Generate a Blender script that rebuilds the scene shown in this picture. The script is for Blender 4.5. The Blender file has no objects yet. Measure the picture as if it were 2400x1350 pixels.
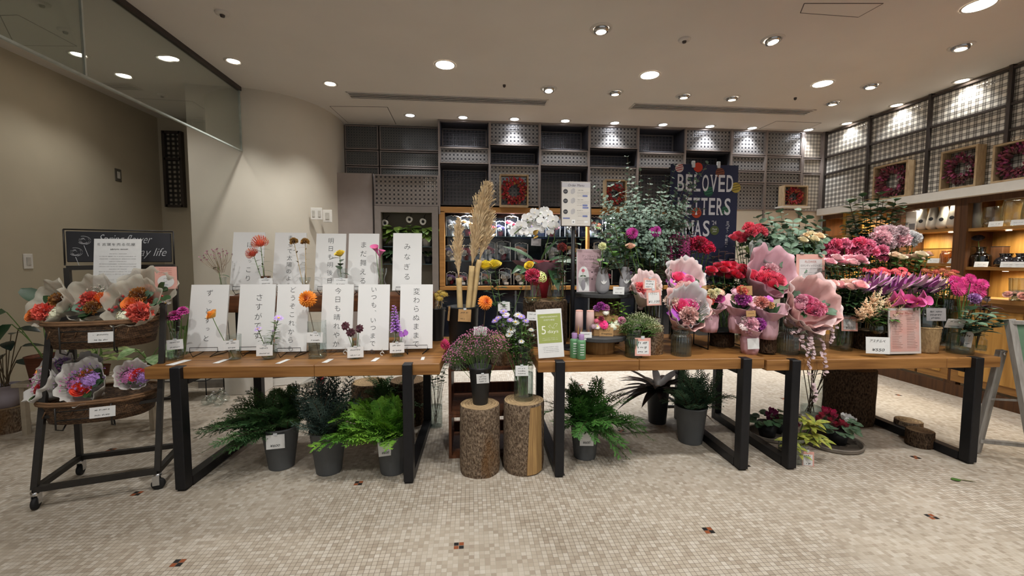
import bpy, math, random
import numpy as np
from mathutils import Vector, Matrix, Euler

# ------------------------------------------------------------------ scene, camera, world, exposure
SC = bpy.context.scene
COL = SC.collection
F, PIT, YAW, ROL, CH = 991.5, math.radians(3.78), math.radians(-5.47), math.radians(0.14), 1.40
_cy, _sy, _cp, _sp = math.cos(YAW), math.sin(YAW), math.cos(PIT), math.sin(PIT)
FW = Vector((-_sy*_cp, _cy*_cp, -_sp))
_r = Vector((_cy, _sy, 0)); _u = _r.cross(FW)
RT = math.cos(ROL)*_r + math.sin(ROL)*_u
UP = -math.sin(ROL)*_r + math.cos(ROL)*_u
CAM = Vector((0, 0, CH))
cd = bpy.data.cameras.new('camera'); cam = bpy.data.objects.new('camera', cd); COL.objects.link(cam)
cd.sensor_width = 36; cd.lens = 36*F/2400; cd.clip_start = .05
cam.matrix_world = Matrix(((RT.x, UP.x, -FW.x, 0), (RT.y, UP.y, -FW.y, 0), (RT.z, UP.z, -FW.z, CH), (0, 0, 0, 1)))
SC.camera = cam
vs = SC.view_settings
vs.view_transform = 'Standard'; vs.look = 'None'; vs.gamma = 1; vs.use_curve_mapping = False; vs.exposure = 0.68
SC.cycles.use_denoising = True; SC.cycles.use_adaptive_sampling = True; SC.cycles.adaptive_threshold = .02
SC.cycles.max_bounces = 7; SC.cycles.diffuse_bounces = 4; SC.cycles.glossy_bounces = 3
SC.cycles.transmission_bounces = 4; SC.cycles.transparent_max_bounces = 24
SC.cycles.caustics_reflective = False; SC.cycles.caustics_refractive = False
SC.cycles.sample_clamp_indirect = 4
wd = bpy.data.worlds.new('hall'); SC.world = wd; wd.use_nodes = True
WORLD_BG = wd.node_tree.nodes['Background']
WORLD_BG.inputs[0].default_value = (.97, .98, 1.0, 1); WORLD_BG.inputs[1].default_value = 0.30
SPOT_W = 48.0      # every recessed downlight
WARM = (1.0, .985, .94); COOL = (.93, .96, 1.0)

def ray(px, py): return FW + RT*((px-1200)/F) + UP*((675-py)/F)
def on(px, py, z):
    d = ray(px, py); return CAM + d*((z-CH)/d.z)
def at(px, py, y):
    d = ray(px, py); return CAM + d*(y/d.y)
def onb(px, py, z, dy):
    """point of plane z seen at (px,py), moved dy further back along the same photo column"""
    p = on(px, py, z); q = at(px, py, p.y+dy); return Vector((q.x, p.y+dy, z))
def ax(px, py, x):
    d = ray(px, py); return CAM + d*(x/d.x)
def mpp(p): return (Vector(p)-CAM).dot(FW)/F          # metres that one photo pixel spans at p

# ------------------------------------------------------------------ materials
def lin(h):
    if not isinstance(h, str): return tuple(h)
    h = h.lstrip('#'); c = [int(h[i:i+2], 16)/255 for i in (0, 2, 4)]
    return tuple(x/12.92 if x <= .04045 else ((x+.055)/1.055)**2.4 for x in c)
MATS = {}
def mth(nt, op, a, b=None, c=None):
    n = nt.nodes.new('ShaderNodeMath'); n.operation = op
    for i, v in enumerate((a, b, c)):
        if v is None: continue
        if isinstance(v, (int, float)): n.inputs[i].default_value = v
        else: nt.links.new(v, n.inputs[i])
    return n.outputs[0]
def mixc(nt, f, a, b):
    n = nt.nodes.new('ShaderNodeMix'); n.data_type = 'RGBA'
    for i, v in ((0, f), (6, a), (7, b)):
        if isinstance(v, (int, float)): n.inputs[i].default_value = v
        elif isinstance(v, tuple): n.inputs[i].default_value = (*v[:3], 1)
        else: nt.links.new(v, n.inputs[i])
    return n.outputs[2]
def noise(nt, sc, detail=3, vec=None, stretch=None):
    n = nt.nodes.new('ShaderNodeTexNoise'); n.inputs['Scale'].default_value = sc; n.inputs['Detail'].default_value = detail
    if vec is None:
        vec = nt.nodes.new('ShaderNodeTexCoord').outputs['Object']
    if stretch:
        m = nt.nodes.new('ShaderNodeMapping'); m.inputs['Scale'].default_value = stretch
        nt.links.new(vec, m.inputs['Vector']); vec = m.outputs[0]
    nt.links.new(vec, n.inputs['Vector']); return n.outputs['Fac']
def base(name):
    m = bpy.data.materials.new(name); m.use_nodes = True
    return m, m.node_tree, m.node_tree.nodes['Principled BSDF']
def mat(name, hexc=None, rough=.6, metal=0, var=.14, sc=18, bump=0, stretch=None, spec=.4, sheen=0, rnd=0, two=None, emit=0, sss=0):
    if name in MATS: return MATS[name]
    m, nt, b = base(name); c = lin(hexc)
    d = tuple(x*(1-var) for x in c); e = tuple(min(1, x*(1+var)) for x in c)
    if two: d = c; e = lin(two)
    f = noise(nt, sc, 3, stretch=stretch)
    f = mth(nt, 'MULTIPLY_ADD', f, 2.2, -.6)
    f = mth(nt, 'MINIMUM', mth(nt, 'MAXIMUM', f, 0.0), 1.0)
    col = mixc(nt, f, d, e)
    if rnd:
        oi = nt.nodes.new('ShaderNodeObjectInfo')
        h = nt.nodes.new('ShaderNodeHueSaturation'); nt.links.new(col, h.inputs['Color'])
        nt.links.new(mth(nt, 'MULTIPLY_ADD', oi.outputs['Random'], rnd*2, 1-rnd), h.inputs['Value']); col = h.outputs[0]
    nt.links.new(col, b.inputs['Base Color'])
    b.inputs['Roughness'].default_value = rough; b.inputs['Metallic'].default_value = metal
    b.inputs['Specular IOR Level'].default_value = spec
    if sheen: b.inputs['Sheen Weight'].default_value = sheen
    if sss: b.inputs['Subsurface Weight'].default_value = sss; b.inputs['Subsurface Radius'].default_value = (.01, .006, .004)
    if bump:
        bn = nt.nodes.new('ShaderNodeBump'); bn.inputs['Strength'].default_value = bump; bn.inputs['Distance'].default_value = .01
        nt.links.new(noise(nt, sc*2.5, 4, stretch=stretch), bn.inputs['Height']); nt.links.new(bn.outputs[0], b.inputs['Normal'])
    if emit: b.inputs['Emission Color'].default_value = (*c, 1); b.inputs['Emission Strength'].default_value = emit
    MATS[name] = m; return m
def glassmat(name, tint=(.93, .97, .96), refl=.09, edge=.5, rough=.03):
    """thin clear sheet: see-through with a mirror share that grows towards grazing"""
    if name in MATS: return MATS[name]
    m, nt, b = base(name); nt.nodes.remove(b)
    tr = nt.nodes.new('ShaderNodeBsdfTransparent')
    gl = nt.nodes.new('ShaderNodeBsdfGlossy'); gl.inputs['Roughness'].default_value = rough
    gl.inputs['Color'].default_value = (.9, .95, .95, 1)
    lw = nt.nodes.new('ShaderNodeLayerWeight'); lw.inputs[0].default_value = .35
    f = mth(nt, 'MULTIPLY_ADD', lw.outputs['Facing'], edge-refl, refl)
    nz = noise(nt, 4, 1)
    tc = mixc(nt, mth(nt, 'MULTIPLY', lw.outputs['Facing'], mth(nt, 'MULTIPLY_ADD', nz, .1, .9)), tint, tuple(x*.72 for x in tint))
    nt.links.new(tc, tr.inputs[0])
    mx = nt.nodes.new('ShaderNodeMixShader'); nt.links.new(f, mx.inputs[0]); nt.links.new(tr.outputs[0], mx.inputs[1]); nt.links.new(gl.outputs[0], mx.inputs[2])
    nt.links.new(mx.outputs[0], nt.nodes['Material Output'].inputs[0])
    MATS[name] = m; return m
def veilmat(name, hexc, alpha=.5):
    """translucent tissue or mesh wrap"""
    if name in MATS: return MATS[name]
    m, nt, b = base(name); c = lin(hexc)
    b.inputs['Roughness'].default_value = .7
    f = noise(nt, 60, 2); nt.links.new(mixc(nt, f, tuple(x*.9 for x in c), c), b.inputs['Base Color'])
    b.inputs['Alpha'].default_value = alpha
    b.inputs['Transmission Weight'].default_value = 0
    MATS[name] = m; return m
def woodmat(name, c1, c2, sc=3, axis=0, rough=.5, bump=.15, ring=0, grain=1):
    if name in MATS: return MATS[name]
    m, nt, b = base(name)
    st = [14.0, 14.0, 14.0]; st[axis] = .9
    f1 = noise(nt, sc, 5, stretch=tuple(st)); f2 = noise(nt, sc*.6, 2, stretch=tuple(st))
    f = mth(nt, 'MULTIPLY_ADD', f1, 1.8, -.45); f = mth(nt, 'ADD', f, mth(nt, 'MULTIPLY_ADD', f2, .8, -.4))
    f = mth(nt, 'MINIMUM', mth(nt, 'MAXIMUM', f, 0.0), 1.0)
    nt.links.new(mixc(nt, f, lin(c1), lin(c2)), b.inputs['Base Color'])
    b.inputs['Roughness'].default_value = rough; b.inputs['Specular IOR Level'].default_value = .35
    bn = nt.nodes.new('ShaderNodeBump'); bn.inputs['Strength'].default_value = bump; bn.inputs['Distance'].default_value = .005
    nt.links.new(f1, bn.inputs['Height']); nt.links.new(bn.outputs[0], b.inputs['Normal'])
    MATS[name] = m; return m

# ------------------------------------------------------------------ mesh builder
def rotz(a): return Matrix.Rotation(a, 4, 'Z')
def basis_to(d, up=Vector((0, 0, 1))):
    """matrix whose z axis looks along d"""
    d = Vector(d).normalized(); up = Vector(up)
    x = up.cross(d)
    if x.length < 1e-4: x = Vector((1, 0, 0)).cross(d)
    if x.length < 1e-4: x = Vector((0, 1, 0)).cross(d)
    x.normalize(); y = d.cross(x)
    return Matrix(((x.x, y.x, d.x, 0), (x.y, y.y, d.y, 0), (x.z, y.z, d.z, 0), (0, 0, 0, 1)))
class MB:
    def __init__(s): s.v = []; s.f = []; s.mi = []; s.sm = []; s.mats = []
    def slot(s, m):
        if m not in s.mats: s.mats.append(m)
        return s.mats.index(m)
    def add(s, vs_, fs, m, smooth=True, M=None):
        o = len(s.v); k = s.slot(m)
        if M is not None: vs_ = [tuple(M @ Vector(p)) for p in vs_]
        s.v.extend([tuple(p) for p in vs_])
        for f in fs:
            s.f.append(tuple(i+o for i in f)); s.mi.append(k); s.sm.append(smooth)
        return s
    def merge(s, other, M=None, scale=None):
        o = len(s.v)
        s.v.extend([tuple(M @ Vector(p)) for p in other.v] if M is not None else other.v)
        for f, mi, sm in zip(other.f, other.mi, other.sm):
            s.f.append(tuple(i+o for i in f)); s.mi.append(s.slot(other.mats[mi])); s.sm.append(sm)
        return s
    def box(s, c, d, m, R=None, bev=0):
        x, y, z = d[0]/2, d[1]/2, d[2]/2
        if bev:
            b = min(bev, x*.9, y*.9, z*.9); vv = []; idx = {}
            for sx in (-1, 1):
                for sy in (-1, 1):
                    for sz in (-1, 1):
                        for a in range(3):
                            q = [sx*(x-b), sy*(y-b), sz*(z-b)]; q[a] = (sx*x, sy*y, sz*z)[a]
                            idx[(sx, sy, sz, a)] = len(vv); vv.append(q)
            ff = []
            S = (-1, 1)
            for a in range(3):
                p, q = [i for i in range(3) if i != a]
                for sg in S:
                    def key(u, w, ax_):
                        t = [0, 0, 0]; t[a] = sg; t[p] = u; t[q] = w; return idx[(*t, ax_)]
                    loop = [key(-1, -1, a), key(1, -1, a), key(1, 1, a), key(-1, 1, a)]
                    if (sg > 0) == (a == 1): loop.reverse()
                    ff.append(loop)
            for a in range(3):
                p, q = [i for i in range(3) if i != a]
                for sp_ in S:
                    for sq in S:
                        def key(sa, ax_):
                            t = [0, 0, 0]; t[a] = sa; t[p] = sp_; t[q] = sq; return idx[(*t, ax_)]
                        ff.append([key(-1, p), key(1, p), key(1, q), key(-1, q)])
            for sx in S:
                for sy in S:
                    for sz in S: ff.append([idx[(sx, sy, sz, 0)], idx[(sx, sy, sz, 1)], idx[(sx, sy, sz, 2)]])
        else:
            vv = [(sx*x, sy*y, sz*z) for sx in (-1, 1) for sy in (-1, 1) for sz in (-1, 1)]
            ff = [(0, 1, 3, 2), (4, 6, 7, 5), (0, 4, 5, 1), (2, 3, 7, 6), (0, 2, 6, 4), (1, 5, 7, 3)]
        M = Matrix.Translation(c) @ (R.to_4x4() if R is not None else Matrix.Identity(4))
        return s.add(vv, ff, m, False, M)
    def bar(s, a, b, w, m, h=None, up=(0, 0, 1)):
        a, b = Vector(a), Vector(b); M = Matrix.Translation((a+b)/2) @ basis_to(b-a, up)
        L = (b-a).length; h = h or w
        x, y, z = w/2, h/2, L/2
        vv = [(sx*x, sy*y, sz*z) for sx in (-1, 1) for sy in (-1, 1) for sz in (-1, 1)]
        return s.add(vv, [(0, 1, 3, 2), (4, 6, 7, 5), (0, 4, 5, 1), (2, 3, 7, 6), (0, 2, 6, 4), (1, 5, 7, 3)], m, False, M)
    def tube(s, pts, r, m, n=6, cap=True):
        pts = [Vector(p) for p in pts]; k = len(pts)
        rs = r if isinstance(r, (list, tuple)) else [r]*k
        vv = []; ff = []; ref = Vector((.3, .2, 1)).normalized()
        for i, p in enumerate(pts):
            t = (pts[min(i+1, k-1)]-pts[max(i-1, 0)])
            if t.length < 1e-9: t = Vector((0, 0, 1))
            t.normalize(); x = ref.cross(t)
            if x.length < .05: x = Vector((1, 0, 0)).cross(t)
            x.normalize(); y = t.cross(x)
            for j in range(n):
                a = 2*math.pi*j/n; vv.append(p+(x*math.cos(a)+y*math.sin(a))*rs[i])
        for i in range(k-1):
            for j in range(n):
                j2 = (j+1) % n; ff.append((i*n+j, i*n+j2, (i+1)*n+j2, (i+1)*n+j))
        if cap: ff.append(tuple(range(n-1, -1, -1))); ff.append(tuple(range((k-1)*n, k*n)))
        return s.add(vv, ff, m)
    def lathe(s, prof, m, n=28, M=None, wob=None, smooth=True, close=False):
        vv = []; ff = []; k = len(prof)
        for i, (r, z) in enumerate(prof):
            for j in range(n):
                a = 2*math.pi*j/n; q = r*(wob(a, z) if wob else 1)
                vv.append((q*math.cos(a), q*math.sin(a), z))
        for i in range(k-1):
            for j in range(n):
                j2 = (j+1) % n; ff.append((i*n+j, i*n+j2, (i+1)*n+j2, (i+1)*n+j))
        return s.add(vv, ff, m, smooth, M)
    def disc(s, r, z, m, n=24, M=None, flip=False):
        vv = [(r*math.cos(2*math.pi*j/n), r*math.sin(2*math.pi*j/n), z) for j in range(n)]
        f = tuple(range(n)); return s.add(vv, [f[::-1] if flip else f], m, False, M)
    def grid(s, fn, nu, nv, m, smooth=True, M=None, wrap=False):
        vv = [fn(i/nu, j/nv) for j in range(nv+1) for i in range(nu if wrap else nu+1)]
        w = nu if wrap else nu+1
        ff = [(j*w+i, j*w+(i+1) % w, (j+1)*w+(i+1) % w, (j+1)*w+i) for j in range(nv) for i in range(nu)]
        return s.add(vv, ff, m, smooth, M)
    def leaf(s, p, d, up, L, W, m, bend=.25, fold=.12, n=4, kind='leaf'):
        d = Vector(d).normalized(); up = Vector(up); x = d.cross(up)
        if x.length < 1e-3: x = d.cross(Vector((1, .3, 0)))
        x.normalize(); u2 = x.cross(d); p = Vector(p); vv = []; ff = []
        for i in range(n+1):
            t = i/n
            if kind == 'leaf': w = (math.sin(math.pi*t**.8)**.8)*(1-.12*t)
            elif kind == 'round': w = math.sqrt(max(0, 1-(2*t-1)**2))
            elif kind == 'strap': w = (1-t**3)*min(1, .45+2*t)
            elif kind == 'petal': w = min(1, .25+1.1*t**.8) if t < .75 else max(.12, 1-((t-.75)/.25)**2*.85)
            else: w = 1-t*.9
            c = p + d*(L*t) - u2*(bend*L*t*t)
            wv = x*(w*W/2); fz = u2*(fold*w*W)
            vv += [c-wv+fz, c, c+wv+fz]
        for i in range(n):
            a = 3*i; ff += [(a, a+1, a+4, a+3), (a+1, a+2, a+5, a+4)]
        return s.add(vv, ff, m)
    def build(s, name, parent=None, M=None, solid=0, bevel=0, sub=0):
        me = bpy.data.meshes.new(name); me.from_pydata(s.v, [], s.f)
        for m in s.mats: me.materials.append(m)
        me.polygons.foreach_set('material_index', s.mi); me.polygons.foreach_set('use_smooth', s.sm); me.update()
        return put(me, name, parent, M, solid, bevel, sub)
    def mesh(s, name):
        me = bpy.data.meshes.new(name); me.from_pydata(s.v, [], s.f)
        for m in s.mats: me.materials.append(m)
        me.polygons.foreach_set('material_index', s.mi); me.polygons.foreach_set('use_smooth', s.sm); me.update()
        return me
def put(me, name, parent=None, M=None, solid=0, bevel=0, sub=0):
    o = bpy.data.objects.new(name, me); COL.objects.link(o)
    if parent is not None: o.parent = parent
    if M is not None: o.matrix_local = M
    if bevel: b = o.modifiers.new('bev', 'BEVEL'); b.width = bevel; b.segments = 2; b.limit_method = 'ANGLE'
    if solid: b = o.modifiers.new('sol', 'SOLIDIFY'); b.thickness = solid; b.offset = 0
    return o
def thing(name, label, cat, loc=(0, 0, 0), rz=0, group=None, sc=None):
    o = bpy.data.objects.new(name, None); COL.objects.link(o); o.location = loc; o.rotation_euler = (0, 0, rz)
    o.empty_display_size = .05
    if sc: o.scale = (sc, sc, sc)
    return tag(o, label, cat, group)
def tag(o, label, cat, group=None):
    o['label'] = label; o['category'] = cat
    if group: o['group'] = group
    return o
def struct(o): o['kind'] = 'structure'; return o
def dup(root, loc, rz=None, label=None, group=None, sc=None):
    r = root.copy(); COL.objects.link(r); r.location = loc
    if rz is not None: r.rotation_euler = (0, 0, rz)
    if sc: r.scale = (sc, sc, sc)
    if label: r['label'] = label
    if group: r['group'] = group
    for ch in root.children:
        c = ch.copy(); COL.objects.link(c); c.parent = r
        for g in ch.children:
            q = g.copy(); COL.objects.link(q); q.parent = c
    return r
RNG = random.Random(7)
def U(a, b): return RNG.uniform(a, b)

# ------------------------------------------------------------------ lettering (flat glyph meshes)
_TXT = {}
def glyphs(body, thin=0):
    k = (body, thin)
    if k in _TXT: return _TXT[k]
    c = bpy.data.curves.new('lettering', 'FONT'); c.body = body; c.size = 1; c.resolution_u = 3; c.offset = thin
    o = bpy.data.objects.new('lettering', c); COL.objects.link(o)
    dg = bpy.context.evaluated_depsgraph_get(); e = o.evaluated_get(dg); me = e.to_mesh()
    vv = [tuple(v.co) for v in me.vertices]; ff = [tuple(p.vertices) for p in me.polygons]
    e.to_mesh_clear(); bpy.data.objects.remove(o); bpy.data.curves.remove(c)
    if vv:
        x0 = min(v[0] for v in vv); x1 = max(v[0] for v in vv); y0 = min(v[1] for v in vv); y1 = max(v[1] for v in vv)
    else: x0 = x1 = y0 = y1 = 0
    _TXT[k] = (vv, ff, (x0, x1, y0, y1)); return _TXT[k]
def text(mb, body, c, h, m, M, w=None, shear=0, thin=0, z=.0012, align='C', ref=None):
    """flat lettering centred at c=(x,y) of the plane M (x to the viewer's right, y up, z towards the viewer); h = cap height"""
    vv, ff, (x0, x1, y0, y1) = glyphs(body, thin)
    if not vv: return
    s = h/((y1-y0) if ref is None else ref); sx = s if w is None else w/(x1-x0)
    cx = {'C': (x0+x1)/2, 'L': x0, 'R': x1}[align]; cyy = (y0+y1)/2
    q = [((a-cx)*sx+shear*(b-cyy)*s+c[0], (b-cyy)*s+c[1], z) for a, b, _ in vv]
    mb.add(q, ff, m, False, M)
def vtext(mb, body, c, top, step, h, m, M, slant=0, thin=-.012):
    for i, ch in enumerate(body):
        if ch == ' ': continue
        x = c; y = top-step*i
        if ch in '、。': text(mb, ch, (x+h*.35, y+h*.3), h*.22, m, M, thin=thin); continue
        small = .68 if ch in 'っゃゅょ' else 1
        text(mb, ch, (x+(h*.1 if small < 1 else 0), y), h, m, M, thin=thin, ref=.86/small if False else .9/small)
def scribble(mb, x0, x1, y, h, m, M, rnd=None, z=.0012):
    """a line of writing too small to read: short strokes"""
    r = rnd or RNG; x = x0
    while x < x1-h*.3:
        w = h*r.uniform(.25, .6)
        if r.random() > .14:
            a = h*r.uniform(.3, 1); yy = y+h*r.uniform(-.12, .12); t = max(h*.16, .0005)
            mb.add([(x, yy-a/2, z), (x+t, yy-a/2, z), (x+w*.5+t, yy+a/2, z), (x+w*.5, yy+a/2, z)], [(0, 1, 2, 3)], m, False, M)
            mb.add([(x, yy, z), (x+w, yy+a*.1, z), (x+w, yy+a*.1+t, z), (x, yy+t, z)], [(0, 1, 2, 3)], m, False, M)
        x += w*1.25
def line(mb, x0, x1, y, t, m, M, z=.0012): quad(mb, x0, x1, y-t/2, y+t/2, m, M, z)
def quad(mb, x0, x1, y0, y1, m, M, z=.001): mb.add([(x0, y0, z), (x1, y0, z), (x1, y1, z), (x0, y1, z)], [(0, 1, 2, 3)], m, False, M)
def circ(mb, x, y, r, m, M, z=.001, n=20, ry=None):
    mb.add([(x+r*math.cos(2*math.pi*i/n), y+(ry or r)*math.sin(2*math.pi*i/n), z) for i in range(n)], [tuple(range(n))], m, False, M)
def board_frame(lean=0, yaw=0, base=(0, 0, 0)):
    """plane for an upright sheet facing the viewer (-y): local x right, local y up, z out of the sheet; leans back by lean"""
    return Matrix.Translation(base) @ Matrix.Rotation(yaw, 4, 'Z') @ Matrix.Rotation(math.pi/2-lean, 4, 'X')
# ------------------------------------------------------------------ the room shell
ZC, XR, YB, XL, TZ = 3.22, 5.02, 5.70, -4.03, .755
S = CH/1.0865; TILE = S/52

def floor_material():
    m, nt, b = base('mosaic')
    tc = nt.nodes.new('ShaderNodeTexCoord'); sp = nt.nodes.new('ShaderNodeSeparateXYZ'); nt.links.new(tc.outputs['Object'], sp.inputs[0])
    wv = noise(nt, 2.2, 2)
    u = mth(nt, 'DIVIDE', mth(nt, 'ADD', sp.outputs[0], 1.052*S+52*TILE*8), TILE)
    v = mth(nt, 'DIVIDE', mth(nt, 'ADD', sp.outputs[1], -1.556*S+52*TILE*8), TILE)
    w2 = mth(nt, 'MULTIPLY_ADD', wv, .5, -.25)
    cu = mth(nt, 'FLOOR', u); cv = mth(nt, 'FLOOR', v)
    cmb = nt.nodes.new('ShaderNodeCombineXYZ'); nt.links.new(cu, cmb.inputs[0]); nt.links.new(cv, cmb.inputs[1])
    wn = nt.nodes.new('ShaderNodeTexWhiteNoise'); wn.noise_dimensions = '2D'; nt.links.new(cmb.outputs[0], wn.inputs['Vector'])
    big = noise(nt, 1.1, 4); big = mth(nt, 'MULTIPLY_ADD', big, 1.6, -.3)
    r = nt.nodes.new('ShaderNodeValToRGB'); el = r.color_ramp.elements
    el[0].position = 0; el[0].color = (*lin('#96897a'), 1); el[1].position = 1; el[1].color = (*lin('#cfc9bf'), 1)
    for p, h in ((.22, '#aa9f90'), (.55, '#b7ad9f'), (.86, '#c2baae')):
        e = el.new(p); e.color = (*lin(h), 1)
    nt.links.new(mth(nt, 'ADD', mth(nt, 'MULTIPLY', wn.outputs['Value'], .86), mth(nt, 'MULTIPLY', big, .14)), r.inputs[0])
    col = mixc(nt, mth(nt, 'MULTIPLY', noise(nt, 60, 3), .35), r.outputs[0], lin('#a89a88'))
    def accent(du, dv):
        a = mth(nt, 'LESS_THAN', mth(nt, 'MODULO', mth(nt, 'ADD', cu, du), 52.0), 1.5)
        c = mth(nt, 'LESS_THAN', mth(nt, 'MODULO', mth(nt, 'ADD', cv, dv), 52.0), 1.5)
        return mth(nt, 'MULTIPLY', a, c)
    acc = mth(nt, 'MAXIMUM', accent(1.0, 1.0), accent(27.0, 27.0))
    par = mth(nt, 'MODULO', mth(nt, 'ADD', cu, cv), 2.0)
    acol = mixc(nt, mth(nt, 'GREATER_THAN', par, .5), lin('#8a4a2a'), lin('#1d1b1c'))
    col = mixc(nt, acc, col, acol)
    fu = mth(nt, 'ABSOLUTE', mth(nt, 'SUBTRACT', mth(nt, 'FRACT', u), .5)); fv = mth(nt, 'ABSOLUTE', mth(nt, 'SUBTRACT', mth(nt, 'FRACT', v), .5))
    mx = mth(nt, 'MAXIMUM', fu, fv)
    g = mth(nt, 'MULTIPLY', mth(nt, 'SUBTRACT', mx, .445), 34.0); g = mth(nt, 'MINIMUM', mth(nt, 'MAXIMUM', g, 0.0), 1.0)
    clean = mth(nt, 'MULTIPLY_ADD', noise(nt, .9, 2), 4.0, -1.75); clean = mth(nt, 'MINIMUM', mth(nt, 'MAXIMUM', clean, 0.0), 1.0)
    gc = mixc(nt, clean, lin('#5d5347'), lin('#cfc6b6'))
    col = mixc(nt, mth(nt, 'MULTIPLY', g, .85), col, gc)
    nt.links.new(col, b.inputs['Base Color'])
    nt.links.new(mth(nt, 'MULTIPLY_ADD', noise(nt, 7, 3), .3, .34), b.inputs['Roughness'])
    b.inputs['Specular IOR Level'].default_value = .35
    bn = nt.nodes.new('ShaderNodeBump'); bn.inputs['Strength'].default_value = .35; bn.inputs['Distance'].default_value = .003
    nt.links.new(mth(nt, 'ADD', mth(nt, 'MULTIPLY', g, -1.0), mth(nt, 'MULTIPLY', wn.outputs['Value'], .5)), bn.inputs['Height']); nt.links.new(bn.outputs[0], b.inputs['Normal'])
    return m
def lattice_material(name, c_gap, c_band, c_cross, pitch=.05, gap=.5, axis=(0, 2), rough=.12, off=(0, 0), double=False):
    """glass pane over a woven band lattice: gaps, bands and crossings"""
    m, nt, b = base(name)
    tc = nt.nodes.new('ShaderNodeTexCoord'); sp = nt.nodes.new('ShaderNodeSeparateXYZ'); nt.links.new(tc.outputs['Object'], sp.inputs[0])
    fs = []
    for k in (0, 1):
        u = mth(nt, 'DIVIDE', mth(nt, 'ADD', sp.outputs[axis[k]], 20+off[k]), pitch)
        fs.append(mth(nt, 'ABSOLUTE', mth(nt, 'SUBTRACT', mth(nt, 'FRACT', u), .5)))
    bands = [mth(nt, 'GREATER_THAN', f, gap/2) for f in fs]
    if double:
        bands2 = [mth(nt, 'MULTIPLY', mth(nt, 'GREATER_THAN', f, .43), 1.0) for f in fs]
        bands = [mth(nt, 'SUBTRACT', a, mth(nt, 'MULTIPLY', c, .45)) for a, c in zip(bands, bands2)]
    both = mth(nt, 'MULTIPLY', bands[0], bands[1]); any_ = mth(nt, 'MAXIMUM', bands[0], bands[1])
    col = mixc(nt, any_, lin(c_gap), lin(c_band)); col = mixc(nt, both, col, lin(c_cross))
    nt.links.new(col, b.inputs['Base Color'])
    b.inputs['Roughness'].default_value = .5; b.inputs['Specular IOR Level'].default_value = .3
    b.inputs['Coat Weight'].default_value = .8; b.inputs['Coat Roughness'].default_value = rough
    bn = nt.nodes.new('ShaderNodeBump'); bn.inputs['Strength'].default_value = .25; bn.inputs['Distance'].default_value = .004
    w = mth(nt, 'ADD', mth(nt, 'SINE', mth(nt, 'MULTIPLY', sp.outputs[axis[0]], 2*math.pi/pitch*2)), mth(nt, 'SINE', mth(nt, 'MULTIPLY', sp.outputs[axis[1]], 2*math.pi/pitch*2)))
    nt.links.new(w, bn.inputs['Height']); nt.links.new(bn.outputs[0], b.inputs['Coat Normal'])
    return m
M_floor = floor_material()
M_ceil = mat('ceiling_paint', '#dad3cb', .9, var=.03, sc=2)
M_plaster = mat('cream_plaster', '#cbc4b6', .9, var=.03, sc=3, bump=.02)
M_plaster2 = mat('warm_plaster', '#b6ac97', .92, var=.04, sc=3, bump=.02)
M_dark = mat('dark_void', '#16161a', .6, var=.2)
M_taupe = mat('taupe_metal', '#8d827c', .45, .4, var=.05)
M_taupe2 = mat('taupe_laminate', '#9b908b', .6, var=.06, sc=8)
M_darkmetal = mat('dark_bronze', '#4a4340', .45, .5, var=.08)
M_white = mat('white_paint', '#d9d5ce', .6, var=.03)
M_black = mat('black_steel', '#1d1d20', .45, .3, var=.12, sc=30)
M_emit = mat('lamp_glow', '#fff3e2', .5, emit=14)
M_emitc = mat('lamp_glow_cool', '#f2f6ff', .5, emit=16)
M_trim = mat('lamp_trim', '#cfc8c0', .4, var=.03)
M_chrome = mat('chrome', '#c8c8c8', .2, .95, var=.05)

def slab(name, c, d, m, parent=None):
    return MB().box(c, d, m).build(name, parent)
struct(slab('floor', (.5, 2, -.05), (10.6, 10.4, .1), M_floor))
struct(slab('ceiling', (.5, 2.3, ZC+.05), (10.6, 9.8, .1), M_ceil))
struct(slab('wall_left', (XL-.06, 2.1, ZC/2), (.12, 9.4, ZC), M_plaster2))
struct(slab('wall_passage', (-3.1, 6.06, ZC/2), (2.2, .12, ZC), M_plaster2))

# curved cream wall between the passage and the back wall
mb = MB()
plan = [(-2.96, 6.0), (-2.96, 4.83), (-2.42, 4.87)]
P0, P1, P2 = (-2.42, 4.87), (-1.75, 5.02), (-1.70, 5.80)
for i in range(1, 13):
    t = i/12; plan.append(tuple((1-t)**2*a+2*t*(1-t)*b_+t*t*c for a, b_, c in zip(P0, P1, P2)))
plan.append((-1.70, 6.0))
n = len(plan)
mb.add([(x, y, 0) for x, y in plan]+[(x, y, ZC) for x, y in plan], [(i, i+1, n+i+1, n+i) for i in range(n-1)], M_plaster, True)
w = mb.build('wall_left_curved'); struct(w)
es = w.modifiers.new('edges', 'EDGE_SPLIT'); es.split_angle = math.radians(40)
mb = MB()
for a, c in zip(plan[1:-1], plan[2:]):
    mb.bar((a[0], a[1]-.006, .045), (c[0], c[1]-.006, .045), .012, mat('grey_skirting', '#7b746c', .6), h=.09)
struct(mb.build('baseboard_left'))

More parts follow.
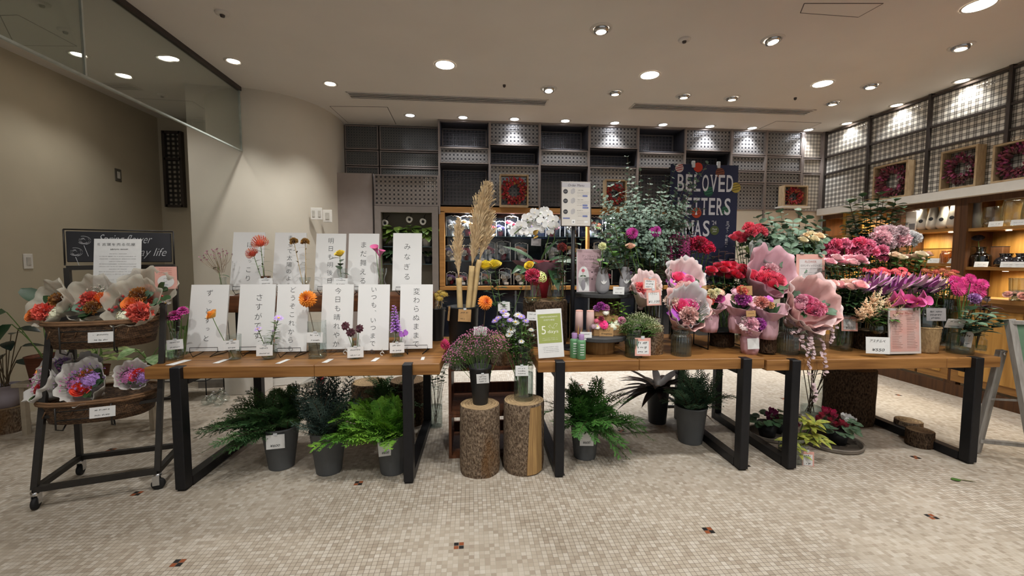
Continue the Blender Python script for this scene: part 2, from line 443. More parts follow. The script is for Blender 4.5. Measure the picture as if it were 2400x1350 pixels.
# narrow grid window of the passage
p0, p1 = at(389, 312, 6.0), at(436, 484, 6.0)
M_gridwin = lattice_material('passage_grid', '#8f887c', '#2d2b2a', '#1c1b1b', .06, .5)
wm = MB().box(((p0.x+p1.x)/2, 5.985, (p0.z+p1.z)/2), (p1.x-p0.x, .03, p0.z-p1.z), M_gridwin).build('window_1'); struct(wm)
mb = MB()
for x in (p0.x, p1.x): mb.box((x, 5.965, (p0.z+p1.z)/2), (.035, .06, p0.z-p1.z+.03), M_darkmetal)
for z in (p0.z, p1.z, p0.z-(p0.z-p1.z)*.36): mb.box(((p0.x+p1.x)/2, 5.965, z), (p1.x-p0.x, .06, .03), M_darkmetal)
mb.build('window_frame', wm)

# hanging smoke screen of clear glass
G_screen = glassmat('screen_glass', (.92, .945, .925), .12, .35, .01)
gy1 = 4.86; gx = -2.44
gz = ax(570, 357, gx).z
t_ = thing('glass_smoke_screen', 'clear hanging glass screen below the ceiling beside the curved cream wall', 'glass screen', (gx, 2.5, gz))
mb = MB().box((0, .8, (ZC-gz)/2), (.01, 2*(gy1-2.5-.8), ZC-gz), G_screen); mb.build('glass_panel', t_)
ysm = ax(196, 120, gx).y-2.5
mb = MB().box((0, (ysm-2.6)/2+.0, (ZC-gz)/2), (.01, ysm+2.6-.01, ZC-gz), G_screen); mb.build('glass_panel', t_)
mb = MB().box((0, ysm, (ZC-gz)/2), (.016, .012, ZC-gz), mat('pale_seal', '#b8bdb6', .4)); mb.build('joint_seal', t_)
mb = MB().box((0, -.1, ZC-gz-.02), (.045, 4.92, .04), M_darkmetal); mb.build('ceiling_rail', t_)
mb = MB().box((0, -.1, .006), (.02, 4.9, .014), mat('pale_edge', '#a9b0aa', .3)); mb.box((0, gy1-2.506, (ZC-gz)/2), (.02, .012, ZC-gz), mat('pale_edge')); mb.build('edge_trim', t_)

# back wall: dark void, frame, glass lattice panes, some set back in open boxes
wb = bpy.data.objects.new('wall_back', None); COL.objects.link(wb); struct(wb)
M_lat = lattice_material('lattice_dark', '#1d1d22', '#7d7a78', '#6f6c6a', .05, .46, rough=.1)  # near-black gaps stand in for the unlit interior behind the openings
M_lat2 = lattice_material('lattice_recess_shade', '#1d1e28', '#4d4a4e', '#555056', .05, .46, rough=.1)  # same lattice in darker bands: the shade of the recess is in the colour
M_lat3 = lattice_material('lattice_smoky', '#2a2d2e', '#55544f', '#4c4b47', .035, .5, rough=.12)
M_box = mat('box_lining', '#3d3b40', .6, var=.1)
slab('wall_panel', (1.7, 6.12, ZC/2), (6.9, .1, ZC), mat('back_board', '#6d655e', .8), wb)
def bx(px, py=330): return at(px, py, YB).x
def bz(px, py): return at(px, py, YB).z
xs = [bx(p) for p in (1029, 1147, 1265, 1380, 1495, 1605, 1713)]
rowsA = [bz(1090, y) for y in (282, 345, 385, 482)]
rowsB = [bz(1205, y) for y in (287, 343, 386, 484)]
fr = MB(); mlat = {}
def pane(x0, x1, z0, z1, y, m, name='glass_panel'):
    MB().box(((x0+x1)/2, y+.006, (z0+z1)/2), (x1-x0, .012, z1-z0), m).build(name, wb)
    f = MB(); w_ = .014
    f.box(((x0+x1)/2, y-.004, z0+w_/2), (x1-x0, .03, w_), M_taupe); f.box(((x0+x1)/2, y-.004, z1-w_/2), (x1-x0, .03, w_), M_taupe)
    f.box((x0+w_/2, y-.004, (z0+z1)/2), (w_, .03, z1-z0-2*w_), M_taupe); f.box((x1-w_/2, y-.004, (z0+z1)/2), (w_, .03, z1-z0-2*w_), M_taupe)
    f.build('pane_frame', wb)
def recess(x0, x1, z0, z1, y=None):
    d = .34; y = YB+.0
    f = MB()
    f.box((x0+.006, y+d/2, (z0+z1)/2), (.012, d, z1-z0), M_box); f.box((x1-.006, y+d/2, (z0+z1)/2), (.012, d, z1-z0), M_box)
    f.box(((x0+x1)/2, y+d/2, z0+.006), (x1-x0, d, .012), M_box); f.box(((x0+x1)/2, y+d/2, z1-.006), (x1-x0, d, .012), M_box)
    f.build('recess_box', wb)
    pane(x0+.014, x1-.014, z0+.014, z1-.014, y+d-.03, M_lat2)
for i in range(6):
    rz_ = rowsA if i % 2 == 0 else rowsB
    for k in range(3):
        z1, z0 = min(rz_[k], ZC-.005), rz_[k+1]
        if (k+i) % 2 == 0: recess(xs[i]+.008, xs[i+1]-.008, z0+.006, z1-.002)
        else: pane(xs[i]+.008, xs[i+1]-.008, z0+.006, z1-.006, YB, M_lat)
xr = [bx(1713), bx(1795), bx(1880), bx(1926)]
rr_ = [bz(1795, y) for y in (303, 366, 403, 430, 494)]
for i in range(2):
    for k in range(4): pane(xr[i]+.008, xr[i+1]-.008, rr_[k+1]+.006, min(rr_[k]-.004, ZC-.005), YB, M_lat)
M_plaidB = lattice_material('plaid_back', '#b6aa99', '#8d8478', '#6c655d', .05, .5, rough=.15)
zz_ = [ZC-.005, bz(1905, 372), bz(1905, 408), bz(1905, 497)]
for k in range(3): pane(xr[2]+.02, XR-.05, zz_[k+1]+.006, zz_[k]-.004, YB, M_plaidB)
mb = MB()
for x in xs+xr[1:3]: mb.box((x, YB+.01, (ZC+2.0)/2), (.022, .07, ZC-2.0), M_taupe)
mb.box((XR-.03, YB, (ZC+2.06)/2), (.05, .07, ZC-2.06), M_taupe)
mb.box(((xs[0]+XR)/2, YB+.01, ZC-.01), (XR-xs[0], .06, .02), M_taupe)
mb.build('metal_frame', wb)
# set-back smoky panes at the upper end, grid pane under them
Y2 = 6.02
def b2(px, py): return at(px, py, Y2)
xl = [-1.70, b2(889, 350).x, xs[0]-.01]
zl = [ZC-.004, b2(900, 353).z, b2(900, 391).z, 2.05]
for i in range(2):
    for k in range(3): pane(xl[i]+.01, xl[i+1]-.008, zl[k+1]+.006, zl[k]-.006, Y2, M_lat3)
M_lat4 = lattice_material('lattice_plain', '#2a2523', '#8a8078', '#7b726b', .055, .45, rough=.1)
pane(bx(878, 440), xs[0]-.012, bz(950, 483), bz(950, 411), YB-.01, M_lat4)
slab('side_return', (xs[0]-.006, 5.86, (ZC+2.0)/2), (.012, .32, ZC-2.0), M_taupe, wb)
# grey flush cabinet at the end of the back wall
x0, x1 = bx(779, 470), bx(876, 470); zt = bz(826, 406)
slab('cabinet_panel', ((x0+x1)/2, YB+.14, zt/2), (x1-x0, .3, zt), M_taupe2, wb)
mb = MB()
mb.box((x1-.008, YB-.012, zt/2), (.012, .01, zt), M_darkmetal); mb.build('shadow_joint', wb)
# cream wall strip below the panes near the corner
slab('wall_lower', ((bx(1713)+XR)/2, YB+.03, 1.06), (XR-bx(1713), .06, 2.12), M_plaster, wb)

# right wall: plaid glass panes over a white ledge
wr = bpy.data.objects.new('wall_right', None); COL.objects.link(wr); struct(wr)
M_plaid = lattice_material('plaid_lit', '#e6e1d6', '#8f8b85', '#55524e', .062, .5, (1, 2), .1, double=True)  # same lattice recoloured: pale gaps carry the brighter light from behind
slab('wall_panel', (XR+.5, 2.4, ZC/2), (.1, 8, ZC), M_plaster, wr)
zl_ = [2.14, ax(2180, 344, XR).z, ax(2180, 292, XR).z, ZC-.03]
zl_ = [2.14, 2.62, 2.86, ZC-.03]
ys = [YB-.03]
for px, py in ((2040, 320), (2181, 290), (2370, 240)): ys.append(ax(px, py, XR).y)
while ys[-1] > -1: ys.append(ys[-1]-(ys[1]-ys[2]))
mb = MB()
for i in range(len(ys)-1):
    for k in range(3):
        y1, y0 = ys[i], ys[i+1]
        MB().box((XR+.01, (y0+y1)/2, (zl_[k]+zl_[k+1])/2), (.012, y1-y0, zl_[k+1]-zl_[k]), M_plaid).build('glass_panel', wr)
for y in ys: mb.box((XR-.005, y, (ZC+2.12)/2), (.05, .028, ZC-2.12), M_darkmetal)
for z in zl_: mb.box((XR-.003, (ys[0]+ys[-1])/2, z), (.04, ys[0]-ys[-1], .022), M_darkmetal)
mb.build('metal_frame', wr)
slab('ledge', (XR-.02, (ys[0]+ys[-1])/2, 2.09), (.16, ys[0]-ys[-1], .09), M_white, wr)

# ------------------------------------------------------------------ ceiling fittings and light
def spot(x, y, w, ang=95, col=WARM, blend=.7, tilt=(0, 0), parent=None, r=.045):
    l = bpy.data.lights.new('spot', 'SPOT'); l.energy = w; l.spot_size = math.radians(ang); l.spot_blend = blend
    l.color = col; l.shadow_soft_size = r
    o = bpy.data.objects.new('lamp_beam', l); COL.objects.link(o)
    o.location = (0, 0, -.03); o.rotation_euler = (tilt[0], tilt[1], 0)
    if parent is not None: o.parent = parent
    return o
def downlight(px, py, kind, label, group, w=SPOT_W, ang=95, tilt=(0, 0), col=WARM):
    p = on(px, py, ZC)
    t = thing('ceiling_downlight', label, 'ceiling light', (p.x, p.y, ZC), 0, group)
    em = M_emit if col == WARM else M_emitc
    if kind == 'big':
        MB().disc(.085, -.004, em, 28, flip=True).build('diffuser', t)
        MB().lathe([(.085, -.003), (.094, -.006), (.1, -.001)], M_trim, 28).build('trim_ring', t)
    elif kind == 'spot':
        MB().lathe([(.052, -.002), (.062, -.009), (.075, -.007), (.08, -.001)], M_trim, 28).build('trim_ring', t)
        MB().disc(.05, -.003, em, 24, flip=True).build('diffuser', t)
    elif kind == 'gimbal':
        MB().lathe([(.062, -.002), (.066, -.008), (.085, -.006), (.09, -.001)], M_trim, 28).build('trim_ring', t)
        MB().lathe([(.04, -.03), (.056, -.026), (.058, -.002)], M_chrome, 24, basis_to((tilt[1]*.5, -tilt[0]*.5, 1))).build('gimbal_ring', t)
        MB().disc(.042, -.022, em, 24, basis_to((tilt[1]*.5, -tilt[0]*.5, 1)), flip=True).build('diffuser', t)
    if w: spot(0, 0, w, ang, col, .7, tilt, t)
    return t
LB = 'recessed downlight in the row along the glass lattice wall'
for px, py in ((961, 270), (1085, 275), (1206, 279), (1325, 283), (1441, 288), (1554, 292), (1664, 296), (1763, 300), (1895, 304)):
    downlight(px, py, 'spot', LB, 'lattice wall downlights', SPOT_W*.36, 90, (.12, 0), COOL)
LR = 'recessed downlight in the row along the plaid glass wall'
for px, py in ((1985, 289), (2102, 246), (2255, 189)):
    downlight(px, py, 'spot', LR, 'plaid wall downlights', SPOT_W*.2, 110, (0, -.2))
for px, py, s_ in ((1043, 152, 'big glowing disc light nearest the pair of air vents'), (1523, 176, 'big glowing disc light above the leafy eucalyptus arrangement'),
               (1928, 196, 'big glowing disc light closest to the lattice and plaid corner'), (2295, 12, 'big glowing disc light cut by the top corner of the photo')):
    downlight(px, py, 'big', s_, 'disc lights', SPOT_W*.7, 135)
for px, py, tl, s_ in ((1409, 67, (0, 0), 'round gimbal downlight nearest the top edge, facing straight down'), (1811, 92, (-.3, -.15), 'tilted gimbal downlight with a dark cup beside a sprinkler cap'),
               (2253, 108, (0, .2), 'bright gimbal downlight under the big corner disc'), (2041, 200, (0, .25), 'tilted gimbal downlight just before the plaid wall'),
               (1286, 208, (-.4, 0), 'half-turned gimbal downlight at the end of the long vent')):
    downlight(px, py, 'gimbal', s_, 'gimbal downlights', SPOT_W*.8, 62, tl)
for px, py in ((1442, 216), (1603, 224), (1716, 229), (1952, 240)):
    downlight(px, py, 'gimbal', 'half-shaded swivel downlight in the row before the second vent', 'swivel downlights', SPOT_W*.6, 70, (.12, 0))
for px, py, s_ in ((547, 143, 'small downlight outside the glass screen, beside its rail'), (774, 196, 'small downlight above the curved cream wall')):
    downlight(px, py, 'spot', s_, None, SPOT_W*.8, 100)
for px, py in ((184, 127), (388, 137), (292, 178)):
    downlight(px, py, 'spot', 'small downlight seen through the hanging glass screen', 'passage downlights', SPOT_W*.18, 110)
# lamps of the same ceiling that stand over the front part of the shop and beside the camera
for x, y in ((-1.9, 1.9), (-.4, 1.75), (1.1, 1.8), (2.6, 1.7), (4.0, 1.6), (-1.2, .4), (.4, .4), (2.0, .4), (3.8, .3)):
    t = thing('ceiling_downlight', 'recessed downlight of the front ceiling row above the open mosaic floor', 'ceiling light', (x, y, ZC), 0, 'front downlights'); kx = .72 if x < -1 else 1
    MB().lathe([(.052, -.002), (.062, -.009), (.075, -.007), (.08, -.001)], M_trim, 24).build('trim_ring', t)
    MB().disc(.05, -.003, M_emit, 20, flip=True).build('diffuser', t)
    spot(0, 0, kx*SPOT_W*(1.3 if y > 1 else 1.4), 92 if y > 1 else 70, WARM, .8, (.25 if y > 1 else .75, 0), t)
def vent(px0, py0, px1, py1, label):
    a, c = on(px0, py0, ZC), on(px1, py1, ZC)
    L = (c-a).length; mid = (a+c)/2
    t = thing('ceiling_air_vent', label, 'air vent', (mid.x, mid.y, ZC), math.atan2(c.y-a.y, c.x-a.x))
    f = MB()
    for y in (-.085, .085): f.box((0, y, -.004), (L, .02, .008), M_trim)
    for x in (-L/2, L/2): f.box((x, 0, -.004), (.02, .19, .008), M_trim)
    f.build('vent_frame', t)
    MB().box((0, 0, -.001), (L-.02, .15, .002), M_dark).build('duct_slot', t)
    for y in (-.045, 0, .045): MB().box((0, y, -.006), (L-.02, .013, .006), M_trim).build('slat', t)
vent(817, 222, 1281, 240, 'long slotted ceiling vent nearer the curved cream wall')
vent(1482, 248, 1898, 263, 'long slotted ceiling vent nearer the plaid wall')
for px, py, s_ in ((521, 30, 'round sprinkler cap by the hanging glass screen'), (1604, 92, 'round sprinkler cap between two gimbal downlights'), (153, 70, 'round sprinkler cap beyond the glass screen, far from the window'), (380, 222, 'round sprinkler cap beyond the glass screen, near the window')):
    p = on(px, py, ZC); t = thing('sprinkler_cap', s_, 'sprinkler', (p.x, p.y, ZC))
    MB().lathe([(.05, -.001), (.046, -.012), (.03, -.016), (0, -.017)], M_trim, 20).build('cover_plate', t)
    MB().lathe([(.018, -.016), (.014, -.03), (0, -.032)], M_darkmetal, 12).build('nozzle', t)
for px, py in ((1182, 199), (1864, 229)):
    p = on(px, py, ZC); t = MB().lathe([(.016, 0), (.014, -.02), (0, -.03)], M_darkmetal, 12).build('ceiling_sensor'); t.location = (p.x, p.y, ZC)
    tag(t, 'tiny dark sensor stud on the ceiling '+('above the dried wreath' if px < 1500 else 'beside the second vent'), 'sensor')
def hatch(pts, label):
    q = [on(a, b_, ZC-.0005) for a, b_ in pts]; c = sum(q, Vector())/len(q)
    t = thing('ceiling_hatch', label, 'access hatch', c)
    mb = MB(); mb.add([(v-c)+Vector((0, 0, -.001)) for v in q], [tuple(range(len(q)))[::-1]], M_ceil, False); mb.build('hatch_panel', t)
    mb = MB()
    for i in range(len(q)): mb.bar(q[i]-c, q[(i+1) % len(q)]-c, .006, M_darkmetal, .003)
    mb.build('hatch_rim', t)
hatch([(1885, 8), (2070, 8), (2012, 40), (1876, 30)], 'square access hatch outline at the top edge of the ceiling')
hatch([(773, 249), (908, 251), (928, 291), (815, 287)], 'square access hatch outline above the smoky set-back panes')
hatch([(1820, 284), (1925, 288), (1884, 305), (1779, 302)], 'square access hatch outline near the plaid wall corner')
hatch([(0, 36), (42, 35), (180, 108), (35, 106)], 'square access hatch outline beyond the hanging glass screen')
# ------------------------------------------------------------------ flower heads (unit radius, facing +z) and foliage
def PM(hexc, two=None):
    c = tuple(min(.92, x*1.5+.012) for x in lin(hexc))
    return mat('petal_'+hexc+(two or ''), c, .55, var=.12, sc=30, rnd=.14, two=two, spec=.25, sheen=.2)
M_leaf = mat('leaf_dark', '#2f4a2a', .5, var=.3, sc=25, rnd=.2, spec=.4)
M_leafm = mat('leaf_mid', '#48692f', .5, var=.25, sc=25, rnd=.2)
M_leafl = mat('leaf_light', '#76a03c', .5, var=.2, sc=25, rnd=.15)
M_euc = mat('leaf_eucalyptus', '#8fa898', .6, two='#536b58', sc=35, rnd=.12)
M_euc2 = mat('leaf_round_eucalyptus', '#6f8b78', .6, two='#44603f', sc=22, rnd=.12)
M_stem = mat('stem_green', '#5b7a3a', .6, var=.2)
M_stemb = mat('stem_brown', '#5a4a36', .8, var=.25)
M_straw = mat('stem_straw', '#c3a878', .8, var=.15)
M_cedar = mat('needle_cedar', '#2f5130', .6, two='#547a44', sc=14)
M_cedarL = mat('needle_hinoki', '#3f7a2c', .6, two='#86b43c', sc=9)
M_jun = mat('needle_juniper', '#4a5f57', .7, two='#2d3d33', sc=10)
M_cyp = mat('needle_cypress', '#3c5a42', .7, two='#5f8566', sc=12)
M_soil = mat('soil', '#2a211b', .95, var=.4, sc=60, bump=.4)

def h_rose(m, m2=None, seed=1):
    mb = MB(); r = random.Random(seed)
    for L, n in enumerate((3, 3, 4, 5, 5, 6)):
        f = L/5; rt = .14+.66*f; zt = .66-.3*f-.12*f*f
        for k in range(n):
            a0 = 2*math.pi*k/n+L*.9+r.uniform(-.2, .2); wa = 2*math.pi/n*.72; jz = r.uniform(-.06, .06)
            def fn(u, v):
                uu = 2*u-1; a = a0+uu*wa*(.55+.45*v)
                rad = .08+(rt-.08)*math.sin(min(1, v)*math.pi/2)**.75+.17*f*v**5*(1-.2*uu*uu)
                z = -.6+(zt+jz+.6)*(v**.95)*(1-.17*uu*uu*v)-.1*f*v**6
                return (rad*math.cos(a), rad*math.sin(a), z)
            mb.grid(fn, 5, 4, m2 if (m2 and L > 3) else m)
    return mb
def h_ruffle(m, m2=None, seed=2, N=64, jag=.25, dome=1.0):
    mb = MB(); r = random.Random(seed)
    for i in range(N):
        t = (i+.5)/N; ph = math.acos(1-t*1.15); th = i*2.39996
        d = Vector((math.sin(ph)*math.cos(th), math.sin(ph)*math.sin(th), math.cos(ph)*dome))
        L = r.uniform(.85, 1.05); w = r.uniform(.34, .5); x = d.cross(Vector((r.uniform(-1, 1), r.uniform(-1, 1), .4))).normalized(); y = d.cross(x)
        o = d*.25; vv = []; ff = []; K = 4
        for j in (0, 1, 2):
            q = (.15, .7, 1.0)[j]
            for k in range(K+1):
                s = 2*k/K-1; ww = w*(.3, .85, 1.0)[j]
                e = d*(L*q-.25*0)+x*(s*ww)+y*(.16*math.sin(k*2.6+i)*q)
                if j == 2: e = e*(1-jag*.35*(k % 2))
                vv.append(tuple(e if j else e*.6))
        for j in range(2):
            for k in range(K): a = j*(K+1)+k; ff.append((a, a+1, a+K+2, a+K+1))
        mb.add(vv, ff, m2 if (m2 and i % 3 == 0) else m)
    return mb
def h_daisy(m, mc=None, n=16, layers=2, w=.3, up=.15, cr=.22, down=.25, seed=3, inner=.1):
    mb = MB(); r = random.Random(seed)
    for L in range(layers):
        f = L/max(1, layers-1) if layers > 1 else 0
        el = (up*3.2 if layers > 3 else up+.35)*f+(-.0 if layers < 4 else -.15)
        if layers > 3: el = -.2+1.5*f
        ln = 1-.45*f if layers > 3 else 1-.2*f
        nn = max(5, int(n*(1-.45*f)))
        for k in range(nn):
            a = 2*math.pi*(k+.5*(L % 2))/nn+r.uniform(-.06, .06); e = el+r.uniform(-.07, .07)
            d = Vector((math.cos(a)*math.cos(e), math.sin(a)*math.cos(e), math.sin(e)))
            up_ = Vector((-math.cos(a)*math.sin(e), -math.sin(a)*math.sin(e), math.cos(e)))
            mb.leaf(d*inner, d, up_, ln-inner, w*(1-.3*f), m, bend=down*(1-f*1.5), fold=.12, n=4, kind='petal')
    if mc: mb.lathe([(cr, .02), (cr*.9, .1), (cr*.5, .15), (0, .16)], mc, 12)
    return mb
def h_pin(m, mt, seed=4):
    mb = MB(); r = random.Random(seed)
    for i in range(90):
        t = (i+.5)/90; ph = math.acos(1-t*1.2); th = i*2.39996
        d = Vector((math.sin(ph)*math.cos(th), math.sin(ph)*math.sin(th), math.cos(ph)))
        tip = d*1.0+Vector((0, 0, .22)); mid = d*.8+Vector((0, 0, -.02))
        mb.tube([d*.2, mid, tip], [.03, .026, .03], m if i % 4 else mt, 4, False)
    mb.lathe([(0, -.3), (.35, -.15), (.5, .2), (.3, .55), (0, .65)], m, 12)
    return mb
def h_calla(m, mc):
    mb = MB()
    def fn(u, v):
        a = 2*math.pi*u; r_ = .1+.42*v**1.6+.2*v**4
        front = .5-.5*math.cos(a)
        z = -1.2+1.75*v+.65*v**2*(front-.35)
        return (r_*math.cos(a)*(1+.25*v*front), r_*math.sin(a), z)
    mb.grid(fn, 18, 8, m, wrap=True); mb.tube([(0, 0, -.8), (.02, 0, .35)], [.05, .04], mc, 6)
    return mb
def h_orchid(m, mc, my):
    mb = MB()
    for a in (90, 210, 330):
        a = math.radians(a); d = Vector((math.cos(a), math.sin(a), -.05)); mb.leaf(d*.05, d, (0, 0, 1), .85, .55, m, .12, .05, 5, 'leaf')
    for a in (22, 158):
        a = math.radians(a); d = Vector((math.cos(a), math.sin(a), .05)); mb.leaf(d*.0+Vector((0, 0, .04)), d, (0, 0, 1), 1.0, 1.05, m, .1, .05, 6, 'round')
    mb.leaf((0, -.02, .08), (0, -.6, .7), (0, 1, .4), .45, .32, mc, -.3, .2, 3); mb.leaf((0, 0, .1), (0, .1, 1), (0, 1, 0), .2, .2, my, .3, .2, 3)
    return mb
def h_cluster(m, m2=None, N=46, s=.2, seed=5, dome=.85, cut=1.1, petals=4):
    mb = MB(); r = random.Random(seed)
    for i in range(N):
        t = (i+.5)/N; ph = math.acos(1-t*cut); th = i*2.39996
        c = Vector((math.sin(ph)*math.cos(th), math.sin(ph)*math.sin(th), math.cos(ph)*dome))*r.uniform(.88, 1.04)
        n = (c+Vector((r.uniform(-.2, .2), r.uniform(-.2, .2), .2))).normalized(); B = basis_to(n)
        for k in range(petals):
            a = 2*math.pi*k/petals+i; d = B @ Vector((math.cos(a), math.sin(a), .25))
            mb.leaf(c, d, n, s, s*.9, m2 if (m2 and i % 3 == 0) else m, .2, .1, 3, 'petal')
    return mb
def h_spray(m, ms, N=40, seed=6, r0=.05, tw=.012):
    """airy spray of tiny buds on branched stalks, growing from (0,0,-1)"""
    mb = MB(); r = random.Random(seed)
    for i in range(N):
        t = (i+.5)/N; ph = math.acos(1-t*.62); th = i*2.39996
        e = Vector((math.sin(ph)*math.cos(th), math.sin(ph)*math.sin(th), math.cos(ph)-.25))*r.uniform(.75, 1.05)
        b = Vector((e.x*.25, e.y*.25, -.5+r.uniform(-.3, .2))); mb.tube([b, (b+e)/2+Vector((0, 0, -.08)), e], tw, ms, 3, False)
        for k in range(4):
            q = e+Vector((r.uniform(-1, 1), r.uniform(-1, 1), r.uniform(-.6, .8)))*r0*1.6; d = (q-e+Vector((0, 0, .05)))
            mb.leaf(e, d, (r.uniform(-1, 1), r.uniform(-1, 1), .5), r0*2.2, r0*1.3, m, .1, .2, 2, 'petal')
    return mb
def h_spike(m, m2, ms, n=26, seed=7, pet=.36, taper=1):
    """upright spike of florets from z=-1 to z=1"""
    mb = MB(); r = random.Random(seed); mb.tube([(0, 0, -1), (0, 0, 1)], [.04, .02], ms, 5)
    for i in range(n):
        t = i/(n-1); z = -.95+1.9*t; a = i*2.39996; s = pet*(1-.65*t*taper)
        for k in range(4):
            b = a+(k-1.5)*.5; d = Vector((math.cos(b), math.sin(b), .25+.3*(k % 2)))
            mb.leaf((0, 0, z), d, (0, 0, 1), s*1.25, s*.8, m2 if (i+k) % 3 == 0 else m, .25, .15, 3, 'petal')
    return mb
def h_plume(m, seed=15):
    mb = MB(); r = random.Random(seed)
    for s in range(9):
        a = s*2.4; b = Vector((0, 0, -.9+.16*s)); d = Vector((math.cos(a)*.8, math.sin(a)*.8, .9)) if s < 8 else Vector((0, 0, 1)); L = 1.0-.07*s if s < 8 else 1.2
        mb.tube([b, b+d*L], .02, m, 3, False)
        for k in range(26):
            t = .15+.85*k/26; q = b+d*(L*t); e = Vector((r.uniform(-1, 1), r.uniform(-1, 1), r.uniform(-.3, 1))); mb.leaf(q, e, d, .24*(1.25-t), .15*(1.25-t), m, .1, .2, 2, 'petal')
    return mb
def h_bud(m, ms):
    """slender bud of overlapping long petals"""
    mb = MB()
    for k in range(7):
        a = 2*math.pi*k/7; d = Vector((math.cos(a)*.3, math.sin(a)*.3, 1))
        mb.leaf((math.cos(a)*.12, math.sin(a)*.12, -1), d, (math.cos(a), math.sin(a), -.3), 1.9+.25*(k % 2), .5, m if k % 3 else ms, -.12, .2, 5, 'leaf')
    return mb
def h_cyclamen(m, seed=8):
    mb = MB(); r = random.Random(seed)
    for k in range(5):
        a = 2*math.pi*k/5; d = Vector((math.cos(a)*.75, math.sin(a)*.75, .9)); mb.leaf((0, 0, -.2), d, (-math.cos(a), -math.sin(a), .6), 1.15, .75, m, -.25, .1, 4, 'petal')
    return mb
_H = {}
Y_ = '#d9a520'
def head(kind, c, c2=None):
    k = (kind, c, c2)
    if k in _H: return _H[k]
    m = PM(c); m2 = PM(c2) if c2 else None
    if kind == 'rose': mb = h_rose(m, m2)
    elif kind == 'ruffle': mb = h_ruffle(m, m2)
    elif kind == 'peony': mb = h_ruffle(m, m2, 12, 150, .25, .9)
    elif kind == 'dahlia': mb = h_daisy(m, None, 22, 7, .26, .2, .1, .25)
    elif kind == 'zinnia': mb = h_daisy(m, PM(c2 or '#6b2a50'), 18, 5, .34, .2, .14, .3)
    elif kind == 'gerbera': mb = h_daisy(m, PM(c2 or '#7a1640'), 34, 3, .17, .1, .24, .16)
    elif kind == 'aster': mb = h_daisy(m, PM(c2 or Y_), 18, 2, .17, .1, .26, .1)
    elif kind == 'ranunculus': mb = h_rose(m, m2, 5)
    elif kind == 'cosmos': mb = h_daisy(m, PM('#1c0a10'), 9, 2, .55, .25, .15, .2)
    elif kind == 'pincushion': mb = h_pin(m, PM(c2 or '#d98a60'))
    elif kind == 'calla': mb = h_calla(m, PM(Y_))
    elif kind == 'orchid': mb = h_orchid(m, PM(c2 or '#efe6b0'), PM(Y_))
    elif kind == 'hydrangea': mb = h_cluster(m, m2, 80, .15)
    elif kind == 'plume': mb = h_plume(m)
    elif kind == 'celosia': mb = h_ruffle(m, m2, 21, 110, .3, .75)
    elif kind == 'spray': mb = h_spray(m, M_stem)
    elif kind == 'dryspray': mb = h_spray(m, PM('#7d6a55'), 30, 9, .045)
    elif kind == 'spike': mb = h_spike(m, m2 or m, M_stem)
    elif kind == 'bud': mb = h_bud(m, m2 or m)
    elif kind == 'cyclamen': mb = h_cyclamen(m)
    elif kind == 'mum': mb = h_cluster(m, m2, 26, .3, 11, .5, .8, 5)
    elif kind == 'globe': mb = h_ruffle(m, m2, 31, 70, .4, 1.0)
    _H[k] = mb.mesh('bloom'); return _H[k]
def bloom(parent, kind, c, p, r, axis=(0, 0, 1), c2=None, name='bloom', spin=None, sq=1):
    M = Matrix.Translation(p) @ basis_to(axis) @ rotz(U(0, 6.28) if spin is None else spin) @ Matrix.Diagonal((r, r, r*sq, 1))
    return put(head(kind, c, c2), name, parent, M)
def curve3(a, b, sag, n=6):
    a, b = Vector(a), Vector(b); return [a.lerp(b, i/n)+Vector(sag)*(4*(i/n)*(1-i/n)) for i in range(n+1)]
def stem_leaves(mb, pts, m, n, L, W, t0=.3, t1=.9, kind='leaf', bend=.3, seed=None, tri=False):
    k = len(pts)-1
    for i in range(n):
        t = t0+(t1-t0)*(i+.5)/n; j = min(int(t*k), k-1); p = Vector(pts[j]).lerp(Vector(pts[j+1]), t*k-j)
        a = i*2.4+U(-.5, .5); d = Vector((math.cos(a), math.sin(a), U(.1, .7))); s = U(.75, 1.15)
        mb.leaf(p, d, (0, 0, 1), L*s, W*s, m, bend*U(.6, 1.5), .1, 4, kind)
        if tri:
            for q in (-.8, .8): mb.leaf(p+d*L*.25, Matrix.Rotation(q, 3, 'Z') @ d, (0, 0, 1), L*s*.8, W*s*.8, m, bend, .1, 3, kind)
def flower(name, label, cat, kind, c, base_, tip, r, axis=None, c2=None, group=None, nl=4, L=.06, W=.03, lm=None, sm=None, sag=(0, 0, 0), tr=.0028, t0=.45, t1=.92, sq=1, tri=False, lkind='leaf'):
    base_, tip = Vector(base_), Vector(tip)
    t = thing(name, label, cat, base_, 0, group); e = tip-base_
    pts = curve3((0, 0, 0), e, sag)
    if axis is None: axis = (e.normalized()+Vector((0, -.45, .25)))
    MB().tube(pts, tr, sm or M_stem, 5, False).build('stem', t)
    if nl:
        mb = MB(); stem_leaves(mb, pts, lm or M_leaf, nl, L, W, t0, t1, tri=tri, kind=lkind); mb.build('foliage', t)
    bloom(t, kind, c, e, r, axis, c2, sq=sq)
    return t
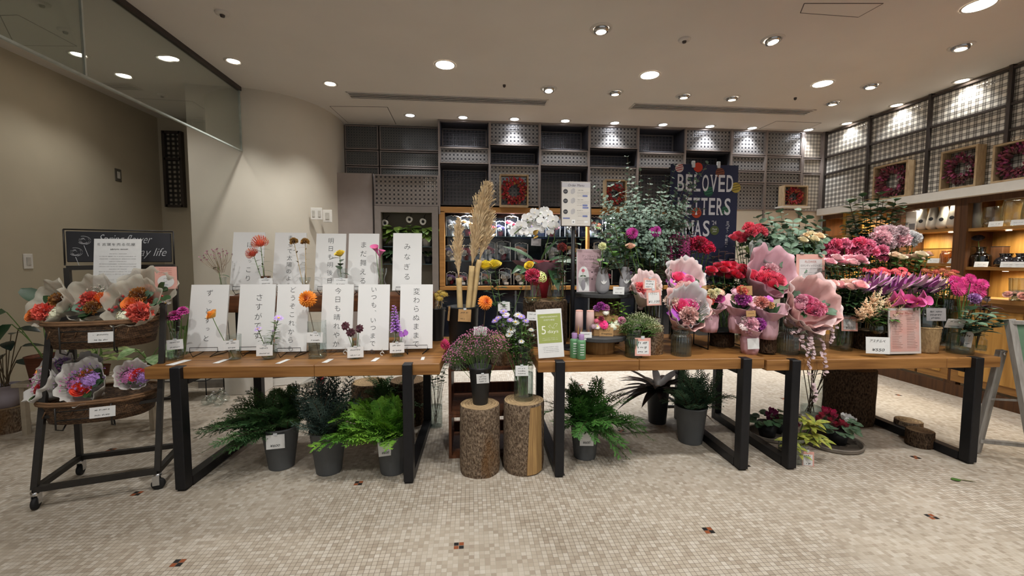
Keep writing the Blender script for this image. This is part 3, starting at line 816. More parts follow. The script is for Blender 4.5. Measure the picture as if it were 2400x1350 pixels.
def bunch(name, label, cat, group, kind, heads, Yd, base_, c, c2=None, rpx=18, spread=.02, axis=None, nl=5, L=.065, W=.038, lm=None, dy=.06, tr=.003, t0=.55, t1=.95, sq=1, tri=True, sm=None):
    """several loose stems standing together: each bloom at its photo position, all stems running down to one vase"""
    for i, hd in enumerate(heads):
        px, py = hd[0], hd[1]; p = at(px, py, Yd+(hd[3] if len(hd) > 3 else U(-dy, dy))); r = (hd[2] if len(hd) > 2 and hd[2] else rpx)*mpp(p)*1.13
        b = Vector(base_)+Vector((U(-spread, spread), U(-spread, spread), 0))
        col = c[i % len(c)] if isinstance(c, (list, tuple)) else c
        lb = label[i % len(label)] if isinstance(label, (list, tuple)) else label
        flower(name, lb, cat, kind, col, b, p, r, axis, c2, group, nl, L, W, lm, sm, (0, 0, 0), tr, t0, t1, sq, tri)
def frond(mb, p, d, L, m, ms, droop=.35, wid=.32, n=12, ang=.75, fine=5, flat=None, curl=0):
    """feathery conifer sprig"""
    p, d = Vector(p), Vector(d).normalized(); pts = []
    for i in range(n+1):
        t = i/n; pts.append(p+d*(L*t)+Vector((0, 0, -droop*L*t*t)))
    mb.tube(pts[::2], [.0025*(1-.7*i/len(pts[::2])) for i in range(len(pts[::2]))], ms, 3, False)
    nrm = Vector(flat) if flat else Vector((U(-.4, .4), U(-.4, .4), 1))
    for i in range(1, n+1):
        t = i/n; ax_ = (pts[i]-pts[i-1]).normalized(); sd = ax_.cross(nrm)
        if sd.length < .05: sd = ax_.cross(Vector((1, 0, 0)))
        sd.normalize(); up = sd.cross(ax_)
        for s in (-1, 1):
            l = L*wid*(1-.75*t)*U(.8, 1.15)+.012; e = (ax_*math.cos(ang)+sd*(s*math.sin(ang))+up*U(-.25, .25)).normalized()
            q = pts[i]; w = l*.05+.0012
            mb.leaf(q, e, up, l, w*2, m, .15, 0, 2, 'tip')
            for k in range(fine):
                u = (k+1)/(fine+.5); b = q+e*(l*u)
                for s2 in (-1, 1):
                    e2 = (e*.8+(e.cross(up))*(s2*.62)+up*U(-.2, .2)).normalized(); l2 = l*.34*(1-.5*u)+.004
                    x = e2.cross(up).normalized()*(l2*.16+.0007)
                    mb.add([b-x, b+x, b+e2*l2+x*.3, b+e2*l2-x*.3], [(0, 1, 2, 3)], m, True)
def euc_branch(mb, p, d, L, m, ms, droop=.15, n=10, leaf=.035, taper=.55, twigs=0):
    p, d = Vector(p), Vector(d).normalized(); pts = [p+d*(L*i/n)+Vector((0, 0, -droop*L*(i/n)**2)) for i in range(n+1)]
    mb.tube(pts, [.0035*(1-.6*i/n) for i in range(n+1)], ms, 4, False)
    for i in range(2, n+1):
        t = i/n; ax_ = (pts[i]-pts[i-1]).normalized(); a = i*1.57+U(-.4, .4); B = basis_to(ax_)
        for s in (0, math.pi):
            dd = B @ Vector((math.cos(a+s), math.sin(a+s), .45)); z = leaf*(1-taper*t)*U(.8, 1.2)
            mb.leaf(pts[i], dd, ax_*.7+Vector((U(-.5, .5), U(-.9, .1), .4)), z, z*U(.85, 1), m, .15, .06, 4, 'round')
        if twigs and i in (3, 5, 7):
            euc_branch(mb, pts[i], (B @ Vector((math.cos(a+.8), math.sin(a+.8), .9))), L*.38, m, ms, droop, 6, leaf*.8, taper)

# ------------------------------------------------------------------ containers, tags, logs
G_clear = glassmat('clear_glass', (.93, .96, .95), .06, .42)
G_green = glassmat('green_glass', (.55, .68, .6), .10, .5)
G_brown = glassmat('brown_glass', (.42, .24, .15), .1, .45)
G_smoke = glassmat('smoke_glass', (.24, .25, .22), .1, .5)
G_water = glassmat('water', (.86, .92, .92), .05, .3)
G_ribbed = glassmat('ribbed_glass', (.72, .76, .73), .12, .55, .12)
G_acrylic = glassmat('acrylic', (.9, .92, .95), .07, .3)
M_paper = mat('white_paper', '#dcdcdb', .8, var=.03, sc=40, rnd=.02)
M_ink = mat('black_ink', '#2c2c2e', .8)
M_inkg = mat('grey_ink', '#77777a', .8)
M_kraft = mat('kraft_paper', '#b08a5c', .85, var=.1, sc=60)
M_pinkp = mat('pink_print', '#dca69a', .8, var=.05)
M_clip = mat('clear_clip', '#c9cdd0', .3, var=.05)
M_grey = mat('grey_bucket', '#56585a', .75, var=.12, sc=9)
M_blk = mat('black_bucket', '#242527', .45, var=.15, sc=9)
def barkmat(name, c1, c2, c3):
    m, nt, b = base(name); f = noise(nt, 95, 6, stretch=(1, 1, .5)); p = noise(nt, 5.5, 4, stretch=(1, 1, .35))
    f = mth(nt, 'MINIMUM', mth(nt, 'MAXIMUM', mth(nt, 'MULTIPLY_ADD', f, 3.0, -.95), 0.0), 1.0); p = mth(nt, 'MINIMUM', mth(nt, 'MAXIMUM', mth(nt, 'MULTIPLY_ADD', p, 9, -5.0), 0.0), 1.0)
    nt.links.new(mixc(nt, mth(nt, 'MULTIPLY', p, .8), mixc(nt, f, lin(c1), lin(c2)), lin(c3)), b.inputs['Base Color']); b.inputs['Roughness'].default_value = .95; b.inputs['Specular IOR Level'].default_value = .15
    bn = nt.nodes.new('ShaderNodeBump'); bn.inputs['Strength'].default_value = 1; bn.inputs['Distance'].default_value = .012
    nt.links.new(mth(nt, 'ADD', f, mth(nt, 'MULTIPLY', p, -.8)), bn.inputs['Height']); nt.links.new(bn.outputs[0], b.inputs['Normal']); MATS[name] = m; return m
M_bark = barkmat('bark', '#57463a', '#9c8872', '#7a5836')
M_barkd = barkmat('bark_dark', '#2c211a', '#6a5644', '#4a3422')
def endgrain(name, c1, c2):
    if name in MATS: return MATS[name]
    m, nt, b = base(name); tc = nt.nodes.new('ShaderNodeTexCoord')
    w = nt.nodes.new('ShaderNodeTexWave'); w.wave_type = 'RINGS'; w.rings_direction = 'Z'; w.inputs['Scale'].default_value = 16; w.inputs['Distortion'].default_value = 5; w.inputs['Detail'].default_value = 3; w.inputs['Detail Scale'].default_value = 2
    nt.links.new(tc.outputs['Object'], w.inputs['Vector'])
    f = mth(nt, 'ADD', mth(nt, 'MULTIPLY', w.outputs['Fac'], .45), mth(nt, 'MULTIPLY_ADD', noise(nt, 7, 4), 1.4, -.4))
    f = mth(nt, 'MINIMUM', mth(nt, 'MAXIMUM', f, 0.0), 1.0)
    nt.links.new(mixc(nt, f, lin(c1), lin(c2)), b.inputs['Base Color']); b.inputs['Roughness'].default_value = .8; MATS[name] = m; return m
M_end = endgrain('log_end', '#6d5136', '#c7ac82'); M_endd = endgrain('log_end_dark', '#4a3727', '#8d7353')
M_bare = woodmat('bare_wood', '#8a6a44', '#b8945f', 6, 2, .7, .3)
def barkwob(seed, amp=.03):
    r = random.Random(seed); ph = [(k, r.uniform(0, 6.28), r.uniform(.3, 1)) for k in (2, 3, 5, 9)]
    return lambda a, z: 1+amp*sum(w*math.sin(k*a+p+z*3) for k, p, w in ph)/2
def log(name, label, loc, r, h, group=None, dark=False, bare=0, seed=1, cat='log'):
    t = thing(name, label, cat, loc, 0, group); wb_ = barkwob(seed)
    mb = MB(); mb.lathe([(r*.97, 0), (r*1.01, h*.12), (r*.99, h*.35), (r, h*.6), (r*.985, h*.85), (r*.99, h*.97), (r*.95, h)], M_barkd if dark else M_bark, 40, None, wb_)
    if bare:
        a0 = bare
        def fn(u, v):
            a = a0+(u-.5)*1.0*(1-.3*v); w_ = wb_(a, h*v*.95)*r*1.012; return (w_*math.cos(a), w_*math.sin(a), h*(.02+.95*v))
        mb.grid(fn, 8, 8, M_bare)
    mb.build('bark', t)
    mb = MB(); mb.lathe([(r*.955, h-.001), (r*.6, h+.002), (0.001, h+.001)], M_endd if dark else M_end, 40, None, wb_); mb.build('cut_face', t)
    return t
def price_tag(parent, q, Yd, lines=2, style='white', words=None, clip=True, yaw=0, lean=.08, off=.0):
    """card with writing; q = (px0, py0, px1, py1) in the photo at depth Yd"""
    c = at((q[0]+q[2])/2, (q[1]+q[3])/2, Yd); s = mpp(c); w, h = (q[2]-q[0])*s, (q[3]-q[1])*s
    M = Matrix.Translation(c-parent.location) @ Matrix.Rotation(yaw+math.atan2(-c.x, c.y)*.5, 4, 'Z') @ Matrix.Rotation(math.pi/2-lean, 4, 'X') @ Matrix.Rotation(U(-.06, .06), 4, 'Z')
    mb = MB(); body = {'white': M_paper, 'kraft': M_kraft, 'pink': M_pinkp, 'grey': mat('grey_card', '#8e8a8a', .8)}[style]
    mb.box((0, 0, 0), (w, h, .0014), body, M.to_3x3().to_4x4() if False else None)
    mb.v = [tuple(M @ Vector(v)) for v in mb.v]
    if style == 'pink': quad(mb, -w*.38, w*.38, -h*.4, h*.32, M_paper, M, .0011)
    if words:
        n = len(words)
        for i, wd_ in enumerate(words): text(mb, wd_, (U(-.03, .03)*w, h*(.26-.52*i/max(1, n-1)) if n > 1 else 0), h*.17, M_ink, M, shear=.25, z=.0016, w=min(w*.8, w*.13*len(wd_)))
    else:
        for i in range(lines): scribble(mb, -w*.3, w*.3, h*(.22-.5*i/max(1, lines-1)) if lines > 1 else 0, h*.15, M_ink, M, z=.0016)
    if clip: mb.box(tuple(M @ Vector((0, h*.52, 0))), (w*.22, .006, h*.16), M_clip)
    return mb.build('price_tag', parent)
def bucket(label, loc, rt, rb, h, m=None, group=None, name='flower_bucket'):
    t = thing(name, label, 'bucket', loc, 0, group); m = m or M_grey
    mb = MB(); mb.lathe([(0.001, 0), (rb*.97, 0), (rb, .006), (rt, h-.012), (rt*1.03, h-.01), (rt*1.03, h), (rt*.97, h), (rb*.95, .03), (.001, .03)], m, 36); mb.build('bucket_body', t)
    MB().lathe([(rt*.955, h-.008), (rt*1.034, h+.001)], m, 36).build('rim', t)
    return t
VP = {'cyl': [(1, 0), (1, .5), (1, 1)], 'bottle': [(.85, 0), (1, .06), (1, .5), (.9, .6), (.5, .72), (.48, .93), (.6, 1)], 'hour': [(.8, 0), (1, .12), (.95, .35), (.5, .55), (.55, .65), (.9, .85), (.95, 1)],
      'flask': [(.75, 0), (1, .1), (1, .35), (.6, .62), (.5, .8), (.62, 1)], 'bulb': [(.55, 0), (.95, .15), (1, .4), (.8, .65), (.52, .8), (.6, 1)], 'tumbler': [(.85, 0), (.9, .3), (1, 1)],
      'tulip': [(.6, 0), (.95, .2), (1, .45), (.9, .8), (.8, 1)], 'bowl': [(.35, 0), (.8, .1), (1, .4), (.98, .6), (.82, 1)], 'jar': [(.95, 0), (1, .05), (1, .72), (.8, .86), (.82, .9), (.82, 1)], 'cone': [(.75, 0), (.9, .4), (1, 1)]}
def smooth_prof(pr, r, h, n=4):
    out = []
    for i in range(len(pr)-1):
        a, b = pr[i], pr[i+1]; p = pr[i-1] if i else a; q = pr[i+2] if i+2 < len(pr) else b
        for k in range(n):
            t = k/n; f = [.5*(2*a[j]+(b[j]-p[j])*t+(2*p[j]-5*a[j]+4*b[j]-q[j])*t*t+(3*a[j]-p[j]-3*b[j]+q[j])*t**3) for j in (0, 1)]
            out.append((f[0]*r, f[1]*h))
    out.append((pr[-1][0]*r, pr[-1][1]*h)); return out
def vase(label, loc, r, h, kind='cyl', m=None, water=.4, rib=0, group=None, name='glass_vase', cat='vase', sqr=False):
    t = thing(name, label, cat, loc, 0, group); m = m or G_clear; pr = smooth_prof(VP[kind], r, h)
    wob = (lambda a, z: 1+.03*math.sin(rib*a)) if rib else None; n = max(28, rib*4) if rib else 28
    if sqr: wob = lambda a, z: 1/max(abs(math.cos(a)), abs(math.sin(a)), .76)**.9
    mb = MB(); mb.lathe([(.001, .004)]+[(pr[0][0]*.95, .004)]+pr, m, n, None, wob); mb.build('glass_body', t)
    MB().lathe([(pr[-1][0]*.985, h-.0015), (pr[-1][0]*1.02, h+.0006), (pr[-1][0]*1.0, h+.002)], m, n, None, wob).build('rim', t)
    if water:
        mb = MB(); wp = [(a*.94, max(b, .008)) for a, b in pr if b <= h*water]; mb.lathe([(.001, .008)]+wp+[(.001, wp[-1][1])], G_water, 24, None, wob); mb.build('water', t)
    return t
def wrap_cone(mb, m, r0, r1, h, n=72, waves=5, amp=.14, tall=.35, low=.25, ph=0, pw=.8, z0=0, pts=4):
    """paper rolled round a bouquet: front (local -y) lower, back taller, pointed corners"""
    def fn(u, v):
        a = 2*math.pi*u; front = .5-.5*math.sin(a)     # 1 at -y
        hh = h*(1+tall*(1-front)-low*front)*(1+.13*abs(math.sin(pts*.5*a+ph))*v)
        rr = r0+(r1-r0)*v**pw; rr *= 1+amp*v*math.sin(waves*a+ph)*.5+amp*.6*v*math.sin(2*a+ph*2)*.5+.05*v*math.sin(11*a+4*v+ph)+.03*math.sin(19*a-7*v)*v
        hh *= 1+.05*v*math.sin(9*a+ph*3)
        return (rr*math.cos(a), rr*math.sin(a), z0+hh*v)
    mb.grid(fn, n, 9, m, wrap=True)
# ------------------------------------------------------------------ tables
M_oak = woodmat('oak_top', '#6e4722', '#ab7b46', 2.6, 0, .42, .2)
M_walnut = woodmat('walnut_crate', '#4a2a1b', '#6f4328', 4, 2, .5, .2)
M_oakd = woodmat('dark_oak', '#4b2c1a', '#784a2a', 3, 0, .5, .2)
def table(label, x0, x1, y0, d, rz, tz, legs, seam=None):
    c = Vector(((x0+x1)/2, y0+d/2, 0)); t = thing('display_table', label, 'table', c, rz); L = x1-x0; th = .072
    mb = MB(); xs_ = [-L/2]+([s_-c.x for s_ in seam] if seam else [])+[L/2]
    for a, b in zip(xs_, xs_[1:]): mb.box(((a+b)/2, 0, tz-th/2), (b-a-.0015, d, th), M_oak, None, .004)
    mb.build('table_top', t)
    for lx in legs:
        x = lx-c.x; w = .06; mb = MB()
        mb.box((x, -d/2+.004, (tz+.002)/2+.006), (w, .07, tz-.008), M_black, None, .004); mb.box((x, d/2-.03, (tz-th)/2), (w, .06, tz-th), M_black, None, .004)
        mb.box((x, 0, .035), (w, d-.08, .055), M_black); mb.box((x, 0, tz-th-.02), (w, d-.08, .04), M_black)
        for y in (-d/2+.01, d/2-.03): mb.box((x, y, .005), (.05, .05, .01), M_black)
        mb.build('leg_frame', t)
def X(px, py, y): return at(px, py, y).x
table('long oak table on black steel frames carrying the white lettered boards', X(345, 862, 2.69), X(1036, 852, 2.65), 2.655, .93, math.radians(-1.5), TZ, (X(426, 857, 2.69), X(961, 850, 2.65)), (X(743, 855, 2.67),))
table('oak table on black steel frames behind the green day-guarantee card', X(1263, 846, 2.64), X(1791, 838, 2.62), 2.615, .93, math.radians(-1.1), TZ, (X(1314, 845, 2.64), X(1746, 840, 2.62)), (X(1500, 845, 2.63),))
table('oak table on black steel frames holding the pink rose vases and woven pot', X(1795, 838, 2.62), X(2338, 845, 2.57), 2.565, .93, math.radians(-1.7), .742, (X(1856, 838, 2.62), X(2277, 842, 2.58)), (X(2210, 840, 2.59),))
TZ3 = .742

# ------------------------------------------------------------------ flower cart
M_cart = mat('cart_iron', '#35322f', .5, .4, var=.12, sc=30)
M_rub = mat('black_rubber', '#1a1a1b', .7)
def wicker(name, c1, c2, s=60):
    m, nt, b = base(name); tc = nt.nodes.new('ShaderNodeTexCoord')
    br = nt.nodes.new('ShaderNodeTexBrick'); br.inputs['Scale'].default_value = s; br.inputs['Color1'].default_value = (*lin(c1), 1); br.inputs['Color2'].default_value = (*lin(c2), 1); br.inputs['Mortar'].default_value = (.012, .009, .007, 1)
    br.inputs['Mortar Size'].default_value = .03; br.inputs['Brick Width'].default_value = .62; br.inputs['Row Height'].default_value = .24
    mp = nt.nodes.new('ShaderNodeMapping'); mp.inputs['Rotation'].default_value = (math.pi/2, 0, 0)
    nt.links.new(tc.outputs['Object'], mp.inputs[0]); nt.links.new(mp.outputs[0], br.inputs[0]); nt.links.new(br.outputs[0], b.inputs['Base Color'])
    bn = nt.nodes.new('ShaderNodeBump'); bn.inputs['Strength'].default_value = .8; bn.inputs['Distance'].default_value = .006; nt.links.new(br.outputs['Fac'], bn.inputs['Height']); bn.invert = True
    nt.links.new(bn.outputs[0], b.inputs['Normal']); b.inputs['Roughness'].default_value = .75; MATS[name] = m; return m
M_wick = wicker('dark_wicker', '#86664a', '#4a3524', 42); M_wick2 = mat('wicker_rim', '#7a5b40', .75, var=.4, sc=45, bump=.6, stretch=(.3, 1, 3))
FL, FR, BL, BR = on(85, 1193, 0), on(372, 1146, 0), on(190, 1112, 0), on(427, 1080, 0)
cart = thing('flower_cart', 'black iron flower trolley on casters with a chalkboard header and two basket tiers', 'flower cart', (FL+FR+BL+BR)/4)
co = cart.location.copy(); R0 = .115
def cl(v): return Vector(v)-co
fl, fr_, bl, br_ = (cl((p.x, p.y, R0)) for p in (FL, FR, BL, BR))
tFL, tFR = cl(at(120, 752, 2.66)), cl(at(384, 712, 2.84)); tBL, tBR = cl(at(158, 628, 2.93)), cl(at(409, 624, 3.08))
for a, b in ((fl, tFL), (fr_, tFR), (bl, tBL), (br_, tBR)): mb = MB(); mb.bar(a, b, .028, M_cart, .028, (1, .3, 0)); mb.build('post', cart)
for a, b in ((fl, fr_), (bl, br_), (fl, bl), (fr_, br_)): mb = MB(); mb.bar(a, b, .03, M_cart); mb.build('base_rail', cart)
mb = MB(); mb.bar(tBL, tBR, .028, M_cart); mb.build('top_rail', cart)
for (a, b) in ((tFL, tFR), (bl.lerp(tBL, .72), br_.lerp(tBR, .72)), (fl.lerp(tFL, .42), fr_.lerp(tFR, .42)), (bl.lerp(tBL, .27), br_.lerp(tBR, .27))): mb = MB(); mb.bar(a, b, .018, M_cart); mb.build('basket_rail', cart)
for p, a in ((FL, .3), (FR, 1.9), (BL, .2), (BR, .5)):
    q = cl(p); cs = MB(); cs.lathe([(.02, .088), (.02, .1), (.012, .1)], M_chrome, 14, Matrix.Translation(q))
    R_ = rotz(a)
    for s in (-1, 1): cs.box(tuple(q+Vector(R_ @ Vector((s*.015, .008, .06)))), (.004, .035, .06), M_chrome, R_)
    f = cs.build('caster', cart)
    MB().lathe([(.001, -.011), (.028, -.012), (.035, -.008), (.035, .008), (.028, .012), (.001, .011)], M_rub, 20, Matrix.Translation(q+Vector((0, 0, .035))) @ R_ @ Matrix.Rotation(math.pi/2, 4, 'Y')).build('wheel', f)
# chalkboard header
yaw_c = math.atan2(BR.y-BL.y, BR.x-BL.x)
def along(p, yaw, px):
    """distance from p along the floor direction yaw until photo column px"""
    n_ = RT-FW*((px-1200)/F); d = Vector((math.cos(yaw), math.sin(yaw), 0)); return (CAM-p).dot(n_)/d.dot(n_)
pL = at(156, 578, 2.95); wB = along(pL, yaw_c, 402); cb = pL+Vector((math.cos(yaw_c), math.sin(yaw_c), 0))*wB/2
Mc = Matrix.Translation(cl(cb)) @ rotz(yaw_c) @ Matrix.Rotation(math.pi/2-.03, 4, 'X'); s_ = mpp(cb); hB = 70*s_
mb = MB(); mb.box((0, 0, 0), (wB, hB, .012), mat('chalkboard', '#26262a', .7, var=.3, sc=5), None, .004); mb.v = [tuple(Mc @ Vector(v)) for v in mb.v]
M_chalk = mat('chalk', '#b9babd', .9)
text(mb, 'Spring flower', (.03, hB*.23), hB*.36, M_chalk, Mc, wB*.5, .35, -.012, z=.0075); text(mb, 'in everyday life', (.06, -hB*.2), hB*.36, M_chalk, Mc, wB*.68, .35, -.012, z=.0075)
for (rx, ry) in ((-.34, .2), (-.42, -.18)):
    for k in range(5):
        a = k*1.25
        for j in range(9):
            t0, t1 = a+j*.35, a+(j+1)*.35; r0 = hB*(.05+.022*k); f = lambda t: (rx*wB+r0*math.cos(t)*(1+.1*k), ry*hB+r0*math.sin(t), .0075)
            p, q = f(t0), f(t1); mb.add([p, q, (q[0]*1.0, q[1]+.0022, q[2]), (p[0], p[1]+.0022, p[2])], [(0, 1, 2, 3)], M_chalk, False, Mc)
    mb.add([(rx*wB, ry*hB-.03, .0075), (rx*wB+.003, ry*hB-.03, .0075), (rx*wB+.023, ry*hB-.1, .0075), (rx*wB+.02, ry*hB-.1, .0075)], [(0, 1, 2, 3)], M_chalk, False, Mc)
sign = mb.build('chalkboard', cart)
f = MB(); z = 78*s_/2; x_ = wB/2+.012
for a, b in (((-x_, -z, 0), (-x_, z, 0)), ((-x_, z, 0), (x_, z, 0)), ((x_, z, 0), (x_, -z-.01, 0)), ((-x_, -z-.01, 0), (-x_, -z, 0))): f.tube([Mc @ Vector(a), Mc @ Vector(b)], .005, M_cart, 6)
f.build('sign_wire', sign)
# baskets
def basket(label, cpx, cpy, Yc, ax_, by, h, z0, tq):
    c = at(cpx, cpy, Yc); c.z = z0; t = thing('wicker_basket', label, 'basket', c)
    R_ = rotz(yaw_c); K = 44
    def prof(s, z):
        def fn(a):
            k = 1/(abs(math.cos(a))**2.6+abs(math.sin(a))**2.6)**(1/2.6); return Vector((ax_*s*math.cos(a)*k, by*s*math.sin(a)*k, z))
        return fn
    mb = MB(); rows = [(0.001, .004), (.86, 0), (.9, h*.35), (.95, h*.7), (1, h), (.955, h), (.88, .02), (.001, .02)]
    vv = []
    for i, (s, z) in enumerate(rows):
        for j in range(K):
            a = 2*math.pi*j/K; vv.append(tuple(R_ @ prof(s, z+(.03*h*max(0, math.sin(a)) if z > h*.5 else 0))(a)))
    mb.add(vv, [(i*K+j, i*K+(j+1) % K, (i+1)*K+(j+1) % K, (i+1)*K+j) for i in range(len(rows)-1) for j in range(K)], M_wick)
    mb.build('wicker_body', t)
    mb = MB()
    for dz in (0, .012): mb.tube([R_ @ prof(1.0+.01*(dz == 0), h-.006+dz+.03*h*max(0, math.sin(2*math.pi*j/40)))(2*math.pi*j/40) for j in range(41)], .009, M_wick2, 6, False)
    for k in range(-3, 4): mb.tube([R_ @ Vector((ax_*k*.22-.01, -by*.93, h*.45)), R_ @ Vector((ax_*k*.22+.01, -by*.985, h*.75))], .003, M_wick2, 4)
    mb.build('braided_rim', t)
    mb = MB(); yb = -by*.99
    for z in (h*.32, h*.72): mb.tube([R_ @ Vector((-ax_*.45, yb-.012, z)), R_ @ Vector((ax_*.45, yb-.012, z))], .004, M_cart, 5)
    for x in (-ax_*.45, ax_*.45): mb.tube([R_ @ Vector((x, yb-.012, h*.9)), R_ @ Vector((x, yb-.014, -.01)), R_ @ Vector((x*.95, yb+.03, -.03)), R_ @ Vector((x*.85, yb+.05, .01))], .0045, M_cart, 5)
    mb.build('wire_hanger', t)
    price_tag(t, tq, Yc-by-.06+.0, 2, 'white', clip=False, yaw=.12)
    return t
basket('upper dark wicker basket of net-wrapped orange bouquets on the trolley', 250, 782, 2.78, .265, .19, .15, .885, (214, 778, 258, 802))
basket('lower dark wicker basket of small paper-wrapped posies on the trolley', 244, 955, 2.77, .275, .195, .125, .455, (218, 953, 263, 978))
# leaflet sheets on the trolley
def sheet_px(name, label, cat, q, Yb, lean, draw=None, body=None, th=.0015, yaw=0, curl=0):
    """upright sheet whose lower edge sits at q[3], seen spanning q=(x0,y0,x1,y1) in the photo"""
    pb = at((q[0]+q[2])/2, q[3], Yb); s = mpp(pb); w = (q[2]-q[0])*s
    d = ray((q[0]+q[2])/2, q[1]); n_ = Vector((0, math.cos(lean), -math.sin(lean)))   # plane through pb
    tt = (pb-CAM).dot(n_)/d.dot(n_); h = (CAM+d*tt-pb).length
    t = thing(name, label, cat, pb); M = board_frame(lean, yaw)
    mb = MB(); mb.box((0, h/2, 0), (w, h, th), body or M_paper)
    mb.v = [tuple(M @ Vector((x, y, z+(curl*((y/h)-.6)**2 if curl else 0)))) for x, y, z in mb.v]
    if draw: draw(mb, w, h, M @ Matrix.Translation((0, 0, th/2)))
    mb.build('sheet', t)
    return t, w, h
def d_poster(k, w, h, M):
    text(k, '言葉を売る花屋', (.02*w, h*.9), h*.05, M_ink, M, w*.7, thin=-.01); text(k, '花', (-.4*w, h*.9), h*.045, M_inkg, M)
    scribble(k, -w*.15, w*.22, h*.81, h*.028, M_ink, M)
    for i in range(9): scribble(k, -w*(.18+.2*(i % 3 > 0)), w*(.2+.2*(i % 3 > 0)), h*(.73-.046*i), h*.013, M_inkg, M)
    for i in range(5):
        for s in (-1, 1): scribble(k, s*w*.23-w*.17, s*w*.23+w*.17, h*(.26-.04*i), h*.011, M_inkg, M)
sheet_px('poster_sheet', 'white printed poster sheet of Japanese text in front of the chalkboard', 'poster', (222, 560, 325, 690), 2.9, .1, d_poster)
def d_pink(k, w, h, M):
    for i in range(4): scribble(k, -w*.3, w*.3, h*(.9-.08*i), h*.03, mat('pink_ink', '#8a5a50', .8), M)
    circ(k, 0, h*.33, w*.38, M_paper, M, .0008, 24, h*.28)
    mm = mat('blue_ink', '#4c5a80', .8)
    for i in range(14):
        a, b = i*.45, (i+1)*.45; p = (w*.14*math.cos(a)*(1-i*.04), h*(.36+.02*i*.3)+h*.1*math.sin(a)); q = (w*.14*math.cos(b)*(1-i*.04), h*(.36+.02*i*.3)+h*.1*math.sin(b))
        k.add([(p[0], p[1], .0012), (q[0], q[1], .0012), (q[0], q[1]+.0015, .0012), (p[0], p[1]+.0015, .0012)], [(0, 1, 2, 3)], mm, False, M)
    line(k, -w*.1, w*.1, h*.18, .002, mm, M)
sheet_px('leaflet_card', 'small peach leaflet with an oval emblem hooked on the trolley post', 'leaflet', (366, 625, 414, 677), 2.93, .02, d_pink, M_pinkp, .003)
# wrapped bouquets of the trolley
V_net = veilmat('net_wrap', '#dcd6c6', .5); M_wp = mat('wrap_white', '#cfccc6', .75, var=.04, sc=30)
def posy(label, group, px, py, Yd, wpx, parts, wrapm, lean=(0, -.75, .8), name='wrapped_posy', r0=.02, depth=1.0, text_band=False, cat='bouquet', ph=None, inner=None, hgt=1.25, amp=.16):
    """bouquet rolled in paper, mouth centred at (px,py), opening along lean; parts = (kind, colour, dx, dy, r) in units of the mouth radius, dx right, dy up in the picture"""
    c = at(px, py, Yd); cart_ = wrapm in (V_net, M_wp) and name == 'wrapped_posy'; R = wpx*(.46 if cart_ else .5)*mpp(c); fs = (1.25 if wrapm is V_net else 1.55) if cart_ else 1.4; t = thing(name, label, cat, c, 0, group); A = Vector(lean).normalized()
    B = basis_to(A, (0, 0, 1))      # local z along A
    back = Vector((0, 0, 1)) if abs(A.z) < .9 else Vector((0, 1, 0))
    hz = R*hgt*depth; T = Matrix.Translation(-A*hz*.8) @ B
    # rotate so that the higher paper edge lies behind
    loc_up = (B.inverted() @ back).normalized(); ang = math.atan2(loc_up.y, loc_up.x)-math.pi/2
    T = T @ rotz(ang); ph = U(0, 6) if ph is None else ph
    mb = MB(); wrap_cone(mb, wrapm, r0 if r0 > .03 else R*.16, R*1.02, hz, 76, 5, amp, .28, .18, ph); mb.v = [tuple(T @ Vector(v)) for v in mb.v]; mb.build('paper_wrap', t, solid=.0006)
    if inner:
        mb = MB(); wrap_cone(mb, inner, R*.14, R*.93, hz*1.04, 76, 4, amp, .3, .2, ph+1.3); mb.v = [tuple(T @ Vector(v)) for v in mb.v]; mb.build('inner_wrap', t, solid=.0006)
    ex = RT; ey = UP-A*UP.dot(A); ey.normalize()
    for k in parts:
        kind, col, dx, dy, rr = k[:5]; c2 = k[5] if len(k) > 5 else None
        p = ex*(dx*R)+ey*(dy*R)+A*(hz*.02+R*.12*(1-abs(dx)-abs(dy)))
        if kind == 'leaf' or kind == 'leafr':
            mb = MB()
            for q in range(3):
                d = (ex*(dx+U(-.6, .6))+ey*(dy+U(-.6, .6))+A*.5); mb.leaf(p-d.normalized()*rr*R*.4, d, A, rr*R*1.5, rr*R*.95, col, .2, .1, 5, 'round' if kind == 'leafr' else 'leaf')
            mb.build('foliage', t)
        elif kind == 'berries':
            mb = MB()
            for q in range(14):
                o = p+ex*U(-rr, rr)*R+ey*U(-rr, rr)*R+A*U(0, .25)*R; mb.lathe([(0, -.01), (.01, 0), (0, .01)], PM(col), 8, Matrix.Translation(o)); mb.tube([p-A*R*.2, o], .0012, M_stemb, 3, False)
            mb.build('berry_sprig', t)
        else: bloom(t, kind, col, p, rr*R*fs*(1.25 if kind == 'spray' else 1), A+Vector((U(-.25, .25), -.2, U(-.1, .3))), c2)
    # tied stem end
    mb = MB(); mb.tube([T @ Vector((0, 0, hz*.06)), T @ Vector((0, 0, -R*.2))], [R*.17, R*.2], wrapm, 12); mb.build('tied_end', t)
    return t
OR, CO, RB, MU = '#e0702a', '#dd5a4a', '#9a2a2c', '#8a5a1e'
posy('net-wrapped bouquet hanging over the outer basket end, orange and coral with a brown mum', None, 128, 722, 2.72, 118, [('ranunculus', OR, -.5, -.35, .32), ('ruffle', CO, -.05, -.28, .34), ('ruffle', MU, .12, .3, .3), ('leafr', M_euc2, .55, -.1, .4), ('leaf', M_leaf, -.3, .3, .4), ('mum', '#b9b8a0', .35, -.35, .28)], V_net, (-.35, -.8, .7))
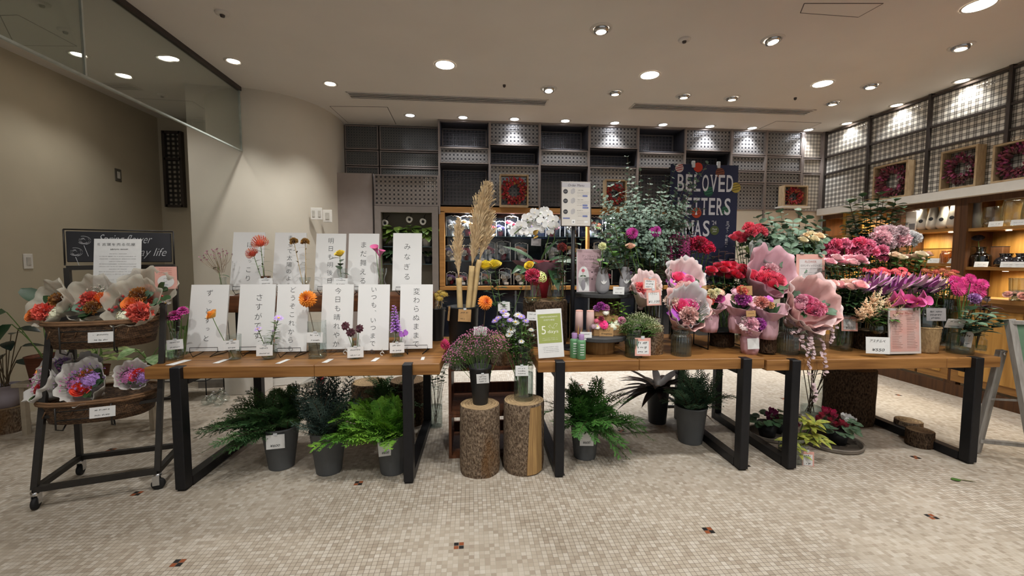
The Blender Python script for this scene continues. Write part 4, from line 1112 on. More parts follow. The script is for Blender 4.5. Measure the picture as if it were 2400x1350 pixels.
posy('net-wrapped bouquet of coral carnation and orange bloom in the middle of the upper basket', None, 226, 712, 2.76, 120, [('ruffle', CO, -.2, .15, .3), ('ranunculus', OR, .15, .15, .32), ('berries', RB, -.5, -.1, .3), ('ruffle', MU, .1, -.3, .25), ('leafr', M_euc2, -.35, -.35, .35), ('spray', '#c9c6bb', -.1, .5, .3), ('leafr', M_leaf, .0, -.6, .3)], V_net, (.0, -.85, .75))
posy('net-wrapped bouquet with red berries, orange rose and coral carnation at the basket corner', None, 318, 718, 2.74, 122, [('ranunculus', OR, -.1, .05, .32), ('ruffle', CO, .35, -.35, .36), ('ruffle', MU, .0, .5, .28), ('berries', RB, -.55, .0, .42), ('leafr', M_euc2, .35, .45, .28), ('leafr', M_euc2, .75, .1, .3), ('mum', '#c9c8b4', -.2, -.5, .25)], V_net, (.1, -.85, .7))
posy('bouquet lying behind in the upper basket, coral blooms and dark round leaves', None, 348, 690, 2.88, 112, [('ruffle', '#e08a72', -.05, .1, .24), ('ruffle', CO, .35, -.3, .24), ('leafr', M_leaf, .5, .25, .4), ('berries', RB, -.55, .0, .3), ('ruffle', MU, -.3, -.15, .26), ('leafr', M_leaf, .75, -.2, .3)], V_net, (.35, -.7, .75))
PU = '#8f6aa8'
posy('paper posy with a soft orange rose at the back corner of the lower basket', None, 138, 868, 2.78, 88, [('ranunculus', '#e08a3e', -.45, -.1, .38), ('mum', PU, .05, .25, .32), ('spray', PU, .05, .25, .35), ('leafr', M_leaf, .5, .1, .5), ('spray', '#b9b7b0', .2, -.2, .3)], M_wp, (-.25, -.6, .9))
posy('crimson rose paper posy with lilac sprays at the outer end of the lower basket', None, 108, 905, 2.66, 92, [('ranunculus', '#b3202c', .1, -.15, .3), ('mum', '#b06a9a', -.05, .3, .3), ('mum', '#a58aa8', .4, .2, .26), ('spray', '#b06a9a', .0, .25, .45), ('spray', '#a58aa8', .45, .15, .35), ('leafr', M_leafm, .1, -.6, .35)], M_wp, (-.5, -.7, .8))
posy('small paper posy with an orange bloom tucked behind in the lower basket', None, 204, 868, 2.82, 76, [('ranunculus', '#d4652e', -.05, .2, .35), ('spray', PU, .0, -.25, .4), ('leafr', M_leaf, .5, .1, .45), ('spray', '#c8c6be', -.45, .1, .3)], M_wp, (.0, -.7, .9))
posy('paper posy with a red-orange ranunculus in the front of the lower basket', None, 200, 902, 2.66, 106, [('ranunculus', '#d13a1e', .0, -.25, .28), ('mum', '#9a74b4', .15, .2, .28), ('mum', '#b5679a', -.35, .05, .26), ('ruffle', '#d8703a', -.05, .45, .2), ('leafr', M_leaf, .3, .5, .3), ('spray', '#9a74b4', .1, .25, .45), ('spray', '#b5679a', -.35, .05, .35), ('leafr', M_leaf, .55, .0, .35), ('leafr', M_leaf, .35, -.45, .3)], M_wp, (.1, -.85, .75))
posy('small paper posy with one red tulip lying by the inner basket end', None, 315, 884, 2.74, 74, [('ranunculus', '#c9281e', .2, .1, .34), ('mum', '#b0689c', -.3, .05, .34), ('mum', PU, .6, -.05, .24), ('spray', '#b0689c', -.3, .05, .45), ('spray', PU, .7, -.05, .35), ('leafr', M_leaf, -.05, -.3, .3)], M_wp, (.35, -.8, .7))

# ------------------------------------------------------------------ white lettered boards on easels
M_board = mat('board_white', '#dfdfde', .75, var=.02, sc=4)
M_wire = mat('black_wire', '#18181a', .45, .4)
def lettered_board(label, q, zb, words, size, step, top, xo=0, easel='black', elabel='', slant=0):
    p = on((q[0]+q[2])/2, q[3], zb); t, w, h = sheet_px('lettered_board', label, 'sign board', q, p.y, .2, lambda k, w, h, M: vtext(k, words, w*xo, h*top, h*step, h*size, mat('board_ink', '#3a3a3c', .8), M), M_board, .012)
    e = thing('wire_easel', elabel, 'easel', (t.location.x, t.location.y, zb-.03), 0, None)
    mb = MB(); m = M_wire if easel == 'black' else mat('white_wire', '#d6d6d2', .5); W = w*.36
    if easel == 'scroll':
        for s in (-1, 1):
            x = s*W*.9; mb.tube([(x, .12, .001), (x, .02, .028), (x, -.03, .024), (x, -.034, .06)], .0028, m, 5)
            mb.tube([(x, -.0, .02)]+[(x+s*.012*math.cos(a/3), -.03, .012+.011*math.sin(a/3)) for a in range(16)], .0028, m, 5)
        mb.tube([(-W*.9, .08, .015), (W*.9, .08, .015)], .0028, m, 5)
    else:
        mb.tube([(-W, -.022, .028), (-W, -.022, .058), (W, -.022, .058), (W, -.022, .028)], .0022, m, 5)
        for s in (-1, 1):
            mb.tube([(s*W, -.022, .03), (s*W*.6, -.05, .0025), (s*W, .13, .0025)], .0024, m, 5); mb.tube([(s*W, -.022, .028), (s*W, .035, .022), (s*W, .1, .3), (s*W, .13, .0025)], .0022, m, 5)
        mb.tube([(-W, .13, .0025), (W, .13, .0025)], .0022, m, 5)
    mb.build('wire_frame', e)
    MB().tube([(-W*.9, .06, .017), (W*.9, .06, .017)], .0022, m, 5).build('cross_wire', e)
zf = TZ+.03
lettered_board('white board reading ずっとずっと behind the orange ranunculus', (440, 668, 525, 823), zf, 'ずっとずっと', .095, .137, .875, .0, 'black', 'black wire easel holding the first board of the front row')
lettered_board('white board reading さすがです behind the lilac asters', (556, 667, 637, 821), zf, 'さすがです', .105, .145, .8, .06, 'black', 'black wire easel under the board behind the small tumbler')
lettered_board('white board reading どうぞこれからも beside the orange dahlia', (645, 667, 717, 824), zf, 'どうぞこれからも', .085, .125, .92, .0, 'black', 'black wire easel under the board beside the dahlia')
lettered_board('white board reading 今日も晴れやか behind the tall square vase', (752, 667, 824, 818), zf, '今日も晴れやか', .095, .137, .9, .0, 'scroll', 'scrolled wire easel behind the black cosmos vase')
lettered_board('white board reading いつも、いつまでも behind the black cosmos', (837, 667, 910, 821), zf, 'いつも、いつまでも', .085, .117, .92, .0, 'scroll', 'scrolled wire easel beside the purple orchid vase')
lettered_board('white board reading 変わらぬままで at the table end', (937, 667, 1013, 817), zf, '変わらぬままで', .1, .137, .89, .0, 'black', 'black wire easel under the last board at the table end')
# riser shelf for the back row
zr = 1.139; yr = 3.20
rs = thing('riser_bench', 'dark oak riser bench carrying the back row of white boards', 'riser', (at(775, 690, yr).x, yr+.16, TZ))
Lr = X(1018, 690, yr)-X(533, 690, yr)
MB().box((0, 0, zr-TZ-.06), (Lr, .34, .12), M_oakd, None, .004).build('bench_top', rs)
for s in (-1, 1): MB().box((s*(Lr/2-.09), 0, (zr-TZ-.12)/2), (.06, .3, zr-TZ-.12), M_black).build('leg', rs)
zk = zr+.03
lettered_board('white board reading ほっこり behind the pincushion proteas', (541, 545, 612, 680), zk, 'ほ っこり', .1, .145, .78, .05, 'black', 'black wire easel of the back row behind the brown bottle')
lettered_board('white board reading まるで太陽のよう behind the dried brown heads', (640, 546, 711, 680), zk, 'まるで太陽のよう', .085, .118, .91, .0, 'black', 'black wire easel of the back row behind the waisted vase of dried heads')
lettered_board('white board reading 明日も明後日も behind the yellow rose', (738, 548, 806, 680), zk, '明日も明後日も', .095, .142, .87, .0, 'black', 'black wire easel of the back row behind the yellow rose')
lettered_board('white board reading まだ舞える behind the pink calla', (815, 548, 885, 680), zk, 'まだ舞える', .11, .16, .8, .0, 'black', 'black wire easel of the back row behind the calla lilies')
lettered_board('white board reading みなぎる in the back row, before the plant shelf', (920, 547, 987, 681), zk, 'みなぎる', .11, .175, .76, .0, 'black', 'black wire easel of the back row beside the calla vase')

# ------------------------------------------------------------------ bud vases and their flowers
def vz(label, px, pyb, z, wpx, hpx, kind, m=None, water=.4, tq=None, twords=None, Yo=None, **kw):
    p = on(px, pyb, z) if Yo is None else Vector((at(px, pyb, Yo).x, Yo, z)); s = mpp(p)
    t = vase(label, p, wpx*s/2, hpx*s, kind, m, water, **kw)
    if tq: price_tag(t, tq, p.y-wpx*s/2-.004, 2, 'white', twords)
    return t, p, s
def bud(name, label, cat, kind, c, v, hd, r, c2=None, nl=4, L=.05, W=.022, axis=None, group=None, dy=0, sq=1, sag=(0, 0, 0), lm=None, sm=None, tr=.0022, lkind='leaf'):
    """one stem from the foot of vase v to the bloom at photo position hd"""
    p = v[1]; e = at(hd[0], hd[1], p.y+dy); return flower(name, label, cat, kind, c, p+Vector((U(-.008, .008), U(-.008, .008), .012)), e, r*mpp(e), axis, c2, group, nl, L, W, lm, sm, sag, tr, .45, .93, sq, False, lkind)
v = vz('clear bottle vase with magenta zinnias at the outer table corner', 412, 842, TZ, 32, 66, 'bottle', None, .4, (394, 796, 426, 819))
bud('zinnia', 'magenta zinnia leaning over the corner bottle vase, outer bloom', 'flower', 'zinnia', '#a02a72', v, (410, 738), 17); bud('zinnia', 'magenta zinnia in the corner bottle vase, inner and higher bloom', 'flower', 'zinnia', '#a83080', v, (428, 727), 14)
bud('daisy', 'small white daisy beside the magenta zinnias', 'flower', 'aster', '#dedcd0', v, (388, 711), 12, nl=0)
v = vz('small clear tumbler with one orange ranunculus', 551, 842, TZ, 29, 58, 'tumbler', None, .5, (526, 798, 558, 820))
bud('ranunculus', 'single orange ranunculus bowing before the first front board', 'flower', 'ranunculus', '#e8822e', v, (496, 737), 15, '#ee9a3a', 0, axis=(-.6, -.5, .7), sag=(-.02, 0, .03))
v = vz('round clear bud vase with lilac asters', 631, 841, TZ, 34, 52, 'bulb', None, .4, (603, 809, 637, 834))
bud('aster', 'lilac aster bloom low before the second front board', 'flower', 'aster', '#9f82c4', v, (604, 771), 10, nl=6, lm=M_leafm); bud('aster', 'lilac aster bloom reaching up beside the second front board', 'flower', 'aster', '#a88ccc', v, (653, 745), 12, nl=12, lm=M_leafm, L=.055); bud('aster_sprig', 'leafy aster side sprig in the round bud vase', 'flower', 'aster', '#8f7ab0', v, (640, 775), 4, nl=10, lm=M_leafm)
v = vz('tall square clear vase holding the orange dahlia', 745, 838, TZ, 34, 86, 'cyl', None, .45, (721, 779, 755, 803), sqr=True)
bud('dahlia', 'large orange dahlia standing before the third front board', 'flower', 'dahlia', '#e07a1e', v, (719, 700), 22, nl=0, axis=(-.1, -1, .25), sm=M_stemb)
v = vz('clear flared bud vase with black cosmos', 833, 839, TZ, 28, 56, 'flask', None, .35, (815, 813, 851, 838))
for hd, lb in (((809, 764), 'outer'), ((822, 779), 'lowest'), ((842, 770), 'inner')): bud('black_cosmos', lb+' dark maroon cosmos of three in the flared bud vase', 'flower', 'cosmos', '#3a0f1c', v, hd, 11, nl=0, axis=(U(-.4, .4), -1, .3))
v = vz('clear narrow-necked bud vase with a purple orchid stem', 932, 834, TZ, 28, 54, 'bottle', None, .4, (914, 803, 947, 827))
bud('orchid', 'purple orchid stem with green top buds before the last front board', 'flower', 'spike', '#a06ab8', v, (926, 748), 34, '#b48aca', 0, axis=(-.05, -.1, 1)); bud('orchid', 'single mauve orchid bloom drooping from the narrow-necked vase', 'flower', 'orchid', '#9a5cb4', v, (945, 780), 12, nl=0, axis=(.3, -1, .1))
v = vz('clear flask vase with dry pink limonium in the back row', 524, 682, zr, 24, 42, 'flask', None, .3, Yo=3.24)
bud('limonium', 'airy dried pink limonium sprays before the curved cream wall', 'flower', 'dryspray', '#8d5f70', v, (508, 612), 40, nl=2, L=.07, W=.035, axis=(-.25, -.1, 1))
v = vz('small brown glass bottle holding the pincushion proteas', 624, 683, zr, 21, 46, 'cyl', G_brown, .3, (609, 652, 637, 668), Yo=3.18)
bud('pincushion_protea', 'upper orange pincushion protea in the brown bottle', 'flower', 'pincushion', '#c2492a', v, (611, 573), 19, nl=9, L=.06, W=.014, lm=M_leafm, axis=(-.15, -.4, 1)); bud('pincushion_protea', 'lower orange-red pincushion protea tilting to the ほっこり board', 'flower', 'pincushion', '#a8351f', v, (594, 597), 15, nl=7, L=.05, W=.013, lm=M_leafm, axis=(-.6, -.4, .8))
v = vz('waisted clear vase with dried brown flower heads', 716, 683, zr, 25, 42, 'hour', None, .2, Yo=3.2)
for hd in ((689, 567), (715, 568)): bud('dried_flower', ('dried golden brown flower head over the lettering of the sun board' if hd[0] < 700 else 'dried golden brown flower head at the edge of the sun board'), 'flower', 'ruffle', '#8a6420', v, hd, 10, nl=8, L=.06, W=.01, lm=mat('dry_leaf', '#7d6f50', .8), sm=M_straw)
v = vz('waisted clear vase with a yellow rose', 803, 684, zr, 24, 62, 'hour', None, .35, (783, 652, 814, 670), Yo=3.2)
bud('yellow_rose', 'single yellow rose in the waisted vase before the fourth back board', 'flower', 'rose', '#dcb63a', v, (796, 594), 13, nl=5, L=.085, W=.045, axis=(-.2, -.5, 1))
v = vz('waisted clear vase with pink calla lilies', 896, 684, zr, 24, 62, 'hour', None, .3, Yo=3.2)
bud('calla_lily', 'upper pink calla lily beside the fifth back board', 'flower', 'calla', '#b05080', v, (881, 585), 13, nl=0, axis=(-.4, -.3, 1), sag=(-.01, 0, .02)); bud('calla_lily', 'lower pink calla lily opening toward the plant shelf', 'flower', 'calla', '#b85a8c', v, (893, 592), 12, nl=0, axis=(.35, -.5, .8))
for (x0, y0, x1, y1), s_ in zip(((402, 845, 437, 855), (506, 843, 531, 851), (653, 843, 674, 852), (757, 842, 780, 850), (870, 839, 890, 847), (984, 837, 998, 844)), ('nearest the outer table corner', 'before the first easel', 'torn at one side, below the lilac asters', 'below the tall square vase', 'below the orchid vase', 'at the inner table end')):
    p, q = on((x0+x1)/2, y0, TZ+.001), on((x0+x1)/2, y1, TZ+.001); w = (x1-x0)*mpp(p)*.72
    t = MB().box((0, 0, 0), (w*.75, (p-q).length, .001), M_paper).build('paper_card'); t.location = ((p+q)/2)+Vector((0, 0, .001)); t.rotation_euler = (0, 0, U(-.2, .2)); tag(t, 'small blank white card on the table edge '+s_, 'card')
p = on(548, 691, zr+.001); t = MB().box((0, 0, 0), (.06, .03, .001), M_paper).build('paper_card'); t.location = (p.x, yr+.03, zr+.001); tag(t, 'small blank white card on the riser bench end', 'card')

# ------------------------------------------------------------------ wall plates
def plate(name, label, q, Yd=None, xw=None, m=None, n=1, face='y'):
    c = (at((q[0]+q[2])/2, (q[1]+q[3])/2, Yd) if xw is None else ax((q[0]+q[2])/2, (q[1]+q[3])/2, xw)); s = mpp(c); h = (q[3]-q[1])*s; w = h*.62 if xw is not None else (q[2]-q[0])*s
    t = thing(name, label, 'wall plate', c, (math.pi/2 if xw is not None else 0)); m = m or M_white
    MB().box((0, 0, 0), (w, .008, h), m, None, .003).build('cover_plate', t)
    for i in range(n):
        MB().box(((i-(n-1)/2)*w/n, -.006, 0), (w/n*.45, .006, h*.55), mat('plate_key', '#b9b4ab', .5), None, .002).build('rocker_key', t)
plate('switch_plate', 'double white switch plate on the curved cream wall', (729, 487, 755, 515), 5.16, None, None, 2)
plate('socket_plate', 'beige wall plate beside the grey flush cabinet', (757, 492, 778, 521), 5.27)
plate('socket_plate', 'cream socket plate on the passage side wall', (55, 595, 77, 630), None, XL+.004)
plate('switch_plate', 'dark framed switch plate on the passage side wall', (270, 396, 284, 425), None, XL+.004, mat('dark_plate', '#57524a', .5))
# ------------------------------------------------------------------ plants beside the passage wall
def pot(parent, r0, r1, h, m, rim=True, z=0):
    mb = MB(); mb.lathe([(.001, z), (r0, z), (r0+(r1-r0)*.5, z+h*.5), (r1, z+h), (r1*1.04, z+h) if rim else (r1, z+h), (r1*.9, z+h-.01), (r1*.88, z+h*.86)], m, 32); mb.build('pot', parent)
    MB().lathe([(r1*.9, z+h*.86), (.001, z+h*.88)], M_soil, 20).build('soil', parent)
def potplant(name, label, loc, r0, r1, h, pm, leaves, group=None, stem=None, cat='potted plant'):
    """leaves = list of (dx,dy,dz,L,W,kind,dirx,diry,dirz) relative to the pot rim centre"""
    t = thing(name, label, cat, loc, 0, group); pot(t, r0, r1, h, pm); mb = MB(); ms = MB(); m = stem or M_stem
    for (p, d, L, W, kind, lm) in leaves:
        p = Vector(p)+Vector((0, 0, h)); ms.tube(curve3((U(-.02, .02), U(-.02, .02), h*.85), p, (0, 0, .02), 5), .0035, m, 5, False)
        mb.leaf(p, d, (0, -.35, 1), L, W, lm, .3, .08, 6, kind)
    ms.build('stem', t); mb.build('foliage', t); return t
M_terra = mat('terracotta', '#6e3a24', .7, two='#4b2718', sc=30, stretch=(.2, .2, 6), bump=.3)
M_lilac = mat('lilac_pot', '#a49ca6', .6, var=.04)
p = onb(22, 1021, 0, .12); st = log('log_stump', 'low log stump under the lilac pot by the passage wall', (p.x, p.y, 0), .12, .2, None, False, 4.6, 11)
lv = []
for i in range(11): a = i*2.4; lv.append(((.1*math.cos(a), .1*math.sin(a), .2+.032*i), (math.cos(a), math.sin(a)-.2, U(-.35, .25)), .14, .085, 'leaf', mat('leaf_rubber', '#1f2b25', .3, var=.3, sc=12)))
potplant('rubber_plant', 'dark-leaved rubber plant in a lilac pot on the low stump', (p.x, p.y, .2), .075, .095, .18, M_lilac, lv, None, M_stemb)
bz_ = .42; p = at(240, 900, 3.78)
t = thing('plant_bench', 'low pale bench behind the trolley carrying potted plants', 'bench', (p.x, 3.78, 0)); MB().box((0, 0, bz_-.015), (1.05, .34, .03), mat('pale_wood', '#a79b88', .7), None, .003).build('bench_top', t)
for x in (-.47, .47):
    for y in (-.13, .13): MB().box((x, y, (bz_-.03)/2), (.035, .035, bz_-.03), mat('pale_wood')).build('leg', t)
M_mon = mat('leaf_monstera', '#37573a', .4, var=.25, sc=10)
lv = [((-.22, -.05, .36), (-.75, -.35, -.3), .27, .25, 'round', M_mon), ((-.14, -.1, .27), (-.5, -.5, -.7), .22, .2, 'round', M_mon), ((-.02, .06, .38), (.3, -.4, .1), .2, .16, 'round', M_mon), ((.1, -.02, .3), (.8, -.4, -.2), .18, .15, 'round', M_mon), ((.04, .1, .3), (.1, .5, .3), .2, .16, 'leaf', M_mon), ((-.1, .08, .42), (-.2, -.1, .4), .16, .13, 'round', M_mon)]
potplant('monstera', 'monstera in a ribbed terracotta pot behind the trolley', (at(106, 868, 3.72).x, 3.74, bz_), .1, .125, .2, M_terra, lv)
M_drac = mat('leaf_dracaena', '#33471f', .45, two='#8d9a5a', sc=30)
lv = []
for i in range(16): a = i*2.4; lv.append(((.03*math.cos(a), .03*math.sin(a), .04+.009*i), (math.cos(a), math.sin(a), .25), U(.2, .27), .045, 'leaf', M_drac))
potplant('dracaena', 'striped dracaena between the two basket tiers', (at(226, 860, 3.78).x, 3.8, bz_), .06, .075, .09, M_terra, lv)
M_syn = mat('leaf_syngonium', '#5f8a4c', .5, two='#a3b88a', sc=40)
lv = []
for i in range(8): a = i*.8-1.5; lv.append(((.09*math.cos(a), .08*math.sin(a)-.03, .06+.03*(i % 4)), (math.cos(a), math.sin(a)-.4, -.3), .13, .1, 'leaf', M_syn))
potplant('syngonium', 'pale-veined syngonium between the trolley and the table', (at(352, 870, 3.72).x, 3.74, bz_), .055, .07, .11, M_terra, lv)
lv = []
for i in range(9): a = i*.9; lv.append(((.1*math.cos(a), .1*math.sin(a), .2+.045*i), (math.cos(a), math.sin(a)-.3, -.2), .16, .11, 'leaf', M_leafm))
potplant('philodendron', 'broad-leaved green plant behind the magenta zinnia vase', (at(428, 870, 3.76).x, 3.76, bz_), .06, .075, .12, M_terra, lv)

# ------------------------------------------------------------------ behind and under the long table
t = thing('wire_rack', 'low black wire rack on the floor behind the long table', 'rack', onb(455, 940, 0, .15)); mb = MB()
for x in (-.21, .21):
    for y in (-.15, .15): mb.tube([(x, y, 0), (x, y, .26)], .005, M_wire, 5)
    for z in (.02, .2, .26): mb.tube([(x, -.15, z), (x, .15, z)], .005, M_wire, 5)
for z in (.2, .26):
    for y in (-.15, .15): mb.tube([(-.21, y, z), (.21, y, z)], .005, M_wire, 5)
mb.build('wire_frame', t); MB().box((0, 0, .2), (.41, .29, .008), mat('grey_board', '#77736c', .8)).build('shelf_board', t)
for px, py in ((484, 949), (496, 945), (513, 950), (528, 941), (519, 931), (500, 938)):
    p = on(px, py, 0); t = thing('glass_globe', 'small clear glass globe on the floor beside the black wire rack', 'glass globe', p, 0, 'glass globes by the rack')
    MB().lathe(smooth_prof([(.3, 0), (.9, .25), (1, .55), (.7, .85), (.35, 1)], .042, .08), G_clear, 18).build('glass_body', t); MB().lathe([(.014, .079), (.016, .09), (.001, .092)], M_chrome, 12).build('cap', t)
p = onb(586, 926, 0, .14); t = thing('storage_box', 'plain white box on the floor before the curved cream wall', 'box', p); MB().box((0, 0, .155), (.36, .26, .31), M_white, None, .004).build('box_body', t); MB().box((0, 0, .315), (.37, .27, .03), M_white, None, .004).build('lid', t)
p = on(680, 902, 0); t = thing('packing_sheet', 'white folded packing sheet leaning at the foot of the curved wall', 'sheet', p, .28); MB().box((0, .03, .09), (.5, .006, .18), M_white, Matrix.Rotation(-.3, 3, 'X')).build('sheet_panel', t)
MB().box((0, -.02, .1), (.5, .008, .012), M_darkmetal, Matrix.Rotation(-.3, 3, 'X')).build('dark_edge', t)
posy('paper-wrapped sprig of red and white flowers lying on the floor under the long table', None, 738, 893, 4.55, 38, [('ranunculus', '#b32a40', .0, .2, .5), ('ruffle', '#d8c9c6', -.5, -.2, .4), ('ruffle', '#c23a50', .5, .1, .4), ('ruffle', '#d9b9b9', .3, -.4, .4)], M_wp, (.9, -.2, .25), 'flower_packet', hgt=2.4)
def fbucket(label, px, pyb, pyt, wt, wb_, m=None, group=None, tq=None, tw=None):
    p = on(px, pyb, 0); s = mpp(p); rb = wb_*s/2; c = Vector((p.x, p.y+rb, 0)); s = mpp(c); c.x = at(px, pyb, c.y).x
    h = (pyb-pyt)*s*.97; t = bucket(label, c, wt*s/2, rb, h, m, group)
    if tq: price_tag(t, tq, c.y-wt*s/2+.002, 2, 'white', tw, lean=-.08)
    return t, c, h, wt*s/2
def sprig(name, label, c, h, r, m, specs, cat='foliage bunch', wid=.3, n=12, fine=4, droop=.4, ang=.7, nf=24, sm=None):
    """cut branches standing in a bucket; specs = list of (dx, dy, dz, L) tip directions"""
    t = thing(name, label, cat, (c[0], c[1], h-.1)); mb = MB()
    for i in range(nf):
        d = specs[i % len(specs)]; dd = Vector(d[:3])+Vector((U(-.3, .3), U(-.3, .3), U(-.2, .2)))
        p0 = Vector((U(-r, r)*.6, U(-r, r)*.6, .06+U(0, .06))); mb.tube([(p0.x*.4, p0.y*.4, -.05), p0], .0035, sm or M_stemb, 4, False)
        frond(mb, p0, dd, d[3]*U(.75, 1.1), m, sm or M_stemb, droop*U(.5, 1.3), wid, n, ang, fine)
    mb.build('foliage', t); return t
b1 = fbucket('grey bucket of long drooping cedar, nearest the trolley, white price card', 661, 1105, 1003, 80, 56, None, 'grey buckets under the long table', (626, 1018, 665, 1053), ('', '¥600'))
sprig('cedar_branch', 'long drooping dark cedar branches fanning toward the trolley', b1[1], b1[2], b1[3], M_cedar, [(-1, -.3, .55, .44), (-.8, .2, .8, .42), (-.5, -.5, .9, .34), (.2, -.2, 1, .3), (.5, .1, .8, .26), (-1, 0, .3, .42), (-.2, .3, 1, .34), (.35, -.4, .7, .24), (-.7, -.6, .25, .36)], nf=64, wid=.26, fine=4, n=13)
b2 = fbucket('grey bucket of blue-grey juniper in the middle, without a card', 772, 1117, 1013, 80, 58, None, 'grey buckets under the long table')
sprig('juniper_branch', 'upright blue-grey juniper twigs in the middle bucket', b2[1], b2[2], b2[3], M_jun, [(-.2, -.2, 1, .36), (.2, .1, 1, .38), (.45, -.1, .9, .3), (-.45, .1, .9, .3), (0, .3, 1, .4), (-.6, -.4, .5, .22), (.5, -.5, .5, .22), (0, -.6, .6, .22)], nf=46, wid=.3, n=11, fine=3, droop=.05, ang=.85)
b3 = fbucket('grey bucket of bright green hinoki with white price card, beside the table leg', 922, 1117, 1022, 72, 60, None, 'grey buckets under the long table', (887, 1034, 918, 1070), ('', '¥600'))
sprig('hinoki_branch', 'bright yellow-green hinoki sprays beside the table leg', b3[1], b3[2], b3[3], M_cedarL, [(-1, -.2, .7, .42), (-.9, -.3, .45, .38), (-.6, 0, 1, .38), (-.2, -.4, 1, .32), (.2, -.3, .9, .24), (.1, .1, 1, .3), (-.1, -.6, .4, .24), (.35, -.3, .5, .2)], nf=58, wid=.34, n=13, fine=5, droop=.3, ang=.8)
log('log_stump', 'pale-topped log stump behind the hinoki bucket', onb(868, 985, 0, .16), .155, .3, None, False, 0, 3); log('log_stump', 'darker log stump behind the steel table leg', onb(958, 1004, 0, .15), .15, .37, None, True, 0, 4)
p = on(905, 985, 0); bb = bucket('black bucket of dark cypress in the shade between two stumps', Vector((p.x+.02, p.y-.14, 0)), .08, .06, .22, M_blk)
sprig('cypress_branch', 'shaded dark green cypress twigs behind the bright hinoki', bb.location, .22, .07, mat('needle_dark', '#2c4a24', .6, two='#3c5f2c'), [(-.4, -.1, 1, .3), (.4, 0, 1, .32), (0, .1, 1, .36), (.8, -.1, .8, .34), (-.7, 0, .7, .28), (.9, -.2, .4, .3)], nf=26, n=10, fine=3)
v = vz('tall clear cylinder vase of thin twigs beside the walnut crate', 1022, 998, 0, 30, 98, 'cyl', None, .55)
t = thing('leafy_branch', 'leafy thin twigs in the tall cylinder by the walnut crate', 'branch', v[1]+Vector((0, 0, .02))); mb = MB(); ml = MB()
for i in range(9):
    e = Vector((U(-.07, .1), U(-.05, .05), U(.38, .54))); pts = curve3((U(-.02, .02), U(-.02, .02), 0), e, (U(-.02, .02), 0, 0)); mb.tube(pts, .002, M_stemb, 4, False); stem_leaves(ml, pts, M_leaf, 9, .035, .022, .72, 1.0)
mb.build('stem', t); ml.build('foliage', t)

# ------------------------------------------------------------------ crate, stumps and pots between the tables
cz = .645; cx0, cx1 = at(1051, 900, 2.93).x, at(1238, 900, 2.93).x; cw = cx1-cx0; cdp = .46
cr = thing('walnut_crate', 'open walnut crate shelf of two stacked boxes between the tables', 'crate', ((cx0+cx1)/2, 2.93+cdp/2, 0)); tk = .02
for nm, z0, z1 in (('lower_box', 0, .315), ('upper_box', .317, cz)):
    mb = MB()
    for s in (-1, 1): mb.box((s*(cw/2-tk/2), 0, (z0+z1)/2), (tk, cdp, z1-z0), M_walnut, None, .002)
    mb.box((0, 0, z0+tk/2), (cw-2*tk, cdp, tk), M_walnut); mb.box((0, 0, z1-tk/2), (cw-2*tk, cdp, tk), M_walnut); mb.build(nm, cr)
    MB().box((0, cdp/2-.01, z0+.06), (cw-2*tk, .02, .07), M_walnut).build('back_slat', cr)
stL = log('log_stump', 'tall front log stump carrying the black bucket of pink limonium', (.052, 2.755, 0), .132, .452, 'front log pair', False, 0, 21)
stR = log('log_stump', 'tall front log stump with a strip of bare wood, under the cylinder of asters', (.345, 2.765, 0), .137, .468, 'front log pair', False, 5.25, 22)
bk = bucket('black bucket of pink limonium on the front log stump', (.055, 2.755, .453), .074, .05, .25, M_blk); price_tag(bk, (1117, 876, 1146, 899), 2.68, 3, 'white', lean=-.1)
bp = Vector((.055, 2.755, .55))
LIM = [(1058, 836), (1075, 815), (1092, 800), (1110, 790), (1128, 782), (1146, 790), (1163, 795), (1070, 842), (1090, 826), (1112, 815), (1135, 808), (1158, 812), (1100, 840), (1126, 830), (1150, 828), (1176, 812)]
bunch('limonium', 'pink limonium stem in the black bucket on the front log', 'flower', 'pink limonium in the black bucket', 'spray', LIM, 2.74, bp, ['#b86a96', '#a86490', '#c07a9c'], rpx=21, spread=.03, axis=None, nl=0, dy=.09, tr=.0016)
v = vase('tall clear cylinder of white and lilac asters on the front log stump', (.345, 2.765, .469), .065, .36, 'cyl', None, .5); price_tag(v, (1208, 857, 1238, 881), 2.69, 3, 'white')
AST = [(1168, 745, 8), (1180, 730, 9), (1222, 742, 9), (1195, 750, 8), (1176, 762, 8), (1160, 752, 8), (1232, 752, 8), (1186, 741, 7)]
bunch('aster', 'lilac aster in the tall cylinder on the front log stump', 'flower', 'lilac asters on the log', 'aster', AST, 2.76, (.345, 2.765, .5), '#9c86c8', spread=.03, nl=9, L=.05, W=.022, lm=M_leafm, t0=.55, t1=.97)
bunch('aster', 'white aster in the tall cylinder on the front log stump', 'flower', 'white asters on the log', 'aster', [(1186, 737, 9), (1214, 738, 10), (1208, 756, 10), (1198, 773, 11), (1194, 783, 9), (1245, 773, 7), (1248, 785, 6), (1232, 760, 7), (1222, 800, 7)], 2.74, (.345, 2.765, .5), '#dcdcd6', None, spread=.03, nl=12, L=.05, W=.025, lm=M_leafm, t0=.45, t1=.98)
v = vz('ribbed clear vase on the crate, outer one', 1076, 862, cz, 42, 62, 'jar', G_ribbed, .5, None, None, None, rib=22); v2 = vz('ribbed clear vase on the crate, behind the limonium', 1121, 860, cz, 46, 64, 'jar', G_ribbed, .5, None, None, None, rib=22)
flower('zinnia', 'deep pink zinnia drooping at the oak table end', 'flower', 'zinnia', '#b82a62', v[1]+Vector((0, 0, .02)), at(1042, 808, v[1].y-.03), .045, (-.7, -.5, -.25), None, None, 2)
